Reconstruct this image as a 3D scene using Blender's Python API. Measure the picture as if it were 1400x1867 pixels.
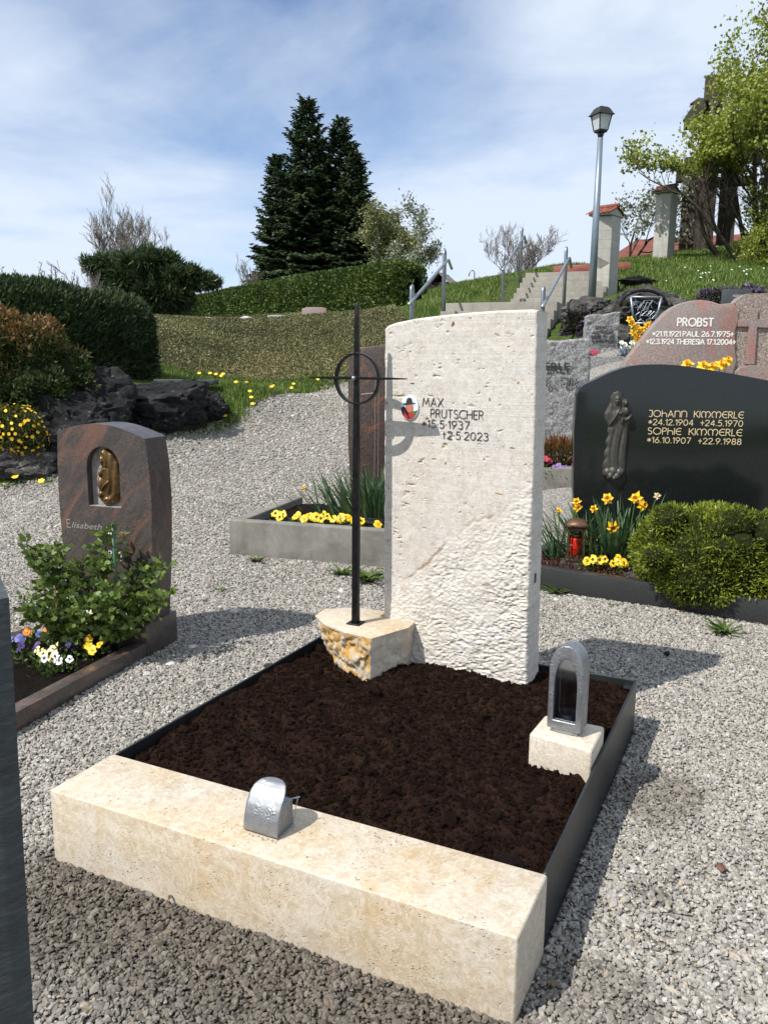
import bpy, bmesh, math, random
import numpy as np
from mathutils import Vector, Matrix
R = math.radians
for o in list(bpy.data.objects):
    bpy.data.objects.remove(o, do_unlink=True)
scene = bpy.context.scene
COL = scene.collection

# ------------------------------------------------------------------ camera
cam_data = bpy.data.cameras.new('camera')
cam = bpy.data.objects.new('camera', cam_data)
COL.objects.link(cam)
cam_data.sensor_fit = 'HORIZONTAL'
cam_data.sensor_width = 36.0
cam_data.lens = 36.0 * 1480 / 1400
cam_data.clip_start = 0.05
cam_data.clip_end = 6000
c_r = Vector((0.99994517, 0.00183216, 0.01031026))
c_u = Vector((-0.01047178, 0.17495209, 0.98452126))
c_f = Vector((0.0, 0.98457524, -0.17496168))
cam.matrix_world = Matrix(((c_r.x, c_u.x, -c_f.x, 0), (c_r.y, c_u.y, -c_f.y, 0), (c_r.z, c_u.z, -c_f.z, 1.3), (0, 0, 0, 1)))
scene.camera = cam

# ------------------------------------------------------------------ light
SUN_EL, SUN_AZ = R(51), R(34)          # azimuth = where shadows point, from +X towards +Y
ldir = Vector((math.cos(SUN_EL) * math.cos(SUN_AZ), math.cos(SUN_EL) * math.sin(SUN_AZ), -math.sin(SUN_EL)))
sd = bpy.data.lights.new('sun', 'SUN')
sd.energy = 4.5
sd.angle = R(0.53)
sd.color = (1.0, 0.955, 0.89)
sun = bpy.data.objects.new('sun', sd)
COL.objects.link(sun)
sun.rotation_euler = ldir.to_track_quat('-Z', 'Y').to_euler()
sun.location = (-6, -5, 12)

world = bpy.data.worlds.new('World')
scene.world = world
world.use_nodes = True
wn = world.node_tree
for n in list(wn.nodes):
    wn.nodes.remove(n)
def wnode(t, **kw):
    n = wn.nodes.new(t)
    for k, v in kw.items():
        setattr(n, k, v)
    return n
w_out = wnode('ShaderNodeOutputWorld')
w_bg = wnode('ShaderNodeBackground')
w_bg.inputs['Strength'].default_value = 0.125
sky = wnode('ShaderNodeTexSky', sky_type='NISHITA', sun_disc=False)
sky.sun_elevation = SUN_EL
sky.sun_rotation = math.atan2(-ldir.x, -ldir.y)
sky.altitude = 1500
sky.air_density = 1.0
sky.dust_density = 0.0
sky.ozone_density = 4.0
# thin cirrus over the whole dome: noise on the direction projected to a cloud layer
tc = wnode('ShaderNodeTexCoord')
sep = wnode('ShaderNodeSeparateXYZ')
wn.links.new(tc.outputs['Generated'], sep.inputs[0])
zmx = wnode('ShaderNodeMath', operation='MAXIMUM'); zmx.inputs[1].default_value = 0.0
wn.links.new(sep.outputs['Z'], zmx.inputs[0])
zad = wnode('ShaderNodeMath', operation='ADD'); zad.inputs[1].default_value = 0.22
wn.links.new(zmx.outputs[0], zad.inputs[0])
dx = wnode('ShaderNodeMath', operation='DIVIDE'); dy = wnode('ShaderNodeMath', operation='DIVIDE')
wn.links.new(sep.outputs['X'], dx.inputs[0]); wn.links.new(zad.outputs[0], dx.inputs[1])
wn.links.new(sep.outputs['Y'], dy.inputs[0]); wn.links.new(zad.outputs[0], dy.inputs[1])
comb = wnode('ShaderNodeCombineXYZ')
wn.links.new(dx.outputs[0], comb.inputs[0]); wn.links.new(dy.outputs[0], comb.inputs[1])
def cloud_noise(scale, detail, rough, dist, loc, stretch, rot):
    mp = wnode('ShaderNodeMapping')
    mp.inputs['Location'].default_value = loc
    mp.inputs['Rotation'].default_value = (0, 0, rot)
    mp.inputs['Scale'].default_value = stretch
    wn.links.new(comb.outputs[0], mp.inputs[0])
    n = wnode('ShaderNodeTexNoise')
    n.inputs['Scale'].default_value = scale; n.inputs['Detail'].default_value = detail
    n.inputs['Roughness'].default_value = rough; n.inputs['Distortion'].default_value = dist
    wn.links.new(mp.outputs[0], n.inputs['Vector'])
    return n.outputs[0]
n1 = cloud_noise(0.62, 8, 0.52, 0.35, (2.85, 1.1, 0), (1.0, 1.0, 1), 0.6)
n2 = cloud_noise(1.7, 10, 0.60, 0.6, (2.0, 0.4, 0), (0.8, 1.25, 1), 0.9)
mx = wnode('ShaderNodeMath', operation='MULTIPLY_ADD')
mx.inputs[1].default_value = 0.26
wn.links.new(n2, mx.inputs[0]); wn.links.new(n1, mx.inputs[2])
cr = wnode('ShaderNodeValToRGB')
cr.color_ramp.elements[0].position = 0.405; cr.color_ramp.elements[0].color = (0.0, 0.0, 0.0, 1)
cr.color_ramp.elements[1].position = 0.635; cr.color_ramp.elements[1].color = (0.95, 0.95, 0.95, 1)
wn.links.new(mx.outputs[0], cr.inputs[0])
cmix = wnode('ShaderNodeMix', data_type='RGBA')
cmix.inputs['B'].default_value = (5.0, 5.6, 6.5, 1)
wn.links.new(cr.outputs[0], cmix.inputs['Factor'])
wn.links.new(sky.outputs[0], cmix.inputs['A'])
wn.links.new(cmix.outputs['Result'], w_bg.inputs['Color'])
wn.links.new(w_bg.outputs[0], w_out.inputs[0])

scene.view_settings.view_transform = 'Standard'
scene.view_settings.look = 'None'
scene.view_settings.gamma = 1.0
scene.view_settings.exposure = 0.35
scene.view_settings.use_curve_mapping = False

# ------------------------------------------------------------------ noise
def _hash(ix, iy, iz, seed):
    h = (ix.astype(np.int64) * 374761393 + iy.astype(np.int64) * 668265263 + iz.astype(np.int64) * 2147483647 + seed * 1274126177) & 0xffffffff
    h = ((h ^ (h >> 13)) * 1274126177) & 0xffffffff
    h = ((h ^ (h >> 16)) * 2246822519) & 0xffffffff
    return ((h ^ (h >> 15)) & 0xffffff) / float(0xffffff)
def vnoise(x, y, z=0.0, seed=0):
    x, y, z = np.broadcast_arrays(np.asarray(x, float), np.asarray(y, float), np.asarray(z, float))
    fx, fy, fz = np.floor(x), np.floor(y), np.floor(z)
    tx, ty, tz = x - fx, y - fy, z - fz
    tx = tx * tx * (3 - 2 * tx); ty = ty * ty * (3 - 2 * ty); tz = tz * tz * (3 - 2 * tz)
    out = 0
    for a in (0, 1):
        for b in (0, 1):
            for c in (0, 1):
                w = (tx if a else 1 - tx) * (ty if b else 1 - ty) * (tz if c else 1 - tz)
                out = out + w * _hash(fx + a, fy + b, fz + c, seed)
    return out * 2 - 1
def fbm(x, y, z=0.0, octv=4, gain=0.5, seed=0):
    s = 0; a = 1.0; f = 1.0; t = 0
    for i in range(octv):
        s = s + a * vnoise(np.asarray(x) * f + i * 17.3, np.asarray(y) * f - i * 9.1, np.asarray(z) * f + i * 3.7, seed + i)
        t += a; a *= gain; f *= 2.03
    return s / t
def sstep(a, b, x):
    t = np.clip((np.asarray(x, float) - a) / (b - a), 0, 1)
    return t * t * (3 - 2 * t)

# ------------------------------------------------------------------ object helpers
def tag(o, label=None, cat=None, group=None, kind=None):
    if label: o['label'] = label
    if cat: o['category'] = cat
    if group: o['group'] = group
    if kind: o['kind'] = kind
    return o
def thing(name, label, cat, loc=(0, 0, 0), rz=0.0, group=None):
    o = bpy.data.objects.new(name, None)
    o.empty_display_size = 0.1
    COL.objects.link(o)
    o.location = loc
    o.rotation_euler = (0, 0, rz)
    return tag(o, label, cat, group)
def link(name, me, mat=None, parent=None, smooth=False, loc=None, rz=None):
    o = bpy.data.objects.new(name, me)
    COL.objects.link(o)
    if mat is not None:
        me.materials.append(mat)
    if parent is not None:
        o.parent = parent
    if smooth and len(me.polygons):
        me.polygons.foreach_set('use_smooth', np.ones(len(me.polygons), bool))
    if loc is not None: o.location = loc
    if rz is not None: o.rotation_euler = (0, 0, rz)
    return o
def np_mesh(name, V, F, attrs=None):
    V = np.ascontiguousarray(V, np.float32).reshape(-1, 3)
    F = np.ascontiguousarray(F, np.int32)
    me = bpy.data.meshes.new(name)
    n, k = F.shape
    me.vertices.add(len(V)); me.vertices.foreach_set('co', V.ravel())
    me.loops.add(n * k); me.loops.foreach_set('vertex_index', F.ravel())
    me.polygons.add(n)
    me.polygons.foreach_set('loop_start', np.arange(0, n * k, k, dtype=np.int32))
    me.polygons.foreach_set('loop_total', np.full(n, k, np.int32))
    for nm, arr in (attrs or {}).items():
        at = me.attributes.new(nm, 'FLOAT', 'POINT')
        at.data.foreach_set('value', np.ascontiguousarray(arr, np.float32))
    me.update(calc_edges=True)
    return me
class MB:
    """collects verts and faces of any size, builds one mesh"""
    def __init__(s): s.v = []; s.f = []
    def add(s, v, f):
        b = len(s.v)
        s.v.extend([tuple(map(float, p)) for p in v]); s.f.extend([tuple(i + b for i in q) for q in f])
        return s
    def box(s, lo, hi, rz=0.0, c=None):
        x0, y0, z0 = lo; x1, y1, z1 = hi
        v = [(x0, y0, z0), (x1, y0, z0), (x1, y1, z0), (x0, y1, z0), (x0, y0, z1), (x1, y0, z1), (x1, y1, z1), (x0, y1, z1)]
        if rz:
            cx, cy = c if c else ((x0 + x1) / 2, (y0 + y1) / 2)
            ca, sa = math.cos(rz), math.sin(rz)
            v = [(cx + (p[0] - cx) * ca - (p[1] - cy) * sa, cy + (p[0] - cx) * sa + (p[1] - cy) * ca, p[2]) for p in v]
        return s.add(v, [(0, 3, 2, 1), (4, 5, 6, 7), (0, 1, 5, 4), (1, 2, 6, 5), (2, 3, 7, 6), (3, 0, 4, 7)])
    def prism(s, pts, y0, y1):
        """outline pts (x,z), counter-clockwise seen from -y, extruded y0..y1"""
        n = len(pts)
        v = [(p[0], y0, p[1]) for p in pts] + [(p[0], y1, p[1]) for p in pts]
        f = [tuple(range(n)), tuple(range(2 * n - 1, n - 1, -1))]
        f += [(i, i + n, (i + 1) % n + n, (i + 1) % n) for i in range(n)]
        return s.add(v, f)
    def tube(s, pts, r, n=8, cap=True):
        P = [Vector(p) for p in pts]
        rs = r if isinstance(r, (list, tuple, np.ndarray)) else [r] * len(P)
        rings = []
        up = None
        for i, p in enumerate(P):
            d = (P[min(i + 1, len(P) - 1)] - P[max(i - 1, 0)])
            if d.length < 1e-9: d = Vector((0, 0, 1))
            d.normalize()
            if up is None:
                up = Vector((1, 0, 0)) if abs(d.z) > 0.8 else Vector((0, 0, 1))
            a = d.cross(up)
            if a.length < 1e-6: a = d.cross(Vector((0, 1, 0)))
            a.normalize(); b = a.cross(d).normalized(); up = b
            rings.append([p + (a * math.cos(2 * math.pi * k / n) + b * math.sin(2 * math.pi * k / n)) * rs[i] for k in range(n)])
        v = [q for rg in rings for q in rg]; f = []
        for i in range(len(P) - 1):
            for k in range(n):
                f.append((i * n + k, i * n + (k + 1) % n, (i + 1) * n + (k + 1) % n, (i + 1) * n + k))
        if cap:
            f.append(tuple(range(n - 1, -1, -1))); f.append(tuple((len(P) - 1) * n + k for k in range(n)))
        return s.add(v, f)
    def lathe(s, prof, n=16, c=(0, 0, 0)):
        v = []; f = []
        for (r, z) in prof:
            for k in range(n):
                a = 2 * math.pi * k / n
                v.append((c[0] + r * math.cos(a), c[1] + r * math.sin(a), c[2] + z))
        for i in range(len(prof) - 1):
            for k in range(n):
                f.append((i * n + k, i * n + (k + 1) % n, (i + 1) * n + (k + 1) % n, (i + 1) * n + k))
        f.append(tuple(range(n - 1, -1, -1))); f.append(tuple((len(prof) - 1) * n + k for k in range(n)))
        return s.add(v, f)
    def mesh(s, name, bevel=0.0, seg=2, angle=35, rough=0.0, seed=0):
        me = bpy.data.meshes.new(name)
        me.from_pydata(s.v, [], s.f)
        bm = bmesh.new(); bm.from_mesh(me)
        bmesh.ops.recalc_face_normals(bm, faces=bm.faces)
        if bevel > 0:
            ed = [e for e in bm.edges if len(e.link_faces) == 2 and e.calc_face_angle(0) > R(angle)]
            bmesh.ops.bevel(bm, geom=ed, offset=bevel, segments=seg, profile=0.5, affect='EDGES', clamp_overlap=True)
        if rough:
            co = np.array([v.co for v in bm.verts])
            for ax in range(3):
                dlt = fbm(co[:, 0] * 9, co[:, 1] * 9, co[:, 2] * 9, 3, 0.5, seed + ax) * rough
                for v, d in zip(bm.verts, dlt): v.co[ax] += d
        bm.to_mesh(me); bm.free()
        me.update()
        return me
    def build(s, name, mat, parent=None, bevel=0.0, seg=2, smooth=False, **kw):
        o = link(name, s.mesh(name, bevel, seg, **kw), mat, parent, smooth)
        if bevel > 0 and not smooth:
            o.data.polygons.foreach_set('use_smooth', np.ones(len(o.data.polygons), bool))
            try: o.data.set_sharp_from_angle(angle=R(28))
            except Exception: pass
        return o
def copy_tree(o, parent=None):
    c = o.copy()
    COL.objects.link(c)
    c.parent = parent
    for ch in list(o.children): copy_tree(ch, c)
    return c
# ------------------------------------------------------------------ materials
class NT:
    def __init__(s, name):
        s.m = bpy.data.materials.new(name); s.m.use_nodes = True
        s.t = s.m.node_tree
        for n in list(s.t.nodes): s.t.nodes.remove(n)
        s.out = s.n('ShaderNodeOutputMaterial'); s.b = s.n('ShaderNodeBsdfPrincipled')
        s.l(s.b.outputs[0], s.out.inputs[0])
        s.tc = s.n('ShaderNodeTexCoord')
        s.co = s.tc.outputs['Object']
    def n(s, t, **kw):
        n = s.t.nodes.new(t)
        for k, v in kw.items(): setattr(n, k, v)
        return n
    def l(s, a, b): s.t.links.new(a, b)
    def put(s, sock, v):
        if hasattr(v, 'is_linked') or isinstance(v, bpy.types.NodeSocket): s.l(v, sock)
        else:
            if isinstance(v, (tuple, list)) and len(v) == 3 and sock.type == 'RGBA': v = (*v, 1)
            sock.default_value = v
    def map(s, scale=(1, 1, 1), rot=(0, 0, 0), loc=(0, 0, 0), co=None):
        src = co or s.co
        if any(rot):                         # turn first, so that the stretch follows the turned axes
            r = s.n('ShaderNodeMapping'); r.inputs['Rotation'].default_value = rot; s.l(src, r.inputs[0]); src = r.outputs[0]
        n = s.n('ShaderNodeMapping'); n.inputs['Scale'].default_value = scale; n.inputs['Location'].default_value = loc
        s.l(src, n.inputs[0]); return n.outputs[0]
    def warp(s, co, scale, amt):
        v = s.n('ShaderNodeTexNoise'); v.inputs['Scale'].default_value = scale; v.inputs['Detail'].default_value = 3; s.l(s.co, v.inputs['Vector'])
        a = s.n('ShaderNodeVectorMath', operation='MULTIPLY_ADD'); a.inputs[1].default_value = (amt, amt, amt)
        s.l(v.outputs['Color'], a.inputs[0]); s.l(co, a.inputs[2]); return a.outputs[0]
    def noise(s, scale, detail=4, rough=0.55, dist=0.0, co=None, col=False):
        n = s.n('ShaderNodeTexNoise'); n.inputs['Scale'].default_value = scale; n.inputs['Detail'].default_value = detail
        n.inputs['Roughness'].default_value = rough; n.inputs['Distortion'].default_value = dist
        s.l(co or s.co, n.inputs['Vector']); return n.outputs[1 if col else 0]
    def voro(s, scale, feature='F1', out=0, rnd=1.0, co=None):
        n = s.n('ShaderNodeTexVoronoi', feature=feature); n.inputs['Scale'].default_value = scale; n.inputs['Randomness'].default_value = rnd
        s.l(co or s.co, n.inputs['Vector']); return n.outputs[out]
    def ramp(s, fac, stops, interp='LINEAR'):
        n = s.n('ShaderNodeValToRGB'); e = n.color_ramp.elements; n.color_ramp.interpolation = interp
        while len(e) < len(stops): e.new(0.5)
        for i, (p, c) in enumerate(stops):
            e[i].position = p
            e[i].color = (c, c, c, 1) if isinstance(c, (int, float)) else (*c, 1)
        s.l(fac, n.inputs[0]); return n.outputs[0]
    def mix(s, fac, a, b, mode='MIX'):
        n = s.n('ShaderNodeMix', data_type='RGBA', blend_type=mode)
        s.put(n.inputs['Factor'], fac); s.put(n.inputs['A'], a); s.put(n.inputs['B'], b); return n.outputs['Result']
    def math(s, op, a, b=0.0, c=None):
        n = s.n('ShaderNodeMath', operation=op); s.put(n.inputs[0], a); s.put(n.inputs[1], b)
        if c is not None: s.put(n.inputs[2], c)
        return n.outputs[0]
    def attr(s, name, inst=False):
        n = s.n('ShaderNodeAttribute', attribute_name=name)
        n.attribute_type = 'INSTANCER' if inst else 'GEOMETRY'
        return n.outputs['Fac']
    def bump(s, h, strength=0.3, dist=0.01, prev=None):
        n = s.n('ShaderNodeBump'); n.inputs['Strength'].default_value = strength; n.inputs['Distance'].default_value = dist
        s.l(h, n.inputs['Height'])
        if prev: s.l(prev, n.inputs['Normal'])
        return n.outputs[0]
    def done(s, col=None, rough=None, metal=None, normal=None, spec=None, trans=None, coat=None):
        b = s.b
        if col is not None: s.put(b.inputs['Base Color'], col)
        if rough is not None: s.put(b.inputs['Roughness'], rough)
        if metal is not None: s.put(b.inputs['Metallic'], metal)
        if normal is not None: s.l(normal, b.inputs['Normal'])
        if spec is not None: s.put(b.inputs['Specular IOR Level'], spec)
        if coat is not None: s.put(b.inputs['Coat Weight'], coat)
        if trans is not None:       # leaf translucency
            tr = s.n('ShaderNodeBsdfTranslucent'); s.put(tr.inputs[0], col)
            mx = s.n('ShaderNodeMixShader'); mx.inputs[0].default_value = trans
            s.l(b.outputs[0], mx.inputs[1]); s.l(tr.outputs[0], mx.inputs[2]); s.l(mx.outputs[0], s.out.inputs[0])
        return s.m
MT = {}
def travertine(name, base, warm, warm_amt, saw, pit=1.0, streak=0.0):
    t = NT(name)
    big = t.noise(3.2, 5, 0.6, 0.6)
    band = t.noise(6.0, 4, 0.6, 0.8, co=t.map((1.0, 1.0, 3.0)))
    c = t.mix(t.ramp(big, [(0.42, 0.0), (0.68, warm_amt)]), base, warm)
    c = t.mix(t.ramp(band, [(0.46, 0.0), (0.62, 0.55)]), c, tuple(min(0.9, x * 1.16) for x in base))
    mott = t.noise(38, 5, 0.62, 0.4)
    c = t.mix(t.ramp(mott, [(0.35, 0.42), (0.55, 0.0)]), c, tuple(x * 0.70 for x in warm))
    # pits: small voids strung along the bedding
    pv = t.voro(30, 'F1', 0, 1.0, t.warp(t.map((1.0, 1.0, 2.6), (0.2, 0.3, 0.5)), 60, 0.035))
    clus = t.noise(7.0, 3, 0.6, 0.5)
    pm = t.math('MULTIPLY', t.ramp(pv, [(0.05, 1.0), (0.13, 0.0)]), t.ramp(clus, [(0.5, 0.0), (0.58, 1.0)]))
    pv2 = t.voro(85, 'F1', 0, 1.0, t.warp(t.map((1.0, 1.0, 1.8), (0.1, 0.5, 0.2)), 120, 0.014))
    pm2 = t.math('MULTIPLY', t.ramp(pv2, [(0.12, 1.0), (0.24, 0.0)]), t.ramp(t.noise(12, 3, 0.6), [(0.54, 0.0), (0.62, 0.85)]))
    pits = t.math('MULTIPLY', t.math('MAXIMUM', pm, pm2), pit)
    # pale healed veins and ochre clouds of the brecciated stone
    vein = t.noise(15, 6, 0.65, 2.2)
    c = t.mix(t.ramp(vein, [(0.46, 0.0), (0.495, 0.7), (0.53, 0.0)]), c, tuple(min(0.9, x * 1.3) for x in base))
    ven2 = t.noise(24, 5, 0.65, 1.6)
    c = t.mix(t.ramp(ven2, [(0.48, 0.0), (0.50, 0.5), (0.52, 0.0)]), c, tuple(x * 0.62 for x in warm))
    if streak:                               # rust water has run down the face
        sn = t.noise(9, 4, 0.6, 0.2, co=t.map((1, 1, 0.03)))
        gz = t.n('ShaderNodeSeparateXYZ'); t.l(t.co, gz.inputs[0])
        fz = t.ramp(gz.outputs[2], [(0.0, 0.2), (0.19, 1.0)])
        c = t.mix(t.math('MULTIPLY', t.math('MULTIPLY', t.ramp(sn, [(0.58, 0.0), (0.72, 1.0)]), fz), streak), c, tuple(a * b for a, b in zip(warm, (0.86, 0.80, 0.60))))
    st = t.attr('stain')
    c = t.mix(st, c, (0.27, 0.165, 0.07))
    c = t.mix(pits, c, (0.17, 0.105, 0.045))
    grain = t.noise(260, 3, 0.6)
    h = t.math('MULTIPLY_ADD', pits, -2.2, t.math('MULTIPLY', grain, 0.25))
    if saw:
        sw = t.noise(1.0, 3, 0.6, 0, co=t.map((2.5, 2.5, 210)))
        h = t.math('MULTIPLY_ADD', sw, saw, h)
        c = t.mix(t.ramp(sw, [(0.35, 0.16), (0.6, 0.0)]), c, tuple(x * 0.72 for x in base))
    nrm = t.bump(h, 0.55, 0.004)
    MT[name] = t.done(c, 0.62, normal=nrm, spec=0.35)
travertine('travertine_cream', (0.50, 0.45, 0.375), (0.50, 0.375, 0.22), 0.85, 0.0, 1.0, 0.75)
travertine('travertine_white', (0.545, 0.515, 0.475), (0.54, 0.475, 0.385), 0.7, 0.4, 0.9)
travertine('travertine_block', (0.53, 0.485, 0.41), (0.53, 0.43, 0.295), 0.5, 0.35, 1.0)
# streaks where rust-yellow water ran down the kerb face
def rock_ochre():
    t = NT('ochre_rock')
    pos = t.n('ShaderNodeNewGeometry')
    n1 = t.noise(9, 6, 0.62, 0.4); n2 = t.noise(30, 5, 0.65)
    c = t.mix(t.ramp(n1, [(0.45, 0.0), (0.57, 1.0)]), (0.45, 0.385, 0.29), (0.50, 0.285, 0.07))
    c = t.mix(t.ramp(n2, [(0.36, 0.8), (0.5, 0.0)]), c, (0.50, 0.445, 0.36))
    c = t.mix(t.ramp(t.noise(48, 4, 0.6), [(0.60, 0.0), (0.68, 0.6)]), c, (0.13, 0.085, 0.035))
    h = t.math('ADD', n2, t.math('MULTIPLY', t.noise(110, 4, 0.7), 0.4))
    MT['ochre_rock'] = t.done(c, 0.8, normal=t.bump(h, 0.9, 0.01), spec=0.2)
rock_ochre()
def granite(name, cols, scale=260, rough=0.25, bump=0.0, dark=0.0, bands=None, spec=0.5):
    """speckle of three colours; bands = (scale, stretch, rot, colour, lo, hi)"""
    t = NT(name)
    v = t.voro(scale, 'F1', 1)
    sp = t.n('ShaderNodeSeparateColor'); t.l(v, sp.inputs[0])
    c = t.ramp(sp.outputs[0], [(0.0, cols[0]), (0.45, cols[1]), (0.85, cols[2])], 'CONSTANT')
    c = t.mix(0.45, c, t.ramp(t.noise(scale * 0.35, 4, 0.6), [(0.3, cols[0]), (0.7, cols[2])]))
    if bands:
        for (sc, st, rot, bc, lo, hi, am) in bands:
            bn = t.noise(sc, 5, 0.6, 1.6, co=t.map(st, rot))
            c = t.mix(t.ramp(bn, [(lo, 0.0), (hi, am)]), c, t.mix(t.ramp(sp.outputs[1], [(0.3, 0.0), (0.8, 0.5)]), bc, cols[0]))
    nrm = None
    if bump:
        h = t.math('ADD', t.noise(45, 5, 0.7), t.math('MULTIPLY', t.noise(150, 3, 0.7), 0.5))
        nrm = t.bump(h, bump, 0.012)
    MT[name] = t.done(c, rough, normal=nrm, spec=spec)
granite('granite_brown', [(0.020, 0.019, 0.019), (0.070, 0.060, 0.056), (0.14, 0.108, 0.095)], 330, 0.30,
        bands=[(13.0, (1.0, 1.0, 0.22), (0, R(-42), 0), (0.045, 0.043, 0.044), 0.48, 0.62, 0.7), (8.5, (1.0, 1.0, 0.24), (0, R(-40), 0), (0.20, 0.098, 0.068), 0.52, 0.66, 0.75), (26, (1.0, 1.0, 0.3), (0, R(-36), 0), (0.13, 0.095, 0.082), 0.52, 0.66, 0.5)])
granite('granite_red_dark', [(0.016, 0.015, 0.015), (0.05, 0.042, 0.039), (0.13, 0.082, 0.062)], 170, 0.3,
        bands=[(6.0, (1.0, 1.0, 0.6), (0, R(-30), 0), (0.22, 0.085, 0.045), 0.57, 0.66, 0.7)])
granite('granite_black', [(0.005, 0.0062, 0.0062), (0.009, 0.0115, 0.0115), (0.02, 0.024, 0.024)], 420, 0.11, spec=0.5)
granite('granite_kerb_dark', [(0.012, 0.013, 0.013), (0.025, 0.027, 0.027), (0.05, 0.052, 0.052)], 420, 0.35)
granite('granite_grey_rough', [(0.09, 0.09, 0.092), (0.26, 0.26, 0.26), (0.45, 0.45, 0.44)], 120, 0.8, bump=0.9)
granite('granite_pink', [(0.12, 0.095, 0.09), (0.30, 0.215, 0.185), (0.42, 0.33, 0.29)], 160, 0.42,
        bands=[(2.6, (1.0, 1.0, 0.35), (0, R(22), 0), (0.40, 0.145, 0.105), 0.52, 0.66, 0.7), (3.4, (1, 1, 0.5), (0, R(-24), 0), (0.26, 0.235, 0.21), 0.5, 0.6, 0.6)])
granite('granite_pink_rough', [(0.13, 0.10, 0.085), (0.33, 0.26, 0.22), (0.50, 0.42, 0.36)], 110, 0.85, bump=1.0)
def simple(name, col, rough=0.5, metal=0.0, nscale=0, namt=0.25, bump=0.0, bscale=60, bdist=0.004, spec=0.5):
    t = NT(name)
    c = col
    if nscale:
        c = t.mix(t.ramp(t.noise(nscale, 5, 0.62), [(0.3, 1.0), (0.7, 0.0)]), col, tuple(x * (1 - namt * 2) if namt < 0.5 else 0.0 for x in col))
    nrm = t.bump(t.noise(bscale, 5, 0.65), bump, bdist) if bump else None
    MT[name] = t.done(c, rough, metal, nrm, spec)
simple('frame_steel', (0.028, 0.032, 0.035), 0.42, 0.35, 6, 0.2, 0.1, 30)
simple('black_iron', (0.022, 0.022, 0.024), 0.38, 0.75, 30, 0.3, 0.5, 55, 0.004)
simple('galvanised', (0.33, 0.37, 0.41), 0.42, 0.7, 14, 0.12)
simple('lamp_post_paint', (0.24, 0.29, 0.35), 0.4, 0.45, 10, 0.1)
simple('lamp_housing', (0.05, 0.047, 0.045), 0.5, 0.5, 20, 0.2)
simple('bronze', (0.21, 0.125, 0.048), 0.42, 0.7, 22, 0.3, 0.15, 90)
simple('bronze_dark', (0.085, 0.08, 0.066), 0.5, 0.35, 40, 0.25, 0.2, 120, 0.003)
simple('bronze_old', (0.20, 0.12, 0.07), 0.5, 0.7, 22, 0.3, 0.2, 60)
simple('letter_dark', (0.035, 0.034, 0.038), 0.6)
simple('letter_gold', (0.78, 0.62, 0.36), 0.42, 0.25)
simple('letter_white', (0.74, 0.72, 0.68), 0.6)
simple('letter_grey', (0.27, 0.24, 0.22), 0.5)
simple('letter_black', (0.02, 0.02, 0.02), 0.6)
simple('soil_dark', (0.012, 0.008, 0.006), 0.95, 0, 40, 0.3, 1.0, 70, 0.02, spec=0.1)
def slate():
    t = NT('slate_grey')
    n = t.noise(30, 5, 0.7, 0.3, co=t.map((1, 1, 5))); n2 = t.noise(120, 4, 0.7, 0, co=t.map((1, 1, 3)))
    c = t.ramp(n, [(0.3, (0.022, 0.027, 0.029)), (0.55, (0.045, 0.054, 0.056)), (0.75, (0.085, 0.097, 0.10))])
    MT['slate_grey'] = t.done(c, 0.55, normal=t.bump(t.math('ADD', n, n2), 0.5, 0.003))
slate()

def rock(name, a, b, lichen):
    t = NT(name)
    n1 = t.noise(2.2, 7, 0.68, 0.5); n2 = t.noise(11, 6, 0.7, 0.2)
    c = t.ramp(n1, [(0.32, tuple(x * 0.45 for x in a)), (0.52, a), (0.70, b)])
    c = t.mix(t.ramp(n2, [(0.36, 0.75), (0.55, 0.0)]), c, tuple(x * 0.35 for x in a))
    c = t.mix(t.math('MULTIPLY', t.ramp(t.voro(16, 'F1', 0), [(0.16, 1.0), (0.30, 0.0)]), t.ramp(t.noise(5, 3, 0.6), [(0.52, 0.0), (0.6, 0.8)])), c, lichen)
    h = t.math('ADD', n1, t.math('MULTIPLY', n2, 0.6))
    MT[name] = t.done(c, 0.85, normal=t.bump(t.noise(60, 4, 0.7), 0.5, 0.01, t.bump(h, 1.0, 0.09)), spec=0.2)
rock('boulder_dark', (0.026, 0.026, 0.027), (0.052, 0.051, 0.05), (0.13, 0.13, 0.12))  # retaining rocks: shade of hedge and shrub is put into this darker colour
rock('boulder_grey', (0.095, 0.09, 0.083), (0.17, 0.165, 0.15), (0.28, 0.27, 0.24))
simple('bark', (0.10, 0.082, 0.066), 0.9, 0, 8, 0.35, 0.8, 20, 0.02, spec=0.1)
simple('bark_grey', (0.30, 0.265, 0.235), 0.9, 0, 8, 0.3, spec=0.1)
simple('bark_dark', (0.045, 0.035, 0.028), 0.9, 0, 8, 0.35, spec=0.1)
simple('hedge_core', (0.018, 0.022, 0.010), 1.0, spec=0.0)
simple('roof_tile', (0.30, 0.085, 0.045), 0.75, 0, 6, 0.3, 0.3, 30, 0.01)
simple('roof_tile_old', (0.19, 0.085, 0.058), 0.8, 0, 6, 0.35, 0.3, 30, 0.01)
simple('house_roof', (0.22, 0.058, 0.036), 0.8, 0, 3, 0.3, 0.5, 12, 0.03)
simple('red_wood', (0.36, 0.115, 0.085), 0.6, 0, 5, 0.2)
simple('shed_wood', (0.05, 0.04, 0.032), 0.9, 0, 5, 0.3)
simple('shed_slat', (0.27, 0.255, 0.235), 0.9, 0, 5, 0.25)
simple('green_plastic', (0.02, 0.13, 0.055), 0.4)
simple('stake_green', (0.03, 0.10, 0.045), 0.45, 0, 20, 0.2)
simple('stake_cane', (0.30, 0.21, 0.11), 0.7, 0, 30, 0.25)
simple('white_stone', (0.62, 0.60, 0.56), 0.7, 0, 12, 0.2, 0.4, 40)
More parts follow.
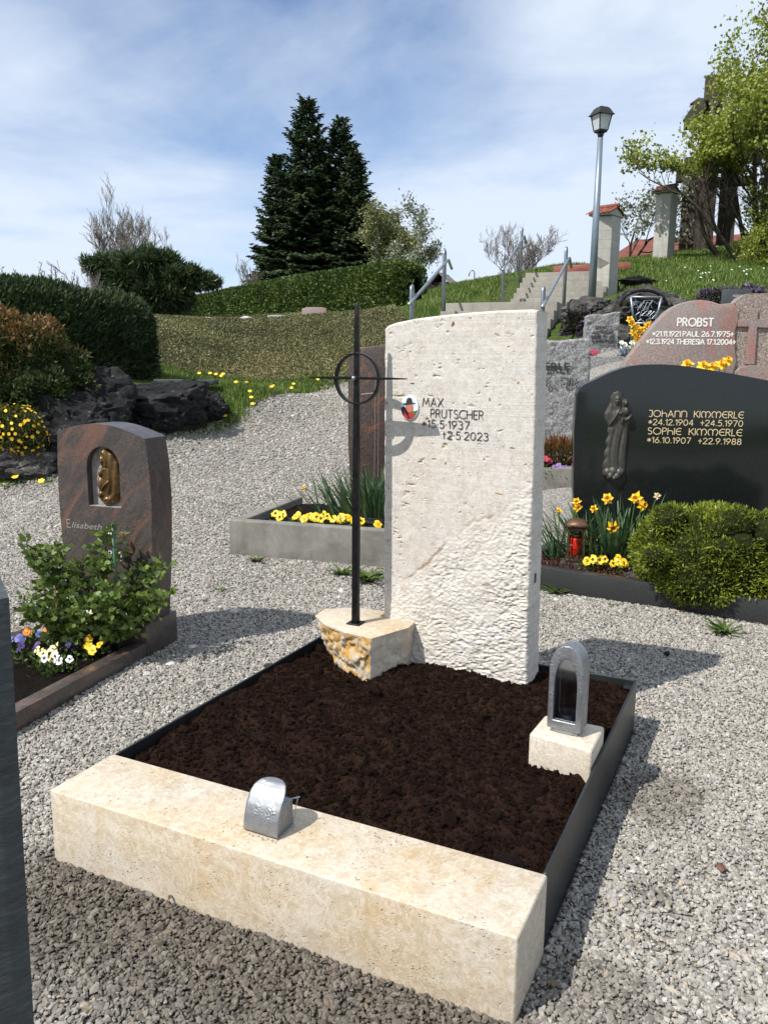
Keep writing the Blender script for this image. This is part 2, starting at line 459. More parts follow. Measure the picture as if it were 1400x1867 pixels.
simple('stone_top_light', (0.36, 0.40, 0.42), 0.4, 0, 20, 0.15)
simple('photo_rim', (0.75, 0.74, 0.72), 0.25)
simple('photo_sky', (0.62, 0.72, 0.80), 0.2); simple('photo_field', (0.13, 0.15, 0.05), 0.2)
simple('photo_hat', (0.035, 0.035, 0.04), 0.25); simple('photo_skin', (0.46, 0.17, 0.12), 0.25)
simple('photo_red', (0.42, 0.03, 0.035), 0.25); simple('photo_jacket', (0.02, 0.018, 0.02), 0.25)
simple('petal_yellow', (0.80, 0.53, 0.012), 0.55); simple('petal_deep', (0.72, 0.33, 0.005), 0.55)
simple('petal_orange', (0.72, 0.20, 0.012), 0.55); simple('petal_white', (0.74, 0.74, 0.68), 0.55)
simple('petal_cream', (0.72, 0.66, 0.30), 0.55); simple('petal_violet', (0.035, 0.018, 0.10), 0.6)
simple('petal_blue', (0.10, 0.11, 0.34), 0.6); simple('petal_red', (0.35, 0.015, 0.05), 0.6)
simple('petal_mauve', (0.20, 0.12, 0.30), 0.6); simple('petal_blotch', (0.03, 0.008, 0.006), 0.7)
simple('petal_dry', (0.62, 0.50, 0.30), 0.7)
simple('stem_green', (0.075, 0.15, 0.03), 0.5)
simple('candle_red', (0.62, 0.015, 0.008), 0.25)
simple('candle_wax', (0.62, 0.52, 0.40), 0.5)
simple('dark_plaque', (0.06, 0.06, 0.06), 0.4)
simple('weathered_wood', (0.085, 0.072, 0.062), 0.85, 0, 4, 0.3)
def wood_grain():
    t = NT('crucifix_wood')
    g = t.noise(3.0, 5, 0.6, 0.3, co=t.map((6, 6, 0.5)))
    c = t.ramp(g, [(0.3, (0.022, 0.019, 0.017)), (0.55, (0.07, 0.058, 0.048)), (0.75, (0.125, 0.105, 0.088))])
    MT['crucifix_wood'] = t.done(c, 0.85, normal=t.bump(g, 0.7, 0.02), spec=0.2)
wood_grain()
def concrete(name, col, board=0.0, stain=0.35, rot=0.0):
    t = NT(name)
    n = t.noise(5, 6, 0.65, 0.3); f = t.noise(90, 4, 0.65)
    c = t.mix(t.ramp(n, [(0.32, 1.0), (0.66, 0.0)]), col, tuple(x * (1 - stain) for x in col))
    c = t.mix(t.ramp(f, [(0.32, 0.5), (0.5, 0.0)]), c, tuple(x * 0.6 for x in col))
    dr = t.noise(14, 4, 0.6, 0.0, co=t.map((1, 1, 0.08)))
    c = t.mix(t.ramp(dr, [(0.52, 0.0), (0.7, 0.35)]), c, tuple(x * 0.55 for x in col))
    h = f
    if board:
        w = t.n('ShaderNodeTexWave', wave_type='BANDS', bands_direction='Z', wave_profile='SAW')
        w.inputs['Scale'].default_value = board; w.inputs['Distortion'].default_value = 0.15; w.inputs['Detail'].default_value = 1
        t.l(t.map((1, 1, 1), (0, rot, 0)), w.inputs['Vector'])
        edge = t.ramp(w.outputs[1], [(0.0, 1.0), (0.05, 0.0)])
        c = t.mix(t.math('MULTIPLY', edge, 0.45), c, tuple(x * 0.4 for x in col))
        c = t.mix(t.ramp(t.noise(1.0, 1, 0.5, 0, co=t.map((0.3, 0.3, board * 0.32))), [(0.4, 0.18), (0.6, 0.0)]), c, tuple(x * 0.6 for x in col))
        h = t.math('MULTIPLY_ADD', edge, -0.8, f)
    MT[name] = t.done(c, 0.85, normal=t.bump(h, 0.45, 0.006), spec=0.25)
concrete('concrete_old', (0.255, 0.243, 0.213), 0, 0.5)
concrete('concrete_step', (0.31, 0.29, 0.25), 0, 0.3)
concrete('concrete_pillar', (0.47, 0.455, 0.41), 1.9, 0.22)
def pewter(name, col):
    t = NT(name)
    ham = t.voro(190, 'SMOOTH_F1', 0)
    mask = t.ramp(t.noise(16, 2, 0.5), [(0.45, 0.0), (0.6, 1.0)])
    h = t.math('MULTIPLY', ham, mask)
    n = t.noise(60, 4, 0.6)
    c = t.mix(t.ramp(n, [(0.35, 0.5), (0.65, 0.0)]), col, tuple(x * 0.55 for x in col))
    MT[name] = t.done(c, t.ramp(n, [(0.3, 0.55), (0.7, 0.40)]), 0.85, t.bump(h, 0.8, 0.003))
pewter('pewter', (0.34, 0.352, 0.37))
def glass(name, col, alpha):
    t = NT(name)
    gl = t.n('ShaderNodeBsdfGlossy'); gl.inputs['Roughness'].default_value = 0.06; gl.inputs[0].default_value = (0.8, 0.85, 0.9, 1)
    tr = t.n('ShaderNodeBsdfTransparent'); tr.inputs[0].default_value = (*col, 1)
    mx = t.n('ShaderNodeMixShader')
    fr = t.n('ShaderNodeFresnel'); fr.inputs[0].default_value = 1.5
    t.l(t.math('ADD', fr.outputs[0], alpha), mx.inputs[0]); t.l(tr.outputs[0], mx.inputs[1]); t.l(gl.outputs[0], mx.inputs[2])
    t.l(mx.outputs[0], t.out.inputs[0])
    MT[name] = t.m
glass('lantern_glass', (0.80, 0.80, 0.84), 0.10)
glass('red_glass', (0.75, 0.012, 0.006), 0.06)
def frosted():
    t = NT('frosted_glass')
    t.b.inputs['Transmission Weight'].default_value = 0.35
    MT['frosted_glass'] = t.done((0.72, 0.76, 0.78), 0.35)
frosted()
def gravel_mat():
    t = NT('gravel')
    co = t.n('ShaderNodeNewGeometry').outputs['Position']
    v = t.voro(95, 'F1', 1, 1.0, co); d = t.voro(95, 'F1', 0, 1.0, co)
    sp = t.n('ShaderNodeSeparateColor'); t.l(v, sp.inputs[0])
    c = t.ramp(sp.outputs[0], [(0.0, (0.18, 0.17, 0.155)), (0.4, (0.30, 0.285, 0.26)), (0.75, (0.38, 0.362, 0.335)), (0.93, (0.47, 0.455, 0.43))])
    c = t.mix(t.ramp(d, [(0.42, 0.0), (0.66, 0.55)]), c, (0.11, 0.10, 0.085))
    big = t.noise(0.9, 4, 0.6, 0.4, co)
    c = t.mix(t.ramp(big, [(0.46, 0.0), (0.68, 0.45)]), c, (0.30, 0.255, 0.195))
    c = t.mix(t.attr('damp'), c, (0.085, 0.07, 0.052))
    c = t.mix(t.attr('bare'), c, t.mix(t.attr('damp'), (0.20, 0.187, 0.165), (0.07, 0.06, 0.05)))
    gr = t.math('MULTIPLY', t.attr('mossy'), t.ramp(t.noise(3.0, 5, 0.7, 0.2, co), [(0.46, 0.0), (0.6, 1.0)]))
    c = t.mix(gr, c, (0.12, 0.135, 0.05))
    MT['gravel'] = t.done(c, 0.9, normal=t.bump(d, 0.9, -0.012), spec=0.2)
gravel_mat()
def pebble_mat():
    t = NT('pebble')
    oi = t.n('ShaderNodeObjectInfo')
    c = t.ramp(oi.outputs['Random'], [(0.0, (0.18, 0.168, 0.148)), (0.2, (0.25, 0.234, 0.208)), (0.55, (0.34, 0.319, 0.284)), (0.86, (0.425, 0.40, 0.358)), (0.93, (0.39, 0.315, 0.225)), (0.98, (0.52, 0.505, 0.48))])
    n = t.noise(3.0, 3, 0.6)
    c = t.mix(t.ramp(n, [(0.35, 0.35), (0.6, 0.0)]), c, (0.20, 0.19, 0.17))
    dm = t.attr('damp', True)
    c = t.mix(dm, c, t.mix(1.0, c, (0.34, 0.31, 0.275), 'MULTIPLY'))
    MT['pebble'] = t.done(c, 0.75, spec=0.3)
pebble_mat()
def soil_mat():
    t = NT('peat_soil')
    n = t.noise(60, 6, 0.7); n2 = t.noise(7, 4, 0.6)
    c = t.ramp(n, [(0.3, (0.013, 0.0068, 0.005)), (0.55, (0.036, 0.0175, 0.011)), (0.75, (0.066, 0.034, 0.021))])
    c = t.mix(t.ramp(n2, [(0.4, 0.35), (0.6, 0.0)]), c, (0.012, 0.007, 0.005))
    h = t.math('ADD', n, t.math('MULTIPLY', t.noise(210, 4, 0.7), 0.6))
    MT['peat_soil'] = t.done(c, 0.97, normal=t.bump(h, 1.0, 0.02), spec=0.08)
soil_mat()
def ground_mat(name, a, b, c3, sc):
    t = NT(name)
    co = t.n('ShaderNodeNewGeometry').outputs['Position']
    c = t.ramp(t.noise(sc, 6, 0.65, 0.3, co), [(0.3, a), (0.52, b), (0.72, c3)])
    c = t.mix(t.ramp(t.noise(sc * 14, 4, 0.7, 0, co), [(0.35, 0.6), (0.6, 0.0)]), c, tuple(x * 0.45 for x in a))
    MT[name] = t.done(c, 0.95, normal=t.bump(t.noise(sc * 9, 5, 0.7, 0, co), 0.8, 0.06), spec=0.1)
ground_mat('grass_ground', (0.035, 0.055, 0.015), (0.065, 0.10, 0.024), (0.10, 0.115, 0.035), 1.3)
ground_mat('cover_ground', (0.07, 0.066, 0.032), (0.11, 0.10, 0.05), (0.14, 0.12, 0.06), 1.6)
def leaf(name, stops, trans=0.25, rough=0.5, spec=0.35):
    t = NT(name)
    c = t.ramp(t.attr('rnd'), stops)
    MT[name] = t.done(c, rough, trans=trans, spec=spec)
leaf('needle_spruce', [(0, (0.023, 0.039, 0.018)), (0.6, (0.049, 0.077, 0.030)), (1, (0.094, 0.126, 0.048))], 0.08, 0.6)
leaf('needle_hedge', [(0, (0.024, 0.043, 0.018)), (0.6, (0.054, 0.085, 0.033)), (1, (0.108, 0.147, 0.050))], 0.1, 0.55)
leaf('leaf_hedge', [(0, (0.045, 0.077, 0.015)), (0.5, (0.083, 0.134, 0.029)), (1, (0.144, 0.188, 0.045))], 0.15)
leaf('leaf_cover', [(0, (0.092, 0.087, 0.041)), (0.5, (0.180, 0.188, 0.077)), (0.9, (0.276, 0.260, 0.121)), (1, (0.362, 0.205, 0.109))], 0.15)
leaf('leaf_willow', [(0, (0.138, 0.167, 0.057)), (0.6, (0.230, 0.247, 0.098)), (1, (0.333, 0.322, 0.149))], 0.3)
leaf('leaf_silver', [(0, (0.13, 0.15, 0.09)), (0.6, (0.24, 0.26, 0.17)), (1, (0.38, 0.38, 0.28))], 0.25)
leaf('leaf_fresh', [(0, (0.146, 0.185, 0.026)), (0.5, (0.246, 0.299, 0.045)), (1, (0.402, 0.420, 0.081))], 0.35)
leaf('leaf_redshrub', [(0, (0.026, 0.058, 0.016)), (0.45, (0.058, 0.091, 0.023)), (0.75, (0.169, 0.098, 0.033)), (1, (0.260, 0.137, 0.052))], 0.2)
leaf('leaf_cypress', [(0, (0.065, 0.091, 0.010)), (0.5, (0.147, 0.189, 0.018)), (1, (0.281, 0.325, 0.033))], 0.2)
leaf('leaf_rose', [(0, (0.062, 0.101, 0.020)), (0.55, (0.126, 0.194, 0.037)), (0.9, (0.214, 0.279, 0.068)), (1, (0.310, 0.126, 0.051))], 0.2, 0.28, 0.6)
leaf('leaf_strap', [(0, (0.026, 0.066, 0.026)), (0.6, (0.054, 0.108, 0.042)), (1, (0.102, 0.156, 0.066))], 0.15, 0.4)
leaf('leaf_weed', [(0, (0.04, 0.075, 0.014)), (1, (0.095, 0.15, 0.03))], 0.2)
leaf('grass_blade', [(0, (0.054, 0.101, 0.016)), (0.5, (0.115, 0.189, 0.027)), (0.9, (0.189, 0.250, 0.047)), (1, (0.284, 0.257, 0.108))], 0.3)
leaf('leaf_heath', [(0, (0.045, 0.06, 0.012)), (0.5, (0.10, 0.07, 0.02)), (1, (0.22, 0.085, 0.035))], 0.2)
leaf('leaf_sedum', [(0, (0.045, 0.02, 0.018)), (0.6, (0.10, 0.042, 0.036)), (1, (0.16, 0.075, 0.06))], 0.1, 0.4)
leaf('leaf_aubrieta', [(0, (0.03, 0.04, 0.02)), (0.55, (0.07, 0.07, 0.045)), (0.75, (0.10, 0.06, 0.15)), (1, (0.22, 0.14, 0.32))], 0.15)
leaf('leaf_yellowshrub', [(0, (0.03, 0.04, 0.008)), (0.5, (0.075, 0.085, 0.014)), (1, (0.15, 0.14, 0.02))], 0.2)
leaf('leaf_litter', [(0, (0.06, 0.04, 0.025)), (0.6, (0.13, 0.085, 0.05)), (1, (0.24, 0.17, 0.10))], 0.1, 0.8)
# ------------------------------------------------------------------ generators
def unit(v):
    return v / np.maximum(np.linalg.norm(v, axis=-1, keepdims=True), 1e-9)
def leaves_mesh(name, P, D, L, Wd, rng, fold=0.25, side=None, rnd=None):
    """one folded rhombus per leaf: base P, direction D, length L, width Wd"""
    n = len(P)
    P = np.asarray(P, float); D = unit(np.asarray(D, float))
    L = np.broadcast_to(np.asarray(L, float), (n,))[:, None]; Wd = np.broadcast_to(np.asarray(Wd, float), (n,))[:, None]
    if side is None:
        side = rng.normal(size=(n, 3))
    S = unit(np.cross(D, side)); N = unit(np.cross(S, D))
    mid = P + D * L * 0.48
    V = np.stack([P, mid + S * Wd * 0.5 + N * Wd * fold, P + D * L, mid - S * Wd * 0.5 + N * Wd * fold], 1).reshape(-1, 3)
    F = np.arange(n * 4).reshape(n, 4)
    if rnd is None: rnd = rng.random(n)
    return np_mesh(name, V, F, {'rnd': np.repeat(np.clip(rnd, 0, 1), 4)})
def blades_mesh(name, P, D, L, Wd, bend, rng, seg=3, rnd=None):
    """strap leaves: bent, tapering ribbons"""
    n = len(P); P = np.asarray(P, float); D = unit(np.asarray(D, float))
    L = np.broadcast_to(np.asarray(L, float), (n,)); Wd = np.broadcast_to(np.asarray(Wd, float), (n,)); bend = np.broadcast_to(np.asarray(bend, float), (n,))
    hz = D.copy(); hz[:, 2] = 0
    a = rng.random(n) * 6.283
    hz = unit(hz + 0.15 * np.stack([np.cos(a), np.sin(a), 0 * a], 1))
    S = unit(np.cross(hz, np.array([0, 0, 1.0])) + 0.35 * rng.normal(size=(n, 3)) * np.array([1, 1, 0.2]))
    rows = []
    for k in range(seg + 1):
        t = k / seg
        c = P + D * (L * t)[:, None] + hz * (L * bend * t * t)[:, None] - np.array([0, 0, 1.0]) * (L * bend * 0.55 * t ** 2.6)[:, None]
        w = Wd * (0.75 + 0.5 * t - 1.22 * t ** 2.2)
        rows.append(np.stack([c - S * (w * 0.5)[:, None], c + S * (w * 0.5)[:, None]], 1))
    V = np.concatenate(rows, 1)
    F = []
    base = np.arange(n)[:, None] * (2 * (seg + 1))
    for k in range(seg):
        F.append(base + np.array([[2 * k, 2 * k + 1, 2 * k + 3, 2 * k + 2]]))
    if rnd is None: rnd = rng.random(n)
    return np_mesh(name, V.reshape(-1, 3), np.concatenate(F, 0), {'rnd': np.repeat(np.clip(rnd, 0, 1), 2 * (seg + 1))})
def seg_tubes(name, segs, n=5, rmin=0.0):
    """segs: list of (p0,p1,r0,r1) -> open tapered tubes in one mesh"""
    A = np.array([s[0] for s in segs], float); B = np.array([s[1] for s in segs], float)
    r0 = np.maximum(np.array([s[2] for s in segs]), rmin)[:, None, None]; r1 = np.maximum(np.array([s[3] for s in segs]), rmin)[:, None, None]
    D = unit(B - A)
    ref = np.where(np.abs(D[:, 2:3]) > 0.85, np.array([[1.0, 0, 0]]), np.array([[0, 0, 1.0]]))
    U = unit(np.cross(D, ref)); W = np.cross(U, D)
    ang = np.arange(n) * 2 * np.pi / n
    ring = U[:, None, :] * np.cos(ang)[None, :, None] + W[:, None, :] * np.sin(ang)[None, :, None]
    V = np.concatenate([A[:, None] + ring * r0, B[:, None] + ring * r1], 1).reshape(-1, 3)
    base = np.arange(len(segs))[:, None, None] * (2 * n)
    k = np.arange(n); q = np.stack([k, (k + 1) % n, n + (k + 1) % n, n + k], 1)[None]
    return np_mesh(name, V, (base + q).reshape(-1, 4))
def grow(rng, base, height, spread, levels=4, trunk_r=0.1, lean=(0, 0, 1), up=0.25, split=(3, 5), first=0.25, ratio=0.62, wob=0.18, stems=1, ang=0.75):
    """branching skeleton -> segments and twig ends"""
    segs = []; tips = []
    def branch(p, d, L, r, lv):
        ns = 4 if lv < 2 else 3
        pts = [p]; cur = p.copy(); dd = d.copy()
        for i in range(ns):
            dd = dd + rng.normal(size=3) * wob + np.array([0, 0, up * 0.3])
            dd /= np.linalg.norm(dd)
            nx = cur + dd * L / ns
            ra = r * (1 - 0.55 * i / ns); rb = r * (1 - 0.55 * (i + 1) / ns)
            segs.append((cur, nx, ra, rb)); cur = nx; pts.append(cur)
            if lv >= levels - 1: tips.append((cur, dd.copy(), lv))
        if lv < levels:
            k = rng.integers(split[0], split[1] + 1)
            for j in range(k):
                t = first + (1 - first) * (j + rng.random()) / k if lv == 0 else 0.2 + 0.8 * (j + rng.random()) / k
                i = min(int(t * ns), ns - 1); f = t * ns - i
                q = pts[i] * (1 - f) + pts[i + 1] * f
                a = rng.random() * 6.283
                perp = np.cross(dd, [math.cos(a), math.sin(a), 0.3]); perp /= max(np.linalg.norm(perp), 1e-6)
                nd = dd * math.cos(ang) + perp * math.sin(ang) * spread + np.array([0, 0, up])
                nd /= np.linalg.norm(nd)
                branch(q, nd, L * ratio * (0.75 + 0.5 * rng.random()), r * 0.5 * (1 - 0.3 * t), lv + 1)
    for s in range(stems):
        a = rng.random() * 6.283
        off = np.array([math.cos(a), math.sin(a), 0]) * (0.0 if stems == 1 else 0.25 * rng.random() * spread)
        d = np.array(lean, float) + (0 if stems == 1 else 1) * np.array([math.cos(a), math.sin(a), 0]) * 0.35 * spread * rng.random()
        branch(np.array(base, float) + off, d / np.linalg.norm(d), height * (0.75 + 0.35 * rng.random() if stems > 1 else 1), trunk_r, 0)
    return segs, tips
def tree(name, label, cat, base, height, seed, leafmat, bark, nleaf, lsize, group=None, **kw):
    rng = np.random.default_rng(seed)
    t = thing(name, label, cat, base, 0, group)
    segs, tips = grow(rng, (0, 0, -0.1), height, **kw) if True else None
    link('trunk', seg_tubes('trunk', segs, 4, 0.0 if leafmat else 0.0042), MT[bark], t, True)
    if leafmat:
        T = np.array([q[0] for q in tips]); Dr = np.array([q[1] for q in tips])
        idx = rng.integers(0, len(T), nleaf)
        P = T[idx] + rng.normal(size=(nleaf, 3)) * lsize * 1.3
        D = Dr[idx] * 0.5 + rng.normal(size=(nleaf, 3)) * 0.8 + np.array([0, 0, -0.15])
        s = lsize * (0.6 + 0.8 * rng.random(nleaf))
        clump = rng.random(len(T))[idx]
        tag(link('crown', leaves_mesh('crown', P, D, s, s * 0.62, rng, rnd=clump * 0.5 + rng.random(nleaf) * 0.5), MT[leafmat], t), kind='stuff')
    return t
def spruce(name, label, base, H, Rb, seed, group=None):
    """conifer: trunk, whorls of drooping boughs, each with rows of twigs carrying needle sprays"""
    rng = np.random.default_rng(seed)
    t = thing(name, label, 'spruce', base, 0, group)
    segs = [(np.array([0, 0, -0.2]), np.array([0, 0, H * 0.98]), 0.012 * H + 0.05, 0.01)]
    P = []; D = []; L = []; W = []; Rn = []; SD = []
    z = 0.25
    while z < H * 0.985:
        f = z / H
        rad = Rb * (1 - f) ** 0.78 * (0.85 + 0.3 * rng.random()) + 0.10
        nb = int(7 + 5 * (1 - f))
        a0 = rng.random() * 6.283
        for k in range(nb):
            a = a0 + 6.283 * (k + 0.5 * rng.random()) / nb
            r = rad * (0.6 + 0.5 * rng.random())
            zz = z + rng.normal() * 0.07
            slope = 0.55 * f * 1.2 - 0.18
            n = max(3, int(r / 0.12))
            prev = np.array([0, 0, zz])
            bh = rng.random()
            for i in range(1, n + 1):
                u = i / n
                p = np.array([math.cos(a) * r * u, math.sin(a) * r * u, zz + r * (slope * u - 0.30 * u * u * (1 - f) + 0.16 * u ** 4)])
                if i % 2 == 0 or i == n:
                    segs.append((prev, p, 0.018 * (1.1 - u) + 0.004, 0.018 * (1.05 - u) + 0.003)); prev = p
                if u < 0.22: continue
                wid = (0.15 + 0.34 * r) * (1.12 - u) ** 0.8 * 0.8
                for sg in (-1, 1):
                    for rep in range(2):
                        an = a + sg * (0.7 + 0.3 * rng.random())
                        P.append(p + rng.normal(size=3) * 0.03)
                        D.append((math.cos(an), math.sin(an), -0.18 - 0.3 * rng.random()))
                        L.append(wid * (0.7 + 0.6 * rng.random()) + 0.09); W.append(0.075 + 0.05 * rng.random())
                        Rn.append(bh * 0.5 + 0.5 * rng.random() * (0.35 + 0.65 * u)); SD.append((0, 0, 1))
                P.append(p); D.append((math.cos(a), math.sin(a), slope - 0.2)); L.append(0.26); W.append(0.10); Rn.append(bh * 0.5 + 0.5 * u); SD.append((0, 0, 1))
        z += 0.17 + 0.15 * rng.random() * (1 - 0.5 * f)
    for k in range(10):
        P.append((0, 0, H * 0.98 - 0.09 * k)); an = k * 2.4
        D.append((math.cos(an), math.sin(an), 0.9)); L.append(0.18 + 0.02 * k); W.append(0.05); Rn.append(0.6); SD.append((0, 0, 1))
    P = np.array(P); D = np.array(D)
    # finer sprays: every twig carries three short forks
    Ls = np.array(L); P2 = []; D2 = []
    u = unit(D)
    sidev = unit(np.cross(u, np.array([0, 0, 1.0])))
    PP = [P]; DD = [D]; LL = [Ls]; WW = [np.array(W)]; RR = [np.array(Rn)]
    for tt, sg in ((0.3, 1), (0.3, -1), (0.6, 1), (0.6, -1)):
        PP.append(P + u * (Ls * tt)[:, None]); DD.append(u * 0.75 + sidev * sg * 0.65 + np.array([0, 0, -0.12]) + rng.normal(size=P.shape) * 0.12)
        LL.append(Ls * 0.48); WW.append(np.full(len(P), 0.062)); RR.append(np.array(Rn) + 0.12 * rng.normal(size=len(P)))
    P = np.concatenate(PP); D = np.concatenate(DD); L = np.concatenate(LL); W = np.concatenate(WW); Rn = np.concatenate(RR)
    link('trunk', seg_tubes('trunk', segs), MT['bark_dark'], t, True)
    tag(link('crown', leaves_mesh('crown', P, D, L, W, rng, 0.1, rng.normal(size=P.shape) * 0.5 + np.array([0, 0, 1.0]), Rn), MT['needle_spruce'], t), kind='stuff')
    return t
def blob_points(rng, blobs, n):
    """points on the outer surface of a union of ellipsoids; returns P, normal"""
    B = np.array(blobs, float)
    area = (B[:, 3] * B[:, 4] + B[:, 4] * B[:, 5] + B[:, 3] * B[:, 5])
    idx = rng.choice(len(B), int(n * 2.2), p=area / area.sum())
    d = unit(rng.normal(size=(len(idx), 3)))
    P = B[idx, :3] + d * B[idx, 3:6]; N = unit(d / B[idx, 3:6])
    keep = np.ones(len(P), bool)
    for b in B:
        q = ((P - b[:3]) / b[3:6])
        keep &= (q * q).sum(1) > 0.93
    return P[keep][:n], N[keep][:n]
def shrub(name, label, cat, loc, blobs, seed, leafmat, n, ls, lw, depth=0.2, out=1.0, core='hedge_core', group=None, up=0.0, jit=0.5, topcol=None, corescale=0.86):
    rng = np.random.default_rng(seed)
    t = thing(name, label, cat, loc, 0, group)
    P, N = blob_points(rng, blobs, n)
    n = len(P)
    lump = fbm(P[:, 0] * 6, P[:, 1] * 6, P[:, 2] * 6, 3, 0.55, seed)
    size = np.mean([b[3] for b in blobs])
    P = P + N * (lump * depth * size * 1.2)[:, None] - N * (rng.random(n) ** 2 * depth * size)[:, None]
    D = N * out + rng.normal(size=(n, 3)) * jit + np.array([0, 0, up])
    s = 0.5 + 1.1 * rng.random(n) ** 1.5
    rnd = np.clip(0.45 + 0.7 * lump + 0.25 * rng.normal(size=n), 0, 1)
    if topcol is not None:
        zz = (P[:, 2] - P[:, 2].min()) / np.ptp(P[:, 2]); rnd = np.clip(rnd * 0.55 + topcol * zz ** 2 * (0.4 + 0.6 * rng.random(n)), 0, 1)
    tag(link('foliage', leaves_mesh('foliage', P, D, ls * s, lw * s, rng, 0.2, rnd=rnd), MT[leafmat], t), kind='stuff')
    if core:
        mb = MB()
        for b in blobs:
            prof = [(math.cos(a) * 1.0 + 1e-3, math.sin(a)) for a in np.linspace(-1.5, 1.5, 9)]
            k = len(mb.v)
            mb.lathe(prof, 12)
            for i in range(k, len(mb.v)):
                v = mb.v[i]; mb.v[i] = (b[0] + v[0] * b[3] * corescale, b[1] + v[1] * b[4] * corescale, b[2] + v[2] * b[5] * corescale)
        mb.build('branches', MT[core], t, smooth=True)
    return t
def gridbox(name, outline, nx, nz, y0, y1, mat, parent, disp=None, edge=0.012, side_rough=0.004, seed=0, K=8, smooth=True):
    """solid slab with a fully gridded, displaced front. outline(s,t)->(x,z); front towards -y"""
    s = np.linspace(0, 1, nx + 1); tt = np.linspace(0, 1, nz + 1)
    S, T = np.meshgrid(s, tt)
    X, Z = outline(S, T)
    wx = X[:, -1:] - X[:, :1]
    de = np.minimum(np.minimum(S, 1 - S) * wx, (1 - T) * (Z.max() - Z.min()))
    e = np.clip(1 - de / edge, 0, 1)
    Y = np.full_like(X, y0) + edge * (1 - np.sqrt(np.clip(1 - e * e, 0, 1))) * 0.8
    if disp is not None: Y = Y - disp(X, Z) * (1 - 0.6 * e)
    V = [np.stack([X, Y, Z], -1).reshape(-1, 3)]
    idx = np.arange((nx + 1) * (nz + 1)).reshape(nz + 1, nx + 1)
    F = np.stack([idx[:-1, :-1], idx[:-1, 1:], idx[1:, 1:], idx[1:, :-1]], -1).reshape(-1, 4).tolist()
    per = np.concatenate([idx[0, :-1], idx[:-1, -1], idx[-1, :0:-1], idx[:0:-1, 0]])
    PV = V[0][per]; n0 = len(V[0]); prev = per
    cx, cz = X.mean(), Z.mean()
    m = len(per)
    for k in range(1, K + 1):
        f = k / K
        q = PV.copy(); q[:, 1] = PV[:, 1] * (1 - f) + y1 * f
        if 0 < k:
            o = unit(np.stack([q[:, 0] - cx, np.zeros(m), q[:, 2] - cz], 1))
            nn = fbm(q[:, 0] * 16, q[:, 1] * 16, q[:, 2] * 16, 3, 0.5, seed + 50)
            q = q + o * (nn * side_rough)[:, None]
            if k == K: q[:, 0] += (cx - q[:, 0]) * 0.012
        V.append(q); cur = n0 + np.arange(m)
        for i in range(m):
            j = (i + 1) % m
            F.append([int(prev[j]), int(prev[i]), int(cur[i]), int(cur[j])])
        n0 += m; prev = cur
    V = np.concatenate(V)
    F.append([int(i) for i in prev[::-1]])
    me = bpy.data.meshes.new(name); me.from_pydata(V.tolist(), [], F)
    bm = bmesh.new(); bm.from_mesh(me); bmesh.ops.recalc_face_normals(bm, faces=bm.faces); bm.to_mesh(me); bm.free()
    o = link(name, me, mat, parent, smooth)
    try: me.set_sharp_from_angle(angle=R(50))
    except Exception: pass
    return o
def boulder(name, label, loc, size, seed, mat='boulder_dark', rz=0.0, flat=0.5, group=None, sub=5):
    bm = bmesh.new(); bmesh.ops.create_icosphere(bm, subdivisions=sub, radius=1.0)
    co = np.array([v.co for v in bm.verts])
    rng = np.random.default_rng(seed)
    for k in range(18):                      # knock flats off the ball
        d = unit(rng.normal(size=3)); lim = 0.58 + 0.24 * rng.random()
        p = co @ d; ex = np.clip(p - lim, 0, None)
        co = co - d[None] * (ex * 0.92)[:, None]
    r = fbm(co[:, 0] * 2.2, co[:, 1] * 2.2, co[:, 2] * 2.2, 5, 0.55, seed)
    r2 = np.abs(fbm(co[:, 0] * 5, co[:, 1] * 5, co[:, 2] * 5, 4, 0.6, seed + 9))
    r3 = np.abs(fbm(co[:, 0] * 2.6, co[:, 1] * 2.6, co[:, 2] * 4.2, 3, 0.5, seed + 19))
    co = co * (1 + 0.13 * r - 0.13 * r2 - 0.14 * np.clip(0.22 - r3, 0, 1) / 0.22)[:, None]
    co = co * np.array(size) / 0.8
    for v, p in zip(bm.verts, co): v.co = p
    me = bpy.data.meshes.new(name); bm.to_mesh(me); bm.free()
    o = link(name, me, MT[mat], None, True, loc, rz)
    try: me.set_sharp_from_angle(angle=R(32))
    except Exception: pass
    return tag(o, label, 'boulder', group)
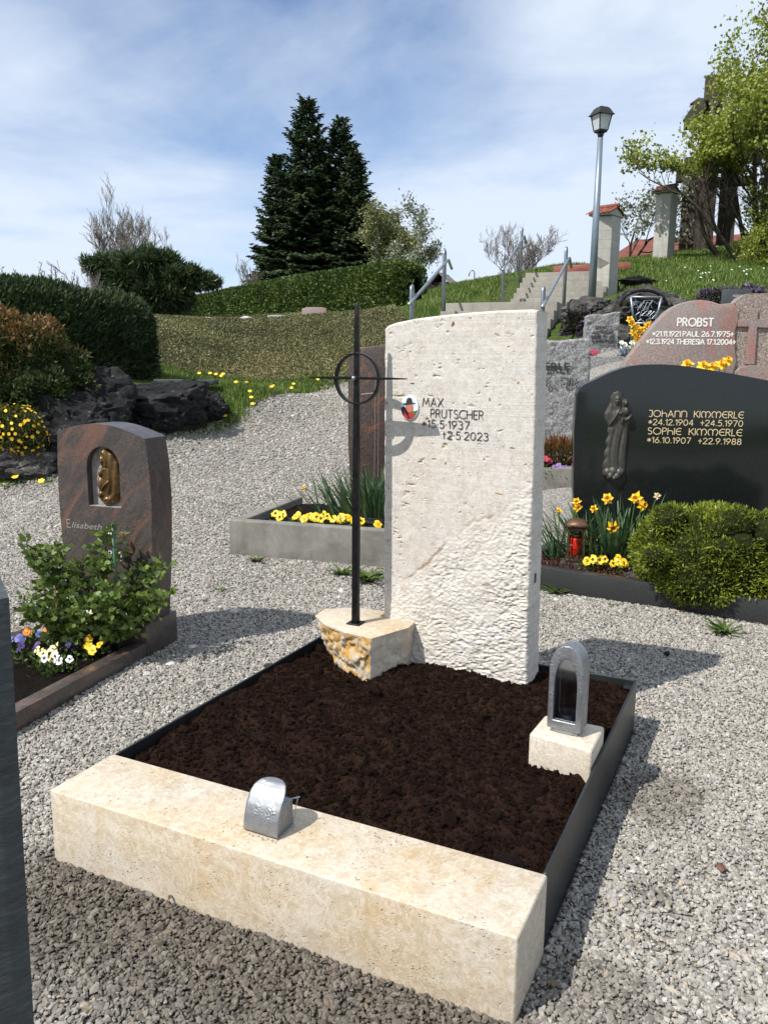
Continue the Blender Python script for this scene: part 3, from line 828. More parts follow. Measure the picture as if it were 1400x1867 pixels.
# ---- lettering: strokes on a unit-high grid
def arc(cx, cy, rx, ry, a0, a1, n=10):
    return [(cx + rx * math.cos(R(a0 + (a1 - a0) * i / n)), cy + ry * math.sin(R(a0 + (a1 - a0) * i / n))) for i in range(n + 1)]
G = {
 'A': (0.72, [[(0, 0), (0.36, 1), (0.72, 0)], [(0.12, 0.33), (0.60, 0.33)]]),
 'B': (0.55, [[(0, 0), (0, 1), (0.25, 1)] + arc(0.25, 0.76, 0.24, 0.24, 90, -90) + [(0, 0.52)], [(0.25, 0.52)] + arc(0.27, 0.26, 0.27, 0.26, 90, -90) + [(0, 0)]]),
 'C': (0.78, [arc(0.5, 0.5, 0.5, 0.5, 50, 310, 16)]),
 'E': (0.48, [[(0.48, 1), (0, 1), (0, 0), (0.48, 0)], [(0, 0.52), (0.42, 0.52)]]),
 'H': (0.66, [[(0, 0), (0, 1)], [(0.66, 0), (0.66, 1)], [(0, 0.52), (0.66, 0.52)]]),
 'I': (0.0, [[(0, 0), (0, 1)]]),
 'J': (0.42, [[(0.0, 1), (0.42, 1), (0.42, 0.2)] + arc(0.21, 0.2, 0.21, 0.2, 0, -140)]),
 'K': (0.58, [[(0, 0), (0, 1)], [(0.55, 1), (0.03, 0.45)], [(0.18, 0.58), (0.6, 0)]]),
 'L': (0.42, [[(0, 1), (0, 0), (0.42, 0)]]),
 'M': (0.86, [[(0, 0), (0.14, 1), (0.43, 0.22), (0.72, 1), (0.86, 0)]]),
 'N': (0.66, [[(0, 0), (0, 1), (0.66, 0), (0.66, 1)]]),
 'O': (0.98, [arc(0.49, 0.5, 0.49, 0.5, 0, 360, 22)]),
 'P': (0.50, [[(0, 0), (0, 1), (0.24, 1)] + arc(0.24, 0.74, 0.26, 0.26, 90, -90) + [(0, 0.48)]]),
 'R': (0.55, [[(0, 0), (0, 1), (0.24, 1)] + arc(0.24, 0.75, 0.25, 0.25, 90, -90) + [(0, 0.5)], [(0.22, 0.5), (0.55, 0)]]),
 'S': (0.50, [arc(0.25, 0.76, 0.23, 0.24, 40, 270, 10) + arc(0.25, 0.26, 0.25, 0.26, 90, -140, 12)]),
 'T': (0.58, [[(0.29, 0), (0.29, 1)], [(0, 1), (0.58, 1)]]),
 'U': (0.62, [[(0, 1), (0, 0.31)] + arc(0.31, 0.31, 0.31, 0.31, 180, 360) + [(0.62, 1)]]),
 'X': (0.64, [[(0, 0), (0.62, 1)], [(0.02, 1), (0.64, 0)]]),
 '0': (0.56, [arc(0.28, 0.5, 0.28, 0.5, 0, 360, 18)]),
 '1': (0.20, [[(0.0, 0.8), (0.2, 1), (0.2, 0)]]),
 '2': (0.52, [arc(0.26, 0.74, 0.25, 0.26, 165, -30, 10) + [(0, 0), (0.52, 0)]]),
 '3': (0.50, [arc(0.23, 0.76, 0.22, 0.24, 150, -90, 10), arc(0.23, 0.27, 0.26, 0.27, 90, -150, 10)]),
 '4': (0.56, [[(0.42, 0), (0.42, 1), (0, 0.28), (0.56, 0.28)]]),
 '5': (0.50, [[(0.46, 1), (0.12, 1), (0.05, 0.58)] + arc(0.22, 0.32, 0.28, 0.32, 110, -140, 12)]),
 '6': (0.54, [[(0.40, 1), (0.06, 0.44)], arc(0.27, 0.29, 0.27, 0.29, 0, 360, 16)]),
 '7': (0.52, [[(0, 1), (0.52, 1), (0.16, 0)]]),
 '8': (0.52, [arc(0.26, 0.76, 0.21, 0.24, 0, 360, 14), arc(0.26, 0.26, 0.26, 0.26, 0, 360, 14)]),
 '9': (0.54, [[(0.14, 0), (0.48, 0.56)], arc(0.27, 0.71, 0.27, 0.29, 0, 360, 16)]),
 '*': (0.44, [[(0.22, 0.2), (0.22, 0.8)], [(0, 0.34), (0.44, 0.66)], [(0, 0.66), (0.44, 0.34)]]),
 '+': (0.46, [[(0.23, 0.1), (0.23, 0.85)], [(0, 0.5), (0.46, 0.5)]]),
 '†': (0.36, [[(0.18, 0.0), (0.18, 0.95)], [(0, 0.62), (0.36, 0.62)]]),
 '·': (0.06, [[(0.0, 0.47), (0.06, 0.47)]]), '.': (0.06, [[(0.0, 0.04), (0.06, 0.04)]]), '-': (0.3, [[(0, 0.5), (0.3, 0.5)]]),
}
UNC = dict(G)    # rounded uncial forms on the black stone
UNC['N'] = (0.72, [[(0, 0), (0, 0.95)], [(0.0, 0.75)] + arc(0.36, 0.62, 0.36, 0.36, 150, 0) + [(0.72, 0)]])
UNC['M'] = (1.25, [arc(0.32, 0.48, 0.32, 0.48, 250, 20, 12) + [(0.625, 0.0)], [(0.625, 0), (0.625, 0.7)] + arc(0.93, 0.48, 0.32, 0.48, 160, -70, 12)])
UNC['E'] = (0.66, [arc(0.45, 0.5, 0.45, 0.5, 60, 300, 14), [(0.02, 0.52), (0.6, 0.52)]])
UNC['H'] = (0.66, [[(0, 0), (0, 1)], [(0, 0.5)] + arc(0.33, 0.34, 0.33, 0.28, 140, 0) + [(0.66, 0)]])
UNC['A'] = (0.74, [[(0.0, 0), (0.34, 1), (0.74, 0)], [(0.08, 0.3), (0.6, 0.36)]])
def inscription(parent, text, x0, z0, h, sw, y, mat, glyphs=G, gap=0.2, width=None, space=0.45, e=0.0012, name='inscription', squash=1.0):
    adv = 0.0; lines = []
    for ch in text:
        if ch == ' ': adv += space; continue
        w, st = glyphs[ch]
        for s in st: lines.append([(adv + p[0], p[1]) for p in s])
        adv += w + gap
    adv -= gap
    kx = (width / (adv * h)) if width else squash
    mb = MB(); i = 0
    for pl in lines:
        pl = [(x0 + p[0] * h * kx, z0 + p[1] * h) for p in pl]
        for a, b in zip(pl[:-1], pl[1:]):
            dx_, dz_ = b[0] - a[0], b[1] - a[1]; L = math.hypot(dx_, dz_) or 1e-6
            dx_, dz_ = dx_ / L, dz_ / L; q = sw * 0.5
            a2 = (a[0] - dx_ * q * 0.6, a[1] - dz_ * q * 0.6); b2 = (b[0] + dx_ * q * 0.6, b[1] + dz_ * q * 0.6)
            px, pz = -dz_ * q, dx_ * q
            mb.prism([(a2[0] - px, a2[1] - pz), (b2[0] - px, b2[1] - pz), (b2[0] + px, b2[1] + pz), (a2[0] + px, a2[1] + pz)], y - e - (i % 9) * 6e-5, y + 0.002)
            i += 1
    return mb.build(name, MT[mat], parent)
def relief(name, parent, mat, W, H, nx, nz, hf, loc, rz=0.0):
    """bas-relief from a height function hf(u,v) on u in -1..1, v in 0..1 (0 at the foot); cells below zero are left open"""
    u = np.linspace(-1, 1, nx + 1); v = np.linspace(0, 1, nz + 1)
    U, Vv = np.meshgrid(u, v)
    hh = hf(U, Vv)
    inside = hh > 0
    vid = -np.ones(U.shape, int)
    ok = inside[:-1, :-1] | inside[1:, :-1] | inside[:-1, 1:] | inside[1:, 1:]
    use = np.zeros(U.shape, bool)
    use[:-1, :-1] |= ok; use[1:, :-1] |= ok; use[:-1, 1:] |= ok; use[1:, 1:] |= ok
    vid[use] = np.arange(use.sum())
    V = np.stack([U[use] * W / 2, -np.clip(hh[use], -0.002, None), Vv[use] * H], -1)
    a, b, c, d = vid[:-1, :-1][ok], vid[:-1, 1:][ok], vid[1:, 1:][ok], vid[1:, :-1][ok]
    o = link(name, np_mesh(name, V, np.stack([a, b, c, d], -1)), mat, parent, True, loc, rz)
    return o
def bump_el(U, V, cx, cy, rx, ry, h, asp=1.0, pw=0.5, rot=0.0):
    x = (U - cx); y = (V - cy) * asp
    ca, sa = math.cos(rot), math.sin(rot)
    x, y = x * ca + y * sa, -x * sa + y * ca
    d = 1 - (x / rx) ** 2 - (y / ry) ** 2
    return np.where(d > 0, h * np.clip(d, 0, 1) ** pw, -0.01)
# ------------------------------------------------------------------ terrain
CP = [(-6, -4, 0), (-2, -4, 0), (2, -4, 0), (6, -4, 0), (-6, 0, 0), (-2, 0, 0), (0, 0, 0), (2, 0, 0), (6, 0, 0), (-6, 3, 0), (-3, 3, 0), (-1, 3, 0), (1, 3, 0), (3, 3, 0), (6, 3, 0.05),
      (-6, 5.5, 0), (-3, 5.5, 0), (-1, 5.5, 0), (0.5, 5.3, 0), (1.5, 5.2, 0.0), (2.6, 5.0, 0.0), (4, 4.9, 0.1), (-5, 7.5, 0), (-3, 7.8, 0.03), (-1.2, 8, 0.10), (0.3, 7.0, 0.10),
      (-4.2, 8.7, 0.05), (-3.4, 9.3, 0.2), (-2.3, 11, 0.47), (-1, 10, 0.30), (-0.8, 12, 0.60), (-1.0, 14.8, 1.02), (-0.2, 14.6, 1.05), (-2.2, 12.5, 0.98), (-3.2, 14.6, 1.0), (0.4, 9, 0.35), (0.8, 11, 0.85),
      (1.5, 6.3, 0.36), (1.6, 7.2, 0.58), (2.5, 7.4, 0.75), (3.1, 8.3, 1.08), (4.6, 8.2, 1.1), (2.7, 10, 1.5), (3.4, 10.8, 1.75), (5, 10.8, 1.9), (3.4, 12.3, 2.2), (4.3, 12.2, 2.28), (5.6, 12.1, 2.36), (7.5, 12, 2.5), (6, 6.5, 0.6),
      (-4.2, 10.2, 1.05), (-3.6, 12.0, 1.05), (-5.5, 10.8, 1.1), (-7, 12, 1.3), (-4.4, 16, 2.0), (-8, 17, 2.2),
      (-4.2, 18.6, 2.3), (-2, 18.5, 2.36), (-0.6, 17.5, 2.33), (0.3, 16.4, 2.3), (0.6, 14.3, 2.05), (0.2, 13.4, 1.35), (-1.5, 16.6, 1.7), (-3, 16.8, 1.7),
      (0.8, 19.5, 2.68), (-2.9, 24, 2.68), (-8, 30, 2.8), (-12, 27, 2.8), (-3.5, 38, 4.4), (0.5, 36, 4.3), (5, 30, 4.1), (1.7, 25, 3.66), (2.4, 24, 3.75), (2.2, 21, 3.2), (1.0, 16.5, 2.4),
      (1.4, 11.4, 1.1), (2.0, 13.2, 1.85), (1.3, 14.2, 2.05), (2.5, 14.8, 2.15), (2.9, 16.2, 2.25), (3.7, 17.5, 2.9), (2.2, 17.2, 2.75), (2.7, 18.8, 3.3), (4.0, 15.8, 2.64), (4.5, 16.8, 2.68), (5.4, 19, 3.5), (3.9, 19.2, 3.45),
      (6, 16, 3.0), (7.2, 22, 4.18), (9.0, 24, 4.7), (9.2, 21, 4.0), (11.5, 24, 5.1), (9, 16, 3.1), (13, 18, 3.7), (11, 34, 5.0), (14, 30, 5.4), (20, 25, 5.5), (-16, 20, 2.4), (-14, 8, 0.8), (14, 4, 0.6), (16, 12, 2.6),
      (-12, 45, 3.6), (0, 50, 4.2), (12, 48, 5.0), (-30, 60, 1.5), (0, 70, 2.5), (30, 60, 3.5), (-30, 20, 1.5), (-30, -10, 0), (0, -30, 0), (30, -10, 0), (35, 25, 4)]
CP = np.array(CP, float)
def _phi(r):
    return np.where(r > 1e-9, r * r * np.log(np.maximum(r, 1e-9)), 0.0)
_n = len(CP)
_A = np.zeros((_n + 3, _n + 3)); _d = np.linalg.norm(CP[:, None, :2] - CP[None, :, :2], axis=2)
_A[:_n, :_n] = _phi(_d) + np.eye(_n) * 0.02
_A[:_n, _n] = 1; _A[:_n, _n + 1:] = CP[:, :2]; _A[_n:, :_n] = _A[:_n, _n:].T
_w = np.linalg.solve(_A, np.concatenate([CP[:, 2], np.zeros(3)]))
def Tz(x, y):
    x = np.asarray(x, float); y = np.asarray(y, float); sh = np.broadcast(x, y).shape
    xf = np.broadcast_to(x, sh).ravel(); yf = np.broadcast_to(y, sh).ravel()
    out = np.empty(len(xf))
    for i in range(0, len(xf), 20000):
        a, b = xf[i:i + 20000], yf[i:i + 20000]
        r = np.sqrt((a[:, None] - CP[None, :, 0]) ** 2 + (b[:, None] - CP[None, :, 1]) ** 2)
        out[i:i + 20000] = _phi(r) @ _w[:_n] + _w[_n] + _w[_n + 1] * a + _w[_n + 2] * b
    flat = sstep(6.0, 4.2, yf) * sstep(5.5, 4.0, np.abs(xf))
    out = out * (1 - flat)
    return out.reshape(sh) if sh else float(out[0])
def inpoly(x, y, poly):
    x = np.asarray(x); y = np.asarray(y); r = np.zeros(x.shape, bool)
    n = len(poly)
    for i in range(n):
        x0, y0 = poly[i]; x1, y1 = poly[(i + 1) % n]
        c = ((y0 > y) != (y1 > y)) & (x < (x1 - x0) * (y - y0) / ((y1 - y0) or 1e-9) + x0)
        r ^= c
    return r
PATH = [(-9, -5), (9, -5), (9, 6.6), (5.5, 8.0), (4.4, 10.3), (3.0, 10.6), (1.6, 10.8), (0.9, 12.6), (0.1, 13.6), (-0.35, 14.75), (-1.0, 15.0), (-1.35, 13.9), (-1.65, 12.9), (-2.0, 11.8), (-2.55, 10.8), (-3.1, 9.8), (-3.6, 9.0), (-4.4, 8.5), (-9, 8.3)]
BANK = [(-6, 14.0), (-3.3, 14.9), (-1.0, 15.05), (-0.3, 14.85), (0.15, 13.7), (0.5, 13.7), (0.7, 14.6), (0.35, 16.3), (0.15, 18.0), (0.0, 19.0), (-1.6, 20.6), (-3.6, 23.2), (-5.5, 25.2), (-9, 25.5), (-9, 18)]
def axis(parts):
    out = [parts[0][0]]
    for a, b, st in parts:
        n = max(1, int(round((b - a) / st))); out += list(a + (b - a) * np.arange(1, n + 1) / n)
    return np.array(out)
gx = axis([(-60, -12, 3), (-12, -5.5, 0.5), (-5.5, 6, 0.125), (6, 14, 0.5), (14, 60, 3)])
gy = axis([(-30, -5, 2.5), (-5, 4.5, 0.5), (4.5, 19.5, 0.125), (19.5, 30, 0.5), (30, 90, 3)])
GX, GY = np.meshgrid(gx, gy)
GZ = Tz(GX, GY)
wob = fbm(GX * 1.3, GY * 1.3, 0, 4, 0.55, 5) * 0.35
path_in = inpoly(GX + wob * sstep(5, 8, GY), GY + wob * sstep(5, 8, GY), PATH)
GZg = GZ + 0.015 * fbm(GX * 2, GY * 2, 0, 3, 0.5, 8) * (~path_in)
nxv = len(gx); ids = np.arange(GX.size).reshape(GX.shape)
Fq = np.stack([ids[:-1, :-1], ids[:-1, 1:], ids[1:, 1:], ids[1:, :-1]], -1).reshape(-1, 4)
fpath = path_in.ravel()[Fq].all(1)
fcx = GX.ravel()[Fq].mean(1); fcy = GY.ravel()[Fq].mean(1)
fbank = inpoly(fcx, fcy, BANK) & ~fpath
Vg = np.stack([GX, GY, GZg - 0.03 * path_in], -1).reshape(-1, 3)
def sub(F): 
    u, inv = np.unique(F, return_inverse=True); return u, inv.reshape(F.shape)
u_, f_ = sub(Fq[~fpath & ~fbank]); tag(link('grass_ground', np_mesh('grass_ground', Vg[u_], f_), MT['grass_ground'], None, True), kind='structure')
u_, f_ = sub(Fq[fbank]); tag(link('bank', np_mesh('bank', Vg[u_], f_), MT['cover_ground'], None, True), kind='structure')
# damp brown patches in the gravel (shapes read from the place): in front of the kerb, two on the right side
O2 = np.array([-0.87466772, 1.97805533]); GA = R(-25.617712)
UX = np.array([math.cos(GA), math.sin(GA)]); VX = np.array([-UX[1], UX[0]])
def ga(x, y):
    d0 = np.asarray(x) - O2[0]; d1 = np.asarray(y) - O2[1]
    return d0 * UX[0] + d1 * UX[1], d0 * VX[0] + d1 * VX[1]
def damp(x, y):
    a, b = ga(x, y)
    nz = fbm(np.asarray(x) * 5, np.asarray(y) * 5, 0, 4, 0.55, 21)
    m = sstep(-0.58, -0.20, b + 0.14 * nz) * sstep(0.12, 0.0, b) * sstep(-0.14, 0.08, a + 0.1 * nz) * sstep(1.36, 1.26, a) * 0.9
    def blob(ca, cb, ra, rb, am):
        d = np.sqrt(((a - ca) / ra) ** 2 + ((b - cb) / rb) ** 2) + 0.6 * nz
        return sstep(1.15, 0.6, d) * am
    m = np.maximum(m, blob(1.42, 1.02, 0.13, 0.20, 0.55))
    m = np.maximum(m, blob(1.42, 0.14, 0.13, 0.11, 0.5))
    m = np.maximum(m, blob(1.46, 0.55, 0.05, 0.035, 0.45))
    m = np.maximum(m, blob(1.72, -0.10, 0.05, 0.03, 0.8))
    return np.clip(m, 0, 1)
# gravel sheet; fine near the camera
gx2 = axis([(-9, -3, 0.5), (-3, 3, 0.1), (3, 9, 0.5)]); gy2 = axis([(-5, 0, 0.5), (0, 4.5, 0.06)])
nearX, nearY = np.meshgrid(gx2, gy2)
idn = np.arange(nearX.size).reshape(nearX.shape)
Fn = np.stack([idn[:-1, :-1], idn[:-1, 1:], idn[1:, 1:], idn[1:, :-1]], -1).reshape(-1, 4)
Vn = np.stack([nearX, nearY, 0.012 * fbm(nearX * 1.5, nearY * 1.5, 0, 3, 0.5, 3) - 0.006], -1).reshape(-1, 3)
u_, f_ = sub(Fq[fpath & (fcy > 4.5)])
Vp = Vg[u_].copy(); Vp[:, 2] = GZ.ravel()[u_] + 0.012 * fbm(Vp[:, 0] * 1.5, Vp[:, 1] * 1.5, 0, 3, 0.5, 3) - 0.006
Vall = np.concatenate([Vn, Vp]); Fall = np.concatenate([Fn, f_ + len(Vn)])
mossy = sstep(3.6, 5.0, Vall[:, 1]) * sstep(9.5, 6, Vall[:, 1]) * sstep(-2.2, -0.8, Vall[:, 0]) * sstep(0.8, 0.2, Vall[:, 0]) * 0.55
mossy = np.maximum(mossy, sstep(10.0, 13.5, Vall[:, 1]) * 0.3)
bare = sstep(7.0, 4.0, Vall[:, 1]) * 0.75
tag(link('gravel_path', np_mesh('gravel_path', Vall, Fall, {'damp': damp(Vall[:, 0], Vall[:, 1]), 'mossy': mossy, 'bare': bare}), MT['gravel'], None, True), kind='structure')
# wide land under and beyond everything, to the horizon
tag(MB().box((-3000, -3000, -6.0), (3000, 3000, -3.0)).build('far_land', MT['grass_ground']), kind='structure')
# ---- loose pebbles (instances)
def scatter_object(name, P, rot, scl, mat, extra, label, cat, noise_amt=0.45, subdiv=2, kind='stuff'):
    me = bpy.data.meshes.new(name); me.vertices.add(len(P)); me.vertices.foreach_set('co', np.ascontiguousarray(P, np.float32).ravel())
    for nm, arr in (('rot', rot), ('scl', scl)):
        at = me.attributes.new(nm, 'FLOAT_VECTOR', 'POINT'); at.data.foreach_set('vector', np.ascontiguousarray(arr, np.float32).ravel())
    for nm, arr in extra.items():
        at = me.attributes.new(nm, 'FLOAT', 'POINT'); at.data.foreach_set('value', np.ascontiguousarray(arr, np.float32))
    o = link(name, me)
    ng = bpy.data.node_groups.new(name, 'GeometryNodeTree')
    ng.interface.new_socket('Geometry', in_out='INPUT', socket_type='NodeSocketGeometry')
    ng.interface.new_socket('Geometry', in_out='OUTPUT', socket_type='NodeSocketGeometry')
    N = ng.nodes; gi = N.new('NodeGroupInput'); go = N.new('NodeGroupOutput')
    g2i = N.new('GeometryNodeGeometryToInstance')
    for k in range(5):
        ic = N.new('GeometryNodeMeshIcoSphere'); ic.inputs['Radius'].default_value = 1.0; ic.inputs['Subdivisions'].default_value = subdiv
        sp = N.new('GeometryNodeSetPosition')
        po = N.new('GeometryNodeInputPosition')
        ad = N.new('ShaderNodeVectorMath'); ad.operation = 'ADD'; ad.inputs[1].default_value = (k * 7.3, k * 3.1, k * 1.7)
        nz = N.new('ShaderNodeTexNoise'); nz.inputs['Scale'].default_value = 0.9; nz.inputs['Detail'].default_value = 2
        sb = N.new('ShaderNodeVectorMath'); sb.operation = 'SUBTRACT'; sb.inputs[1].default_value = (0.5, 0.5, 0.5)
        sc = N.new('ShaderNodeVectorMath'); sc.operation = 'SCALE'; sc.inputs['Scale'].default_value = noise_amt * 3.2
        ng.links.new(po.outputs[0], ad.inputs[0]); ng.links.new(ad.outputs[0], nz.inputs['Vector'])
        ng.links.new(nz.outputs['Color'], sb.inputs[0]); ng.links.new(sb.outputs[0], sc.inputs[0])
        ng.links.new(ic.outputs['Mesh'], sp.inputs['Geometry']); ng.links.new(sc.outputs[0], sp.inputs['Offset'])
        sm = N.new('GeometryNodeSetMaterial'); sm.inputs['Material'].default_value = mat
        ng.links.new(sp.outputs[0], sm.inputs[0])
        ng.links.new(sm.outputs[0], g2i.inputs[0])
    iop = N.new('GeometryNodeInstanceOnPoints'); iop.inputs['Pick Instance'].default_value = True
    for nm, sock in (('rot', 'Rotation'), ('scl', 'Scale')):
        na = N.new('GeometryNodeInputNamedAttribute'); na.data_type = 'FLOAT_VECTOR'; na.inputs['Name'].default_value = nm
        ng.links.new(na.outputs['Attribute'], iop.inputs[sock])
    ri = N.new('FunctionNodeRandomValue'); ri.data_type = 'INT'
    for s_ in ri.inputs:
        if s_.type == 'INT' and s_.name == 'Max': s_.default_value = 4
    iout = [s_ for s_ in ri.outputs if s_.type == 'INT'][0]
    ng.links.new(iout, iop.inputs['Instance Index'])
    ng.links.new(gi.outputs[0], iop.inputs['Points']); ng.links.new(g2i.outputs[0], iop.inputs['Instance'])
    ng.links.new(iop.outputs[0], go.inputs[0])
    md = o.modifiers.new('scatter', 'NODES'); md.node_group = ng
    me.materials.append(mat)
    return tag(o, label, cat, None, kind)
def in_graves(x, y):
    a, b = ga(x, y)
    m = (a > 0.0) & (a < 1.275) & (b > 0.0) & (b < 1.515)
    return m
rg = np.random.default_rng(4)
Pp = []; Ps = []
for (y0, y1, hw0, hw1, dens, s) in ((1.0, 2.0, 0.75, 1.15, 21000, 0.0052), (2.0, 3.1, 1.15, 1.7, 19000, 0.0050), (3.1, 4.2, 1.7, 2.3, 15000, 0.0053), (4.2, 5.6, 2.3, 2.9, 9000, 0.0062), (5.6, 7.5, 2.9, 4.0, 4200, 0.0080), (7.5, 9.5, 4.1, 4.9, 2200, 0.0100), (9.5, 12.5, 3.4, 2.6, 1100, 0.0135), (12.5, 15, 1.9, 1.5, 600, 0.015)):
    n = int((y1 - y0) * (hw0 + hw1) * dens)
    y = y0 + (y1 - y0) * rg.random(n); x = (hw0 + (hw1 - hw0) * (y - y0) / (y1 - y0)) * (2 * rg.random(n) - 1)
    k = ~in_graves(x, y)
    if y1 > 5.6: k &= (x < 0.9) & inpoly(x, y, PATH)
    x = x[k]; y = y[k]
    Pp.append(np.stack([x, y, Tz(x, y) + 0.012 * fbm(x * 1.5, y * 1.5, 0, 3, 0.5, 3) - 0.003 + 0.004 * rg.random(len(x))], 1)); Ps.append(np.full(len(x), s))
Pp = np.concatenate(Pp); Ps = np.concatenate(Ps); n = len(Pp)
sc_ = Ps[:, None] * np.exp(rg.normal(size=(n, 1)) * 0.33) * np.stack([1.0 + 0.35 * rg.random(n), 0.72 + 0.2 * rg.random(n), 0.5 + 0.15 * rg.random(n)], 1)
rot_ = np.stack([rg.normal(size=n) * 0.5, rg.normal(size=n) * 0.5, rg.random(n) * 6.283], 1)
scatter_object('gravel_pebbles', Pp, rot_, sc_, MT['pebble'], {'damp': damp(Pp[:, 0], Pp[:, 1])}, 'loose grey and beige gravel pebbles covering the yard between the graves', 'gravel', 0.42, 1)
def sample_poly(poly, n, rng):
    a = np.array(poly); lo, hi = a.min(0), a.max(0)
    out = np.zeros((0, 2))
    while len(out) < n:
        q = lo + (hi - lo) * rng.random((n * 2, 2)); out = np.concatenate([out, q[inpoly(q[:, 0], q[:, 1], poly)]])
    return out[:n]
# ------------------------------------------------------------------ the new grave
def gp(a, b, z=0.0):
    q = O2 + UX * a + VX * b
    return (float(q[0]), float(q[1]), z)
# kerb block along the front
kerb = MB().box((0, 0, -0.08), (1.273, 0.23, 0.195)).build('travertine_kerb', MT['travertine_cream'], None, 0.007, 3)
kerb.location = gp(0, 0); kerb.rotation_euler = (0, 0, GA)
tag(kerb, 'cream travertine kerb block across the front of the freshly filled grave', 'kerb stone')
# steel edging on the other three sides
fr = thing('steel_edging', 'dark grey metal edging frame round the bed of dark soil', 'edging', gp(0, 0), GA)
T_ = 0.008
MB().box((0.004, 0.2325, -0.08), (0.004 + T_, 1.514, 0.193)).build('side_strip', MT['frame_steel'], fr, 0.001, 1)
MB().box((1.273 - 0.004 - T_, 0.2325, -0.08), (1.273 - 0.004, 1.514, 0.193)).build('side_strip', MT['frame_steel'], fr, 0.001, 1)
MB().box((0.0125, 1.506, -0.08), (1.2605, 1.514, 0.1925)).build('rear_strip', MT['frame_steel'], fr, 0.001, 1)
MB().box((1.2285, 1.470, 0.1685), (1.2605, 1.5055, 0.1735)).build('corner_bracket', MT['frame_steel'], fr)
# peat soil
sx = np.linspace(0.0135, 1.2595, 230); sy = np.linspace(0.2315, 1.505, 236)
SX, SY = np.meshgrid(sx, sy)
def soil_h(a, b):
    a = np.asarray(a, float); b = np.asarray(b, float)
    h = 0.160 + 0.020 * fbm(a * 4, b * 4, 0, 3, 0.5, 31) + 0.025 * fbm(a * 14, b * 14, 0, 3, 0.6, 33)
    h = h + 0.030 * np.exp(-(((a - 0.52) / 0.22) ** 2 + ((b - 1.20) / 0.16) ** 2)) + 0.014 * np.exp(-(((a - 0.15) / 0.2) ** 2 + ((b - 1.1) / 0.3) ** 2))
    h = h + 0.018 * np.exp(-(((a - 0.45) / 0.35) ** 2 + ((b - 0.75) / 0.35) ** 2))
    h = h + 0.012 * np.exp(-(((a - 1.0) / 0.2) ** 2 + ((b - 1.15) / 0.2) ** 2))
    h = h - 0.022 * np.exp(-((b - 0.235) / 0.035) ** 2) - 0.012 * np.exp(-((a - 1.25) / 0.03) ** 2)
    h = h - 0.026 * np.exp(-(((a - 0.84) / 0.03) ** 2 + ((b - 0.43) / 0.022) ** 2))
    h = h - 0.018 * np.exp(-(((a - 1.17) / 0.07) ** 2 + ((b - 0.30) / 0.03) ** 2))
    h = h - 0.016 * np.exp(-(((a - 1.16) / 0.12) ** 2 + ((b - 0.75) / 0.05) ** 2))
    return h
SZ = soil_h(SX, SY)
rough_ = fbm(SX * 70, SY * 70, 0, 3, 0.65, 37)
SZ = SZ + 0.0055 * rough_ + 0.007 * np.abs(fbm(SX * 32, SY * 32, 0, 2, 0.5, 39))
ids2 = np.arange(SX.size).reshape(SX.shape)
Fs = np.stack([ids2[:-1, :-1], ids2[:-1, 1:], ids2[1:, 1:], ids2[1:, :-1]], -1).reshape(-1, 4)
soil = link('peat_soil', np_mesh('peat_soil', np.stack([SX, SY, SZ], -1).reshape(-1, 3), Fs), MT['peat_soil'], None, True, gp(0, 0), GA)
tag(soil, 'dark brown loose peat soil filling the new grave bed', 'soil', None, 'stuff')
rg = np.random.default_rng(6); n = 34000
ca = 0.02 + 1.23 * rg.random(n); cb = 0.24 + 1.26 * rg.random(n)
cz = soil_h(ca, cb) + 0.006 * rg.random(n) - 0.0005
q = np.stack([O2[0] + UX[0] * ca + VX[0] * cb, O2[1] + UX[1] * ca + VX[1] * cb, cz], 1)
s = 0.0022 * np.exp(rg.normal(size=(n, 1)) * 0.62) * (0.7 + 0.6 * rg.random((n, 3)))
scatter_object('soil_crumbs', q, rg.random((n, 3)) * 6.28, s, MT['peat_soil'], {}, 'small crumbs of dark peat on the new grave bed', 'soil', 0.6, 1)
def lump(name, label, a, b, z, sz, seed, mat):
    o = boulder(name, label, gp(a, b, z), sz, seed, mat, GA, sub=2); o['category'] = 'clod'; return o
lump('soil_clod', 'flat black clod of soil beside the kerb end at the frame corner', 1.165, 0.285, 0.157, (0.042, 0.028, 0.016), 4, 'soil_dark')
lump('soil_clod', 'smaller black clod of soil against the middle of the kerb', 0.97, 0.252, 0.157, (0.034, 0.018, 0.013), 6, 'soil_dark')

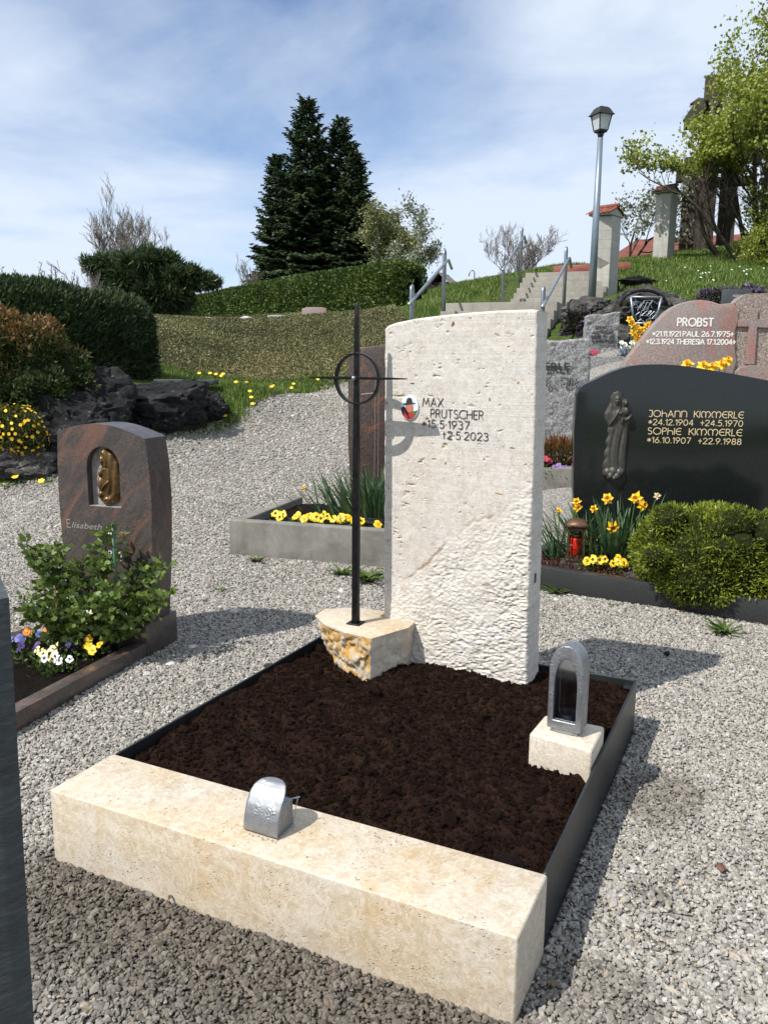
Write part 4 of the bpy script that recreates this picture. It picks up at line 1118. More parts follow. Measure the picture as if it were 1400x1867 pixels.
# ---- the white headstone
hs = thing('headstone', 'tall white travertine headstone with rough lower corner on the new grave', 'gravestone', gp(0, 0), GA)
def top_z(a):
    return np.interp(a, [0.322, 0.335, 0.37, 0.45, 0.55, 0.65, 0.76, 0.87, 0.893], [1.440, 1.452, 1.463, 1.476, 1.486, 1.493, 1.498, 1.499, 1.496]) 
def hs_out(S, T):
    zb = 0.06
    xl = 0.324 + 0.010 * (1 - T); xr = 0.893 + 0.027 * (1 - T)
    X0 = xl + (xr - xl) * S
    zt = top_z(0.322 + 0.571 * S)
    Z = zb + (zt - zb) * T
    # small chips along the outer edges
    X = X0 + 0.003 * fbm(Z * 30, S * 2, 0, 3, 0.5, 41) * (np.abs(S - 0.5) * 2) ** 6
    return X, Z
def hs_disp(X, Z, want='disp'):
    # smooth, sawn upper part; hand-tooled lower right part standing proud along a broken diagonal
    dl = (Z - 0.47) - (X - 0.39) * 0.86 - 0.05 * fbm(X * 9, Z * 9, 0, 4, 0.6, 43)
    m = sstep(0.06, -0.09, dl + 0.07 * fbm(X * 25, Z * 25, 0, 3, 0.6, 42)) * sstep(0.335, 0.40, X + 0.2 * sstep(0.5, 0.3, Z))
    wx = 0.012 * fbm(X * 20, Z * 20, 0, 2, 0.5, 44); wz = 0.012 * fbm(X * 20, Z * 20, 5, 2, 0.5, 47)
    tool = np.abs(fbm((X + wx) * 44 + Z * 16, (Z + wz) * 78 - X * 12, 0, 3, 0.55, 45))
    tool2 = fbm(X * 110, Z * 150, 0, 2, 0.5, 46)
    big = fbm(X * 11, Z * 11, 0, 3, 0.5, 48)
    d = m * (0.0005 + 0.014 * sstep(0.03, -0.36, dl) + 0.006 * big - (0.0030 + 0.0052 * sstep(0.02, -0.25, dl)) * tool * (0.55 + 0.9 * sstep(-0.3, 0.4, fbm(X * 7, Z * 7, 0, 2, 0.5, 67))) + 0.0025 * tool2)
    # pitted bedding seams on the smooth part
    seam = np.exp(-(np.abs((Z - 1.22) - (X - 0.40) * 0.55 + 0.05 * fbm(X * 6, Z * 6, 0, 2, 0.5, 51)) / 0.02) ** 2) * (X < 0.62)
    seam = np.maximum(seam, np.exp(-(np.abs((X - 0.50) - (Z - 1.0) * 0.23 + 0.06 * fbm(X * 5, Z * 5, 0, 2, 0.5, 53)) / 0.022) ** 2))
    seam = np.maximum(seam, np.exp(-(np.abs((Z - 1.40) - (X - 0.45) * 0.5 + 0.05 * fbm(X * 5, Z * 5, 0, 2, 0.5, 54)) / 0.02) ** 2) * (X < 0.7))
    seam = np.maximum(seam, np.exp(-(np.abs((Z - 0.95) - (X - 0.55) * 1.6 + 0.1 * fbm(X * 5, Z * 5, 0, 2, 0.5, 55)) / 0.03) ** 2) * 0.8)
    hole = sstep(0.30, 0.55, fbm(X * 42, Z * 70, 0, 3, 0.55, 57))
    hole0 = sstep(0.52, 0.66, fbm(X * 40, Z * 80, 0, 3, 0.55, 59))
    d = d - (1 - m) * (0.006 * seam * hole + 0.003 * hole0)
    crack = np.exp(-(np.abs(dl - 0.006) / 0.008) ** 2) * sstep(0.36, 0.44, X) * sstep(0.82, 0.74, X)
    crack = crack * sstep(-0.35, 0.25, fbm(X * 16, Z * 16, 0, 3, 0.6, 62))
    if want == 'stain':
        gate = sstep(-0.1, 0.3, fbm(X * 20, Z * 20, 0, 3, 0.6, 65))
        return np.clip(crack * 0.9 * gate + (1 - m) * seam * hole * 0.55 + (1 - m) * hole0 * 0.5 + 0.5 * m * sstep(0.45, 0.62, fbm(X * 24, Z * 24, 0, 3, 0.6, 66)), 0, 1)
    return d - crack * 0.002
stone = gridbox('slab', hs_out, 210, 520, 1.335, 1.475, MT['travertine_white'], hs, hs_disp, 0.009, 0.003, 60, 12)
co_ = np.empty(len(stone.data.vertices) * 3, np.float32); stone.data.vertices.foreach_get('co', co_); co_ = co_.reshape(-1, 3)
at_ = stone.data.attributes.new('stain', 'FLOAT', 'POINT'); at_.data.foreach_set('value', np.ascontiguousarray(hs_disp(co_[:, 0], co_[:, 2], 'stain') * (co_[:, 1] < 1.40), np.float32))
def pit(o_parent, a, z, w, h, col, ang=0.0):
    mb = MB(); n = 9; pts = []
    rr = random.Random(int(a * 1000 + z * 777))
    for i in range(n):
        t = 6.283 * i / n; r = 0.6 + 0.6 * rr.random()
        x, y = w * r * math.cos(t), h * r * math.sin(t)
        pts.append((a + x * math.cos(ang) - y * math.sin(ang), z + x * math.sin(ang) + y * math.cos(ang)))
    mb.prism(pts, 1.3342, 1.337); return mb.build('stained_hole', MT[col], o_parent)
simple('stain_brown', (0.20, 0.085, 0.03), 0.9); simple('stain_dark', (0.10, 0.062, 0.03), 0.9); simple('stain_ochre', (0.36, 0.20, 0.06), 0.9)
for (a, z, w, h, c, an) in ((0.592, 1.455, 0.006, 0.012, 'stain_brown', -0.4), (0.735, 1.195, 0.006, 0.010, 'stain_ochre', 0.3), (0.835, 1.255, 0.009, 0.005, 'stain_ochre', 0.5), (0.822, 1.03, 0.014, 0.003, 'stain_dark', -0.1),
                           (0.655, 1.475, 0.007, 0.003, 'stain_brown', 0), (0.44, 1.245, 0.014, 0.003, 'stain_dark', -0.1), (0.575, 0.96, 0.004, 0.007, 'stain_dark', 0), (0.66, 0.705, 0.005, 0.004, 'stain_dark', 0.4), (0.633, 1.085, 0.004, 0.004, 'stain_dark', 0), (0.78, 0.865, 0.022, 0.003, 'stain_ochre', -0.15), (0.61, 0.31, 0.006, 0.008, 'stain_ochre', 0)):
    if z > 0.86: pit(hs, a, z, w * 0.8, h * 0.8, c, an)
YT = 1.3335
inscription(hs, 'MAX', 0.481, 1.1655, 0.029, 0.0019, YT, 'letter_dark', width=0.080)
inscription(hs, 'PRUTSCHER', 0.514, 1.1255, 0.0295, 0.0019, YT, 'letter_dark', width=0.200)
inscription(hs, '*15·5·1937', 0.481, 1.0880, 0.0275, 0.0019, YT, 'letter_dark', width=0.182)
inscription(hs, '†2·5·2023', 0.562, 1.0505, 0.0275, 0.0019, YT, 'letter_dark', width=0.172)
MB().box((0.0, 0, 0), (0.0012, 0.017, 0.034)).build('side_plate', MT['dark_plaque'], hs).location = (0.9125, 1.375, 0.545)
# oval portrait on enamel
pc = thing('portrait_medallion', 'oval enamel portrait of a person in dark hat on the white headstone', 'portrait', gp(0.4305, 1.3335, 1.157), GA)
def ell(rx, rz, n=28, c=(0, 0)): return [(c[0] + rx * math.cos(6.2832 * i / n), c[1] + rz * math.sin(6.2832 * i / n)) for i in range(n)]
MB().prism(ell(0.0365, 0.0445), -0.004, 0.0).build('rim', MT['photo_rim'], pc, 0.0012, 2)
def clip_ell(pts, rx=0.0335, rz=0.0415):
    out = []
    for (x, z) in pts:
        d = math.hypot(x / rx, z / rz)
        out.append((x / d, z / d) if d > 1 else (x, z))
    return out
def dense(pts, m=6):
    o = []
    for a, b in zip(pts, pts[1:] + pts[:1]): o += [(a[0] + (b[0] - a[0]) * i / m, a[1] + (b[1] - a[1]) * i / m) for i in range(m)]
    return o
MB().prism(ell(0.0335, 0.0415), -0.0047, -0.004).build('picture', MT['photo_sky'], pc)
MB().prism(clip_ell(dense([(0.004, -0.05), (0.05, -0.05), (0.05, -0.008), (0.004, -0.012)])), -0.0050, -0.0045).build('meadow', MT['photo_field'], pc)
MB().prism(clip_ell(dense([(-0.05, -0.05), (0.014, -0.05), (0.010, -0.022), (-0.008, -0.006), (-0.022, 0.004), (-0.05, -0.004)])), -0.0053, -0.0045).build('jacket', MT['photo_jacket'], pc)
MB().prism(clip_ell(dense([(-0.02, -0.05), (0.024, -0.05), (0.019, -0.02), (0.004, -0.016), (-0.008, -0.026), (-0.024, -0.002), (-0.02, -0.014)])), -0.0056, -0.0045).build('scarf', MT['photo_red'], pc)
MB().prism(ell(0.0155, 0.0185, 20, (0.0015, 0.0015)), -0.0059, -0.0045).build('face', MT['photo_skin'], pc)
MB().prism([(-0.025, 0.0125), (-0.012, 0.009), (0.008, 0.013), (0.024, 0.0155), (0.0235, 0.0185), (0.014, 0.0185), (0.0095, 0.0335), (0.001, 0.0375), (-0.009, 0.0325), (-0.0125, 0.0175), (-0.0235, 0.0155)], -0.0062, -0.0045).build('hat', MT['photo_hat'], pc)

# ---- natural stone foot for the cross
rk = thing('cross_footstone', 'ochre and cream natural stone with sawn top carrying the iron cross', 'stone', gp(0, 0), GA)
top = [(0.086, 1.23), (0.171, 1.15), (0.278, 1.104), (0.405, 1.081), (0.473, 1.256), (0.468, 1.335), (0.315, 1.335), (0.314, 1.405), (0.18, 1.40), (0.076, 1.324)]
bot = [(0.190, 1.25), (0.265, 1.17), (0.325, 1.115), (0.402, 1.075), (0.450, 1.24), (0.455, 1.335), (0.315, 1.335), (0.314, 1.40), (0.20, 1.39), (0.16, 1.32)]
def dens_loop(pp, m):
    o = []
    for i in range(len(pp)):
        a, b = pp[i], pp[(i + 1) % len(pp)]
        o += [(a[0] + (b[0] - a[0]) * k / m, a[1] + (b[1] - a[1]) * k / m, i) for k in range(m)]
    return o
m_ = 26; TL = dens_loop(top, m_); BL = dens_loop(bot, m_); rows = 40
V = []; n_ = len(TL)
cxr, cyr = 0.28, 1.25
for j in range(rows + 1):
    f = j / rows
    bulge = 0.03 * math.sin(f * math.pi) * (1 - f)
    for i in range(n_):
        x = TL[i][0] + (BL[i][0] - TL[i][0]) * f ** 1.1; y = TL[i][1] + (BL[i][1] - TL[i][1]) * f ** 1.1
        V.append((x, y, 0.345 - 0.265 * f, TL[i][2], f))
V = np.array(V)
ox = V[:, 0] - cxr; oy = V[:, 1] - cyr; ol = np.hypot(ox, oy)
face = V[:, 3]
amp = np.where((face == 3) | (face == 4) | (face == 5), 0.009, 0.048)
wv = sstep(-0.02, 0.10, V[:, 4])
nn = fbm(V[:, 0] * 12, V[:, 1] * 12, V[:, 2] * 12, 5, 0.66, 71) - 0.55 * np.abs(fbm(V[:, 0] * 18, V[:, 1] * 18, V[:, 2] * 24, 3, 0.6, 72)) + 0.35 * np.abs(fbm(V[:, 0] * 30, V[:, 1] * 30, V[:, 2] * 30, 3, 0.6, 73))
V[:, 0] += ox / ol * nn * amp * wv; V[:, 1] += oy / ol * nn * amp * wv
V[:, 2] += 0.012 * fbm(V[:, 0] * 20, V[:, 1] * 20, V[:, 2] * 20, 3, 0.6, 77) * wv * (V[:, 4] < 0.99)
Vr = V[:, :3].tolist(); Fr = []
for j in range(rows):
    for i in range(n_):
        k = (i + 1) % n_
        Fr.append((j * n_ + i, j * n_ + k, (j + 1) * n_ + k, (j + 1) * n_ + i))
mb = MB(); mb.add(Vr, Fr)
body = mb.build('rough_body', MT['ochre_rock'], rk, smooth=True)
body.data.materials.append(MT['travertine_block'])
for p_ in body.data.polygons:
    if p_.normal.x > 0.55: p_.material_index = 1
mt = MB(); mt.add([(p[0], p[1], 0.3452) for p in top] + [(p[0] * 0.985 + cxr * 0.015, p[1] * 0.985 + cyr * 0.015, 0.335) for p in top], [tuple(range(10)), tuple(range(19, 9, -1))] + [(i, i + 10, (i + 1) % 10 + 10, (i + 1) % 10) for i in range(10)])
mt.build('sawn_top', MT['travertine_cream'], rk, 0.002, 2)

# ---- forged iron cross
cx = thing('iron_cross', 'tall slender black forged iron cross with ring on the ochre stone', 'cross', gp(0.275, 1.212, 0.345), GA)
def bar(prof):   # prof: list of (z, half_w, half_d)
    mb = MB(); v = []; f = []
    for (z, w, d) in prof: v += [(-w, -d, z), (w, -d, z), (w, d, z), (-w, d, z)]
    n = len(prof)
    for i in range(n - 1):
        for k in range(4): f.append((i * 4 + k, i * 4 + (k + 1) % 4, i * 4 + 4 + (k + 1) % 4, i * 4 + 4 + k))
    f += [(3, 2, 1, 0), tuple((n - 1) * 4 + k for k in range(4))]
    return mb.add(v, f)
bar([(0.005, 0.0125, 0.0125), (0.12, 0.0118, 0.0120), (0.45, 0.0124, 0.0118), (0.56, 0.0112, 0.0112), (0.60, 0.0085, 0.014), (0.64, 0.0105, 0.0118), (0.80, 0.0092, 0.0105), (0.918, 0.0080, 0.010), (1.00, 0.0084, 0.010), (1.09, 0.0084, 0.009), (1.178, 0.0058, 0.006)]).build('post', MT['black_iron'], cx, 0.0022, 2)
MB().box((-0.027, -0.027, 0.0), (0.027, 0.027, 0.0055)).build('foot_plate', MT['black_iron'], cx, 0.001, 1)
pl_ = [(-0.192, 0.012), (-0.11, 0.0155), (-0.03, 0.0175), (0.0, 0.018), (0.03, 0.0175), (0.11, 0.0155), (0.196, 0.012)]
mb = MB(); v = []; f = []
for (x, d) in pl_:
    th = 0.0046 if abs(x) < 0.15 else 0.0022
    v += [(x, -d - 0.006, 0.918 - th), (x, d - 0.006, 0.918 - th), (x, d - 0.006, 0.918 + th), (x, -d - 0.006, 0.918 + th)]
for i in range(len(pl_) - 1):
    for k in range(4): f.append((i * 4 + k, i * 4 + (k + 1) % 4, i * 4 + 4 + (k + 1) % 4, i * 4 + 4 + k))
f += [(3, 2, 1, 0), tuple((len(pl_) - 1) * 4 + k for k in range(4))]
mb.add(v, f); mb.build('crossbar', MT['black_iron'], cx, 0.001, 1)
mb = MB(); v = []; f = []; n = 56
for i in range(n):
    t = 6.2832 * i / n
    for (r, d) in ((0.0840, -0.012), (0.0900, -0.012), (0.0900, 0.012), (0.0840, 0.012)):
        v.append((0.004 + r * math.cos(t), d - 0.002, 0.916 + 1.02 * r * math.sin(t)))
for i in range(n):
    for k in range(4): f.append((i * 4 + k, ((i + 1) % n) * 4 + k, ((i + 1) % n) * 4 + (k + 1) % 4, i * 4 + (k + 1) % 4))
mb.add(v, f); mb.build('ring', MT['black_iron'], cx, 0.0012, 2)
mb = MB().lathe([(0.0001, -0.008), (0.006, -0.006), (0.0082, 0), (0.006, 0.006), (0.0001, 0.008)], 12)
kn = mb.build('rivet', MT['galvanised'], cx, smooth=True); kn.location = (0, -0.024, 0.918)

# ---- lantern block and grave lantern
lb = thing('lantern_block', 'small pale travertine block under the arched grave lantern', 'stone block', gp(0, 0), GA)
mb = MB(); tp = [(1.066, 0.803), (1.256, 0.772), (1.257, 0.955), (1.074, 0.955)]
mb.add([(p[0], p[1], 0.05) for p in tp] + [(p[0], p[1], 0.243) for p in tp], [(3, 2, 1, 0), (4, 5, 6, 7), (0, 1, 5, 4), (1, 2, 6, 5), (2, 3, 7, 6), (3, 0, 4, 7)])
mb.build('block', MT['travertine_block'], lb, 0.009, 3)
ln = thing('grave_lantern', 'pewter grey arched grave lantern with glass window on pale block', 'lantern', gp(1.160, 0.870, 0.243), GA - R(4))
ln.scale = (0.9, 0.9, 0.955)
def arch(w, h0, h1, n=18, z0=0.0, sk=1.0):
    """round-topped outline, ccw from the front"""
    p = [(-w, z0), (w, z0)]
    p += [(w * math.cos(a), h0 + (h1 - h0) * math.sin(a)) for a in np.linspace(0, math.pi, n)]
    return p
def arch_ring(outer, inner, y0, y1):
    mb = MB(); n = len(outer)
    v = [(p[0], y0, p[1]) for p in outer] + [(p[0], y0, p[1]) for p in inner] + [(p[0], y1, p[1]) for p in outer] + [(p[0], y1, p[1]) for p in inner]
    f = []
    for i in range(n):
        j = (i + 1) % n
        f += [(i, j, n + j, n + i), (2 * n + i, 3 * n + i, 3 * n + j, 2 * n + j), (i, 2 * n + i, 2 * n + j, j), (n + i, n + j, 3 * n + j, 3 * n + i)]
    return mb.add(v, f)
out_ = arch(0.056, 0.205, 0.285, 20, 0.014); inn_ = arch(0.0375, 0.15, 0.243, 20, 0.042)
fo = arch_ring(out_, inn_, -0.034, -0.024).build('front_arch', MT['pewter'], ln, 0.0035, 3)
arch_ring(arch(0.055, 0.204, 0.283, 20, 0.015), arch(0.048, 0.200, 0.274, 20, 0.022), -0.0245, 0.032).build('hood', MT['pewter'], ln, 0.001, 1)
arch_ring(arch(0.056, 0.205, 0.285, 20, 0.014), arch(0.0375, 0.15, 0.243, 20, 0.042), 0.0325, 0.042).build('rear_arch', MT['pewter'], ln, 0.002, 2)
MB().prism(arch(0.0395, 0.15, 0.245, 20, 0.040), -0.0235, -0.022).build('glass_pane', MT['lantern_glass'], ln)
MB().prism(arch(0.0395, 0.15, 0.245, 20, 0.040), 0.029, 0.0305).build('glass_pane', MT['lantern_glass'], ln)
MB().lathe([(0.030, 0.0), (0.033, 0.003), (0.033, 0.034), (0.029, 0.036), (0.0275, 0.006), (0.001, 0.0055)], 24, (0, 0.012, 0.0235)).build('candle_cup', MT['pewter'], ln, smooth=True)
MB().box((-0.044, -0.026, 0.0), (0.044, 0.034, 0.0135)).build('foot', MT['pewter'], ln, 0.001, 1)
MB().box((-0.030, -0.0275, 0.0015), (0.030, -0.0262, 0.0125)).build('door_tab', MT['galvanised'], ln)

# ---- holy-water basin with curved lid on the kerb
hw = thing('holy_water_basin', 'pewter holy water basin with curved lid and chain on the kerb block', 'basin', gp(0.617, 0.071, 0.195), GA)
prof = [(0.000, 0.004), (0.0015, 0.022), (0.006, 0.044), (0.0145, 0.066), (0.027, 0.086), (0.042, 0.101), (0.058, 0.1105), (0.074, 0.114)]
nw = 22; V = []; F = []
half = 0.0485
for j in range(33):
    t = j / 32; k = t * (len(prof) - 1); i = min(int(k), len(prof) - 2); fr_ = k - i
    y = prof[i][0] * (1 - fr_) + prof[i + 1][0] * fr_; z = prof[i][1] * (1 - fr_) + prof[i + 1][1] * fr_
    w = half * (1.0 if t < 0.55 else math.sqrt(max(0.0, 1 - ((t - 0.55) / 0.4505) ** 2)) * 0.995 + 0.005)
    for i in range(nw + 1): V.append((w * (2 * i / nw - 1), y, z))
for j in range(32):
    for i in range(nw): F.append((j * (nw + 1) + i, j * (nw + 1) + i + 1, (j + 1) * (nw + 1) + i + 1, (j + 1) * (nw + 1) + i))
lid = link('lid', np_mesh('lid', np.array(V), np.array(F)), MT['pewter'], hw, True)
sol = lid.modifiers.new('solid', 'SOLIDIFY'); sol.thickness = 0.0022; sol.offset = -1
mb = MB()
v = [(-0.045, 0.003, 0.001), (0.045, 0.003, 0.001), (0.045, 0.078, 0.001), (-0.045, 0.078, 0.001), (-0.045, 0.019, 0.068), (0.045, 0.019, 0.068), (0.045, 0.074, 0.070), (-0.045, 0.074, 0.070)]
mb.add(v, [(3, 2, 1, 0), (4, 5, 6, 7), (0, 1, 5, 4), (1, 2, 6, 5), (2, 3, 7, 6), (3, 0, 4, 7)])
mb.build('basin_body', MT['pewter'], hw, 0.0012, 1)
MB().tube([(0.040, 0.058, 0.074), (0.062, 0.080, 0.0755)], 0.0016, 6).build('sprinkler_rod', MT['galvanised'], hw)
ch_pts = []
for i in range(15):
    t = i / 14; ch_pts.append((0.058 - 0.006 * t + 0.001 * math.sin(i), 0.076 - 0.012 * t, 0.073 * (1 - t) + 0.0022))
for i in range(9):
    t = (i + 1) / 9; ch_pts.append((0.052 - 0.004 * t, 0.064 - 0.075 * t, 0.0024 + 0.0008 * (i % 2)))
for i in range(11):
    t = (i + 1) / 11; ch_pts.append((0.048 - 0.072 * t, -0.011 + 0.003 * math.sin(i * 1.3), 0.0024 + 0.0006 * (i % 2)))
cm = MB()
for i, p in enumerate(ch_pts):
    k0 = len(cm.v)
    L_ = []
    for a in range(9):
        t = 6.2832 * a / 8
        L_.append((p[0] + (0.0019 * math.cos(t) if i % 2 else 0), p[1] + (0.0019 * math.cos(t) if not i % 2 else 0), p[2] + 0.0026 * math.sin(t) * (1.0 if i < 15 else 0.55) + 0.0008))
    cm.tube(L_, 0.00062, 4, False)
cm.build('chain', MT['galvanised'], hw)
# ------------------------------------------------------------------ brown granite grave on the left
LA = R(-18.4)
LU = np.array([math.cos(LA), math.sin(LA)]); LV = np.array([-LU[1], LU[0]]); LO = np.array([-1.061, 3.486])   # plinth front right corner
def lp(a, b, z=0.0):
    q = LO + LU * a + LV * b; return (float(q[0]), float(q[1]), z)
bs = thing('brown_headstone', 'brown and black banded granite headstone with arched top and bronze mother relief', 'gravestone', lp(0, 0), LA)
MB().box((-0.56, 0.0, -0.05), (0.0, 0.25, 0.15)).build('plinth', MT['granite_brown'], bs, 0.004, 2)
ol = [(-0.455, 0.150), (-0.015, 0.150), (0.010, 0.45), (0.018, 0.70), (0.012, 0.86), (-0.003, 0.985)]
for t in np.linspace(0, 1, 15)[1:-1]:
    ol.append((-0.003 - 0.462 * t, 0.985 + 0.048 * math.sin(math.pi * t) + 0.018 * t))
ol += [(-0.465, 1.003), (-0.474, 0.86), (-0.478, 0.70), (-0.472, 0.45)]
# the niche is cut from the slab: ring of faces around the arch
NX = -0.228
nic = [(NX - 0.087, 0.668), (NX + 0.087, 0.668)] + [(NX + 0.087 * math.cos(a), 0.850 + 0.092 * math.sin(a)) for a in np.linspace(0, math.pi, 14)]
def ray_to(ol_, c, d):
    best = None
    for a, b in zip(ol_, ol_[1:] + ol_[:1]):
        ex, ez = b[0] - a[0], b[1] - a[1]; den = d[0] * ez - d[1] * ex
        if abs(den) < 1e-9: continue
        t = ((a[0] - c[0]) * ez - (a[1] - c[1]) * ex) / den; u = ((a[0] - c[0]) * d[1] - (a[1] - c[1]) * d[0]) / den
        if t > 0 and -1e-6 <= u <= 1 + 1e-6 and (best is None or t < best): best = t
    return (c[0] + d[0] * best, c[1] + d[1] * best)
cn = (NX, 0.80)
angs = sorted(set([round(math.atan2(p[1] - cn[1], p[0] - cn[0]), 5) for p in ol + nic]))
ro = [ray_to(ol, cn, (math.cos(a), math.sin(a))) for a in angs]; ri = [ray_to(nic, cn, (math.cos(a), math.sin(a))) for a in angs]
n = len(angs); y0, y1, yn = 0.055, 0.215, 0.092
mb = MB()
v = [(p[0], y0, p[1]) for p in ro] + [(p[0], y0, p[1]) for p in ri] + [(p[0], yn, p[1]) for p in ri] + [(p[0], y1, p[1]) for p in ro]
f = []
for i in range(n):
    j = (i + 1) % n
    f += [(i, j, n + j, n + i), (n + i, n + j, 2 * n + j, 2 * n + i), (i, 3 * n + i, 3 * n + j, j)]
f += [tuple(2 * n + i for i in range(n)), tuple(3 * n + i for i in reversed(range(n)))]
mb.add(v, f); mb.build('slab', MT['granite_brown'], bs)
simple('niche_stone', (0.36, 0.33, 0.31), 0.8, 0, 30, 0.25)
MB().prism([(p[0] * 0.998 + NX * 0.002, p[1] * 0.998 + 0.80 * 0.002) for p in nic], yn - 0.0025, yn - 0.0005).build('niche_back', MT['niche_stone'], bs)
MB().box((NX - 0.085, y0 + 0.001, 0.6685), (NX + 0.085, yn - 0.003, 0.6705)).build('niche_sill', MT['niche_stone'], bs)
def mother(U, V):
    A = 1.8
    edge = np.interp(V, [0.0, 0.04, 0.2, 0.5, 0.75, 0.9, 0.97, 1.0], [0.30, 0.62, 0.86, 0.92, 0.78, 0.52, 0.25, 0.0])      # back of the veil
    front = np.interp(V, [0.0, 0.05, 0.16, 0.30, 0.42, 0.50, 0.58, 0.66, 0.72, 0.80, 0.88, 0.95, 1.0], [-0.25, -0.55, -0.66, -0.62, -0.58, -0.52, -0.55, -0.42, -0.38, -0.46, -0.50, -0.30, 0.0])
    c = (edge + front) / 2; hw = (edge - front) / 2 + 1e-4
    d = 1 - np.abs((U - c) / hw) ** 2.2
    h = np.where(d > 0, 0.030 * np.clip(d, 0, 1) ** 0.5, -0.01)
    body = d > 0
    rim = 0.006 * np.exp(-((np.hypot((U + 0.16), (V - 0.79) * 1.9) - 0.30) / 0.06) ** 2) * (U > -0.3)      # rim of the hood round the face
    folds = 0.0016 * np.sin((U - 0.35 * V) * 17) * sstep(0.0, 0.25, U) - 0.009 * np.exp(-((U - 0.10 - 0.25 * np.sin(V * 3.4)) / 0.07) ** 2) * sstep(0.06, 0.2, V) * sstep(0.72, 0.6, V) + 0.0022 * np.sin((V - 0.25 * U) * 30) * sstep(0.30, 0.1, V)
    h = np.where(body, h + rim + folds, h)
    for e in ((-0.20, 0.785, 0.20, 0.22, 0.036, 0.0), (-0.30, 0.560, 0.19, 0.17, 0.040, 0.0), (-0.34, 0.36, 0.26, 0.30, 0.037, 0.1), (-0.02, 0.335, 0.46, 0.10, 0.043, 0.55), (-0.34, 0.17, 0.26, 0.17, 0.038, 0.3), (0.0, 0.09, 0.36, 0.12, 0.036, 0.1)):
        q = bump_el(U, V, e[0], e[1], e[2], e[3], e[4], A, rot=e[5]); h = np.where(body, np.maximum(h, q), h)
    cut = 0.013 * np.exp(-(((U + 0.20) / 0.26) ** 2 + ((V - 0.665) / 0.02) ** 2)) + 0.004 * np.exp(-(((U + 0.26) / 0.07) ** 2 + ((V - 0.80) / 0.013) ** 2)) + 0.004 * np.exp(-(((U + 0.27) / 0.06) ** 2 + ((V - 0.735) / 0.010) ** 2)) + 0.003 * np.exp(-(((U + 0.34) / 0.06) ** 2 + ((V - 0.575) / 0.012) ** 2))
    return np.where(body, np.maximum(h - cut, 0.004), h)
bm_ = relief('bronze_relief', bs, MT['bronze'], 0.162, 0.250, 80, 120, mother, (NX + 0.004, yn - 0.003, 0.680))
inscription(bs, 'E', -0.440, 0.560, 0.036, 0.004, y0, 'letter_grey')
def bfont(parent, text, x, z, size, y, mat, bold=0.0, width=None, e=0.001, name='inscription', shear=0.0):
    cu = bpy.data.curves.new(name, 'FONT'); cu.body = text; cu.size = size; cu.extrude = e; cu.offset = bold; cu.shear = shear
    tmp = bpy.data.objects.new('tmp', cu); COL.objects.link(tmp)
    bpy.context.view_layer.update()
    me = bpy.data.meshes.new_from_object(tmp.evaluated_get(bpy.context.evaluated_depsgraph_get()))
    bpy.data.objects.remove(tmp, do_unlink=True); bpy.data.curves.remove(cu)
    co = np.empty(len(me.vertices) * 3, np.float32); me.vertices.foreach_get('co', co); co = co.reshape(-1, 3)
    k = width / np.ptp(co[:, 0]) if width else 1.0
    co2 = np.stack([co[:, 0] * k, -co[:, 2], co[:, 1]], 1)
    me.vertices.foreach_set('co', np.ascontiguousarray(co2, np.float32).ravel()); me.update()
    me.materials.clear()
    return link(name, me, MT[mat], parent, False, (x, y, z))
bfont(bs, 'lisabeth', -0.418, 0.560, 0.040, y0, 'letter_grey', 0.0, 0.165, shear=0.25)
bfont(bs, 'ie', -0.150, 0.545, 0.042, y0, 'letter_grey', 0.0, shear=0.25)
bfont(bs, '1896', -0.250, 0.440, 0.040, y0, 'letter_white', 0.0, 0.09)
# granite edging of the left bed, running towards the camera
le = thing('granite_edging', 'brown granite edging round the planted bed of the left grave', 'edging', lp(0, 0), LA)
MB().box((-0.065, -1.05, -0.06), (-0.0, -0.002, 0.070)).build('side_stone', MT['granite_brown'], le, 0.003, 2)
MB().box((-0.665, -1.05, -0.06), (-0.60, -0.002, 0.070)).build('side_stone', MT['granite_brown'], le, 0.003, 2)
MB().box((-0.5995, -1.05, -0.06), (-0.0655, -0.985, 0.0695)).build('front_stone', MT['granite_brown'], le, 0.003, 2)
sx = np.linspace(-0.599, -0.066, 40); sy = np.linspace(-0.984, -0.003, 70); SX, SY = np.meshgrid(sx, sy)
ids2 = np.arange(SX.size).reshape(SX.shape); Fs = np.stack([ids2[:-1, :-1], ids2[:-1, 1:], ids2[1:, 1:], ids2[1:, :-1]], -1).reshape(-1, 4)
tag(link('bed_soil', np_mesh('bed_soil', np.stack([SX, SY, 0.045 + 0.02 * fbm(SX * 8, SY * 8, 0, 4, 0.6, 5)], -1).reshape(-1, 3), Fs), MT['soil_dark'], None, True, lp(0, 0), LA), 'dark soil in the planted bed before the brown headstone', 'soil', None, 'stuff')
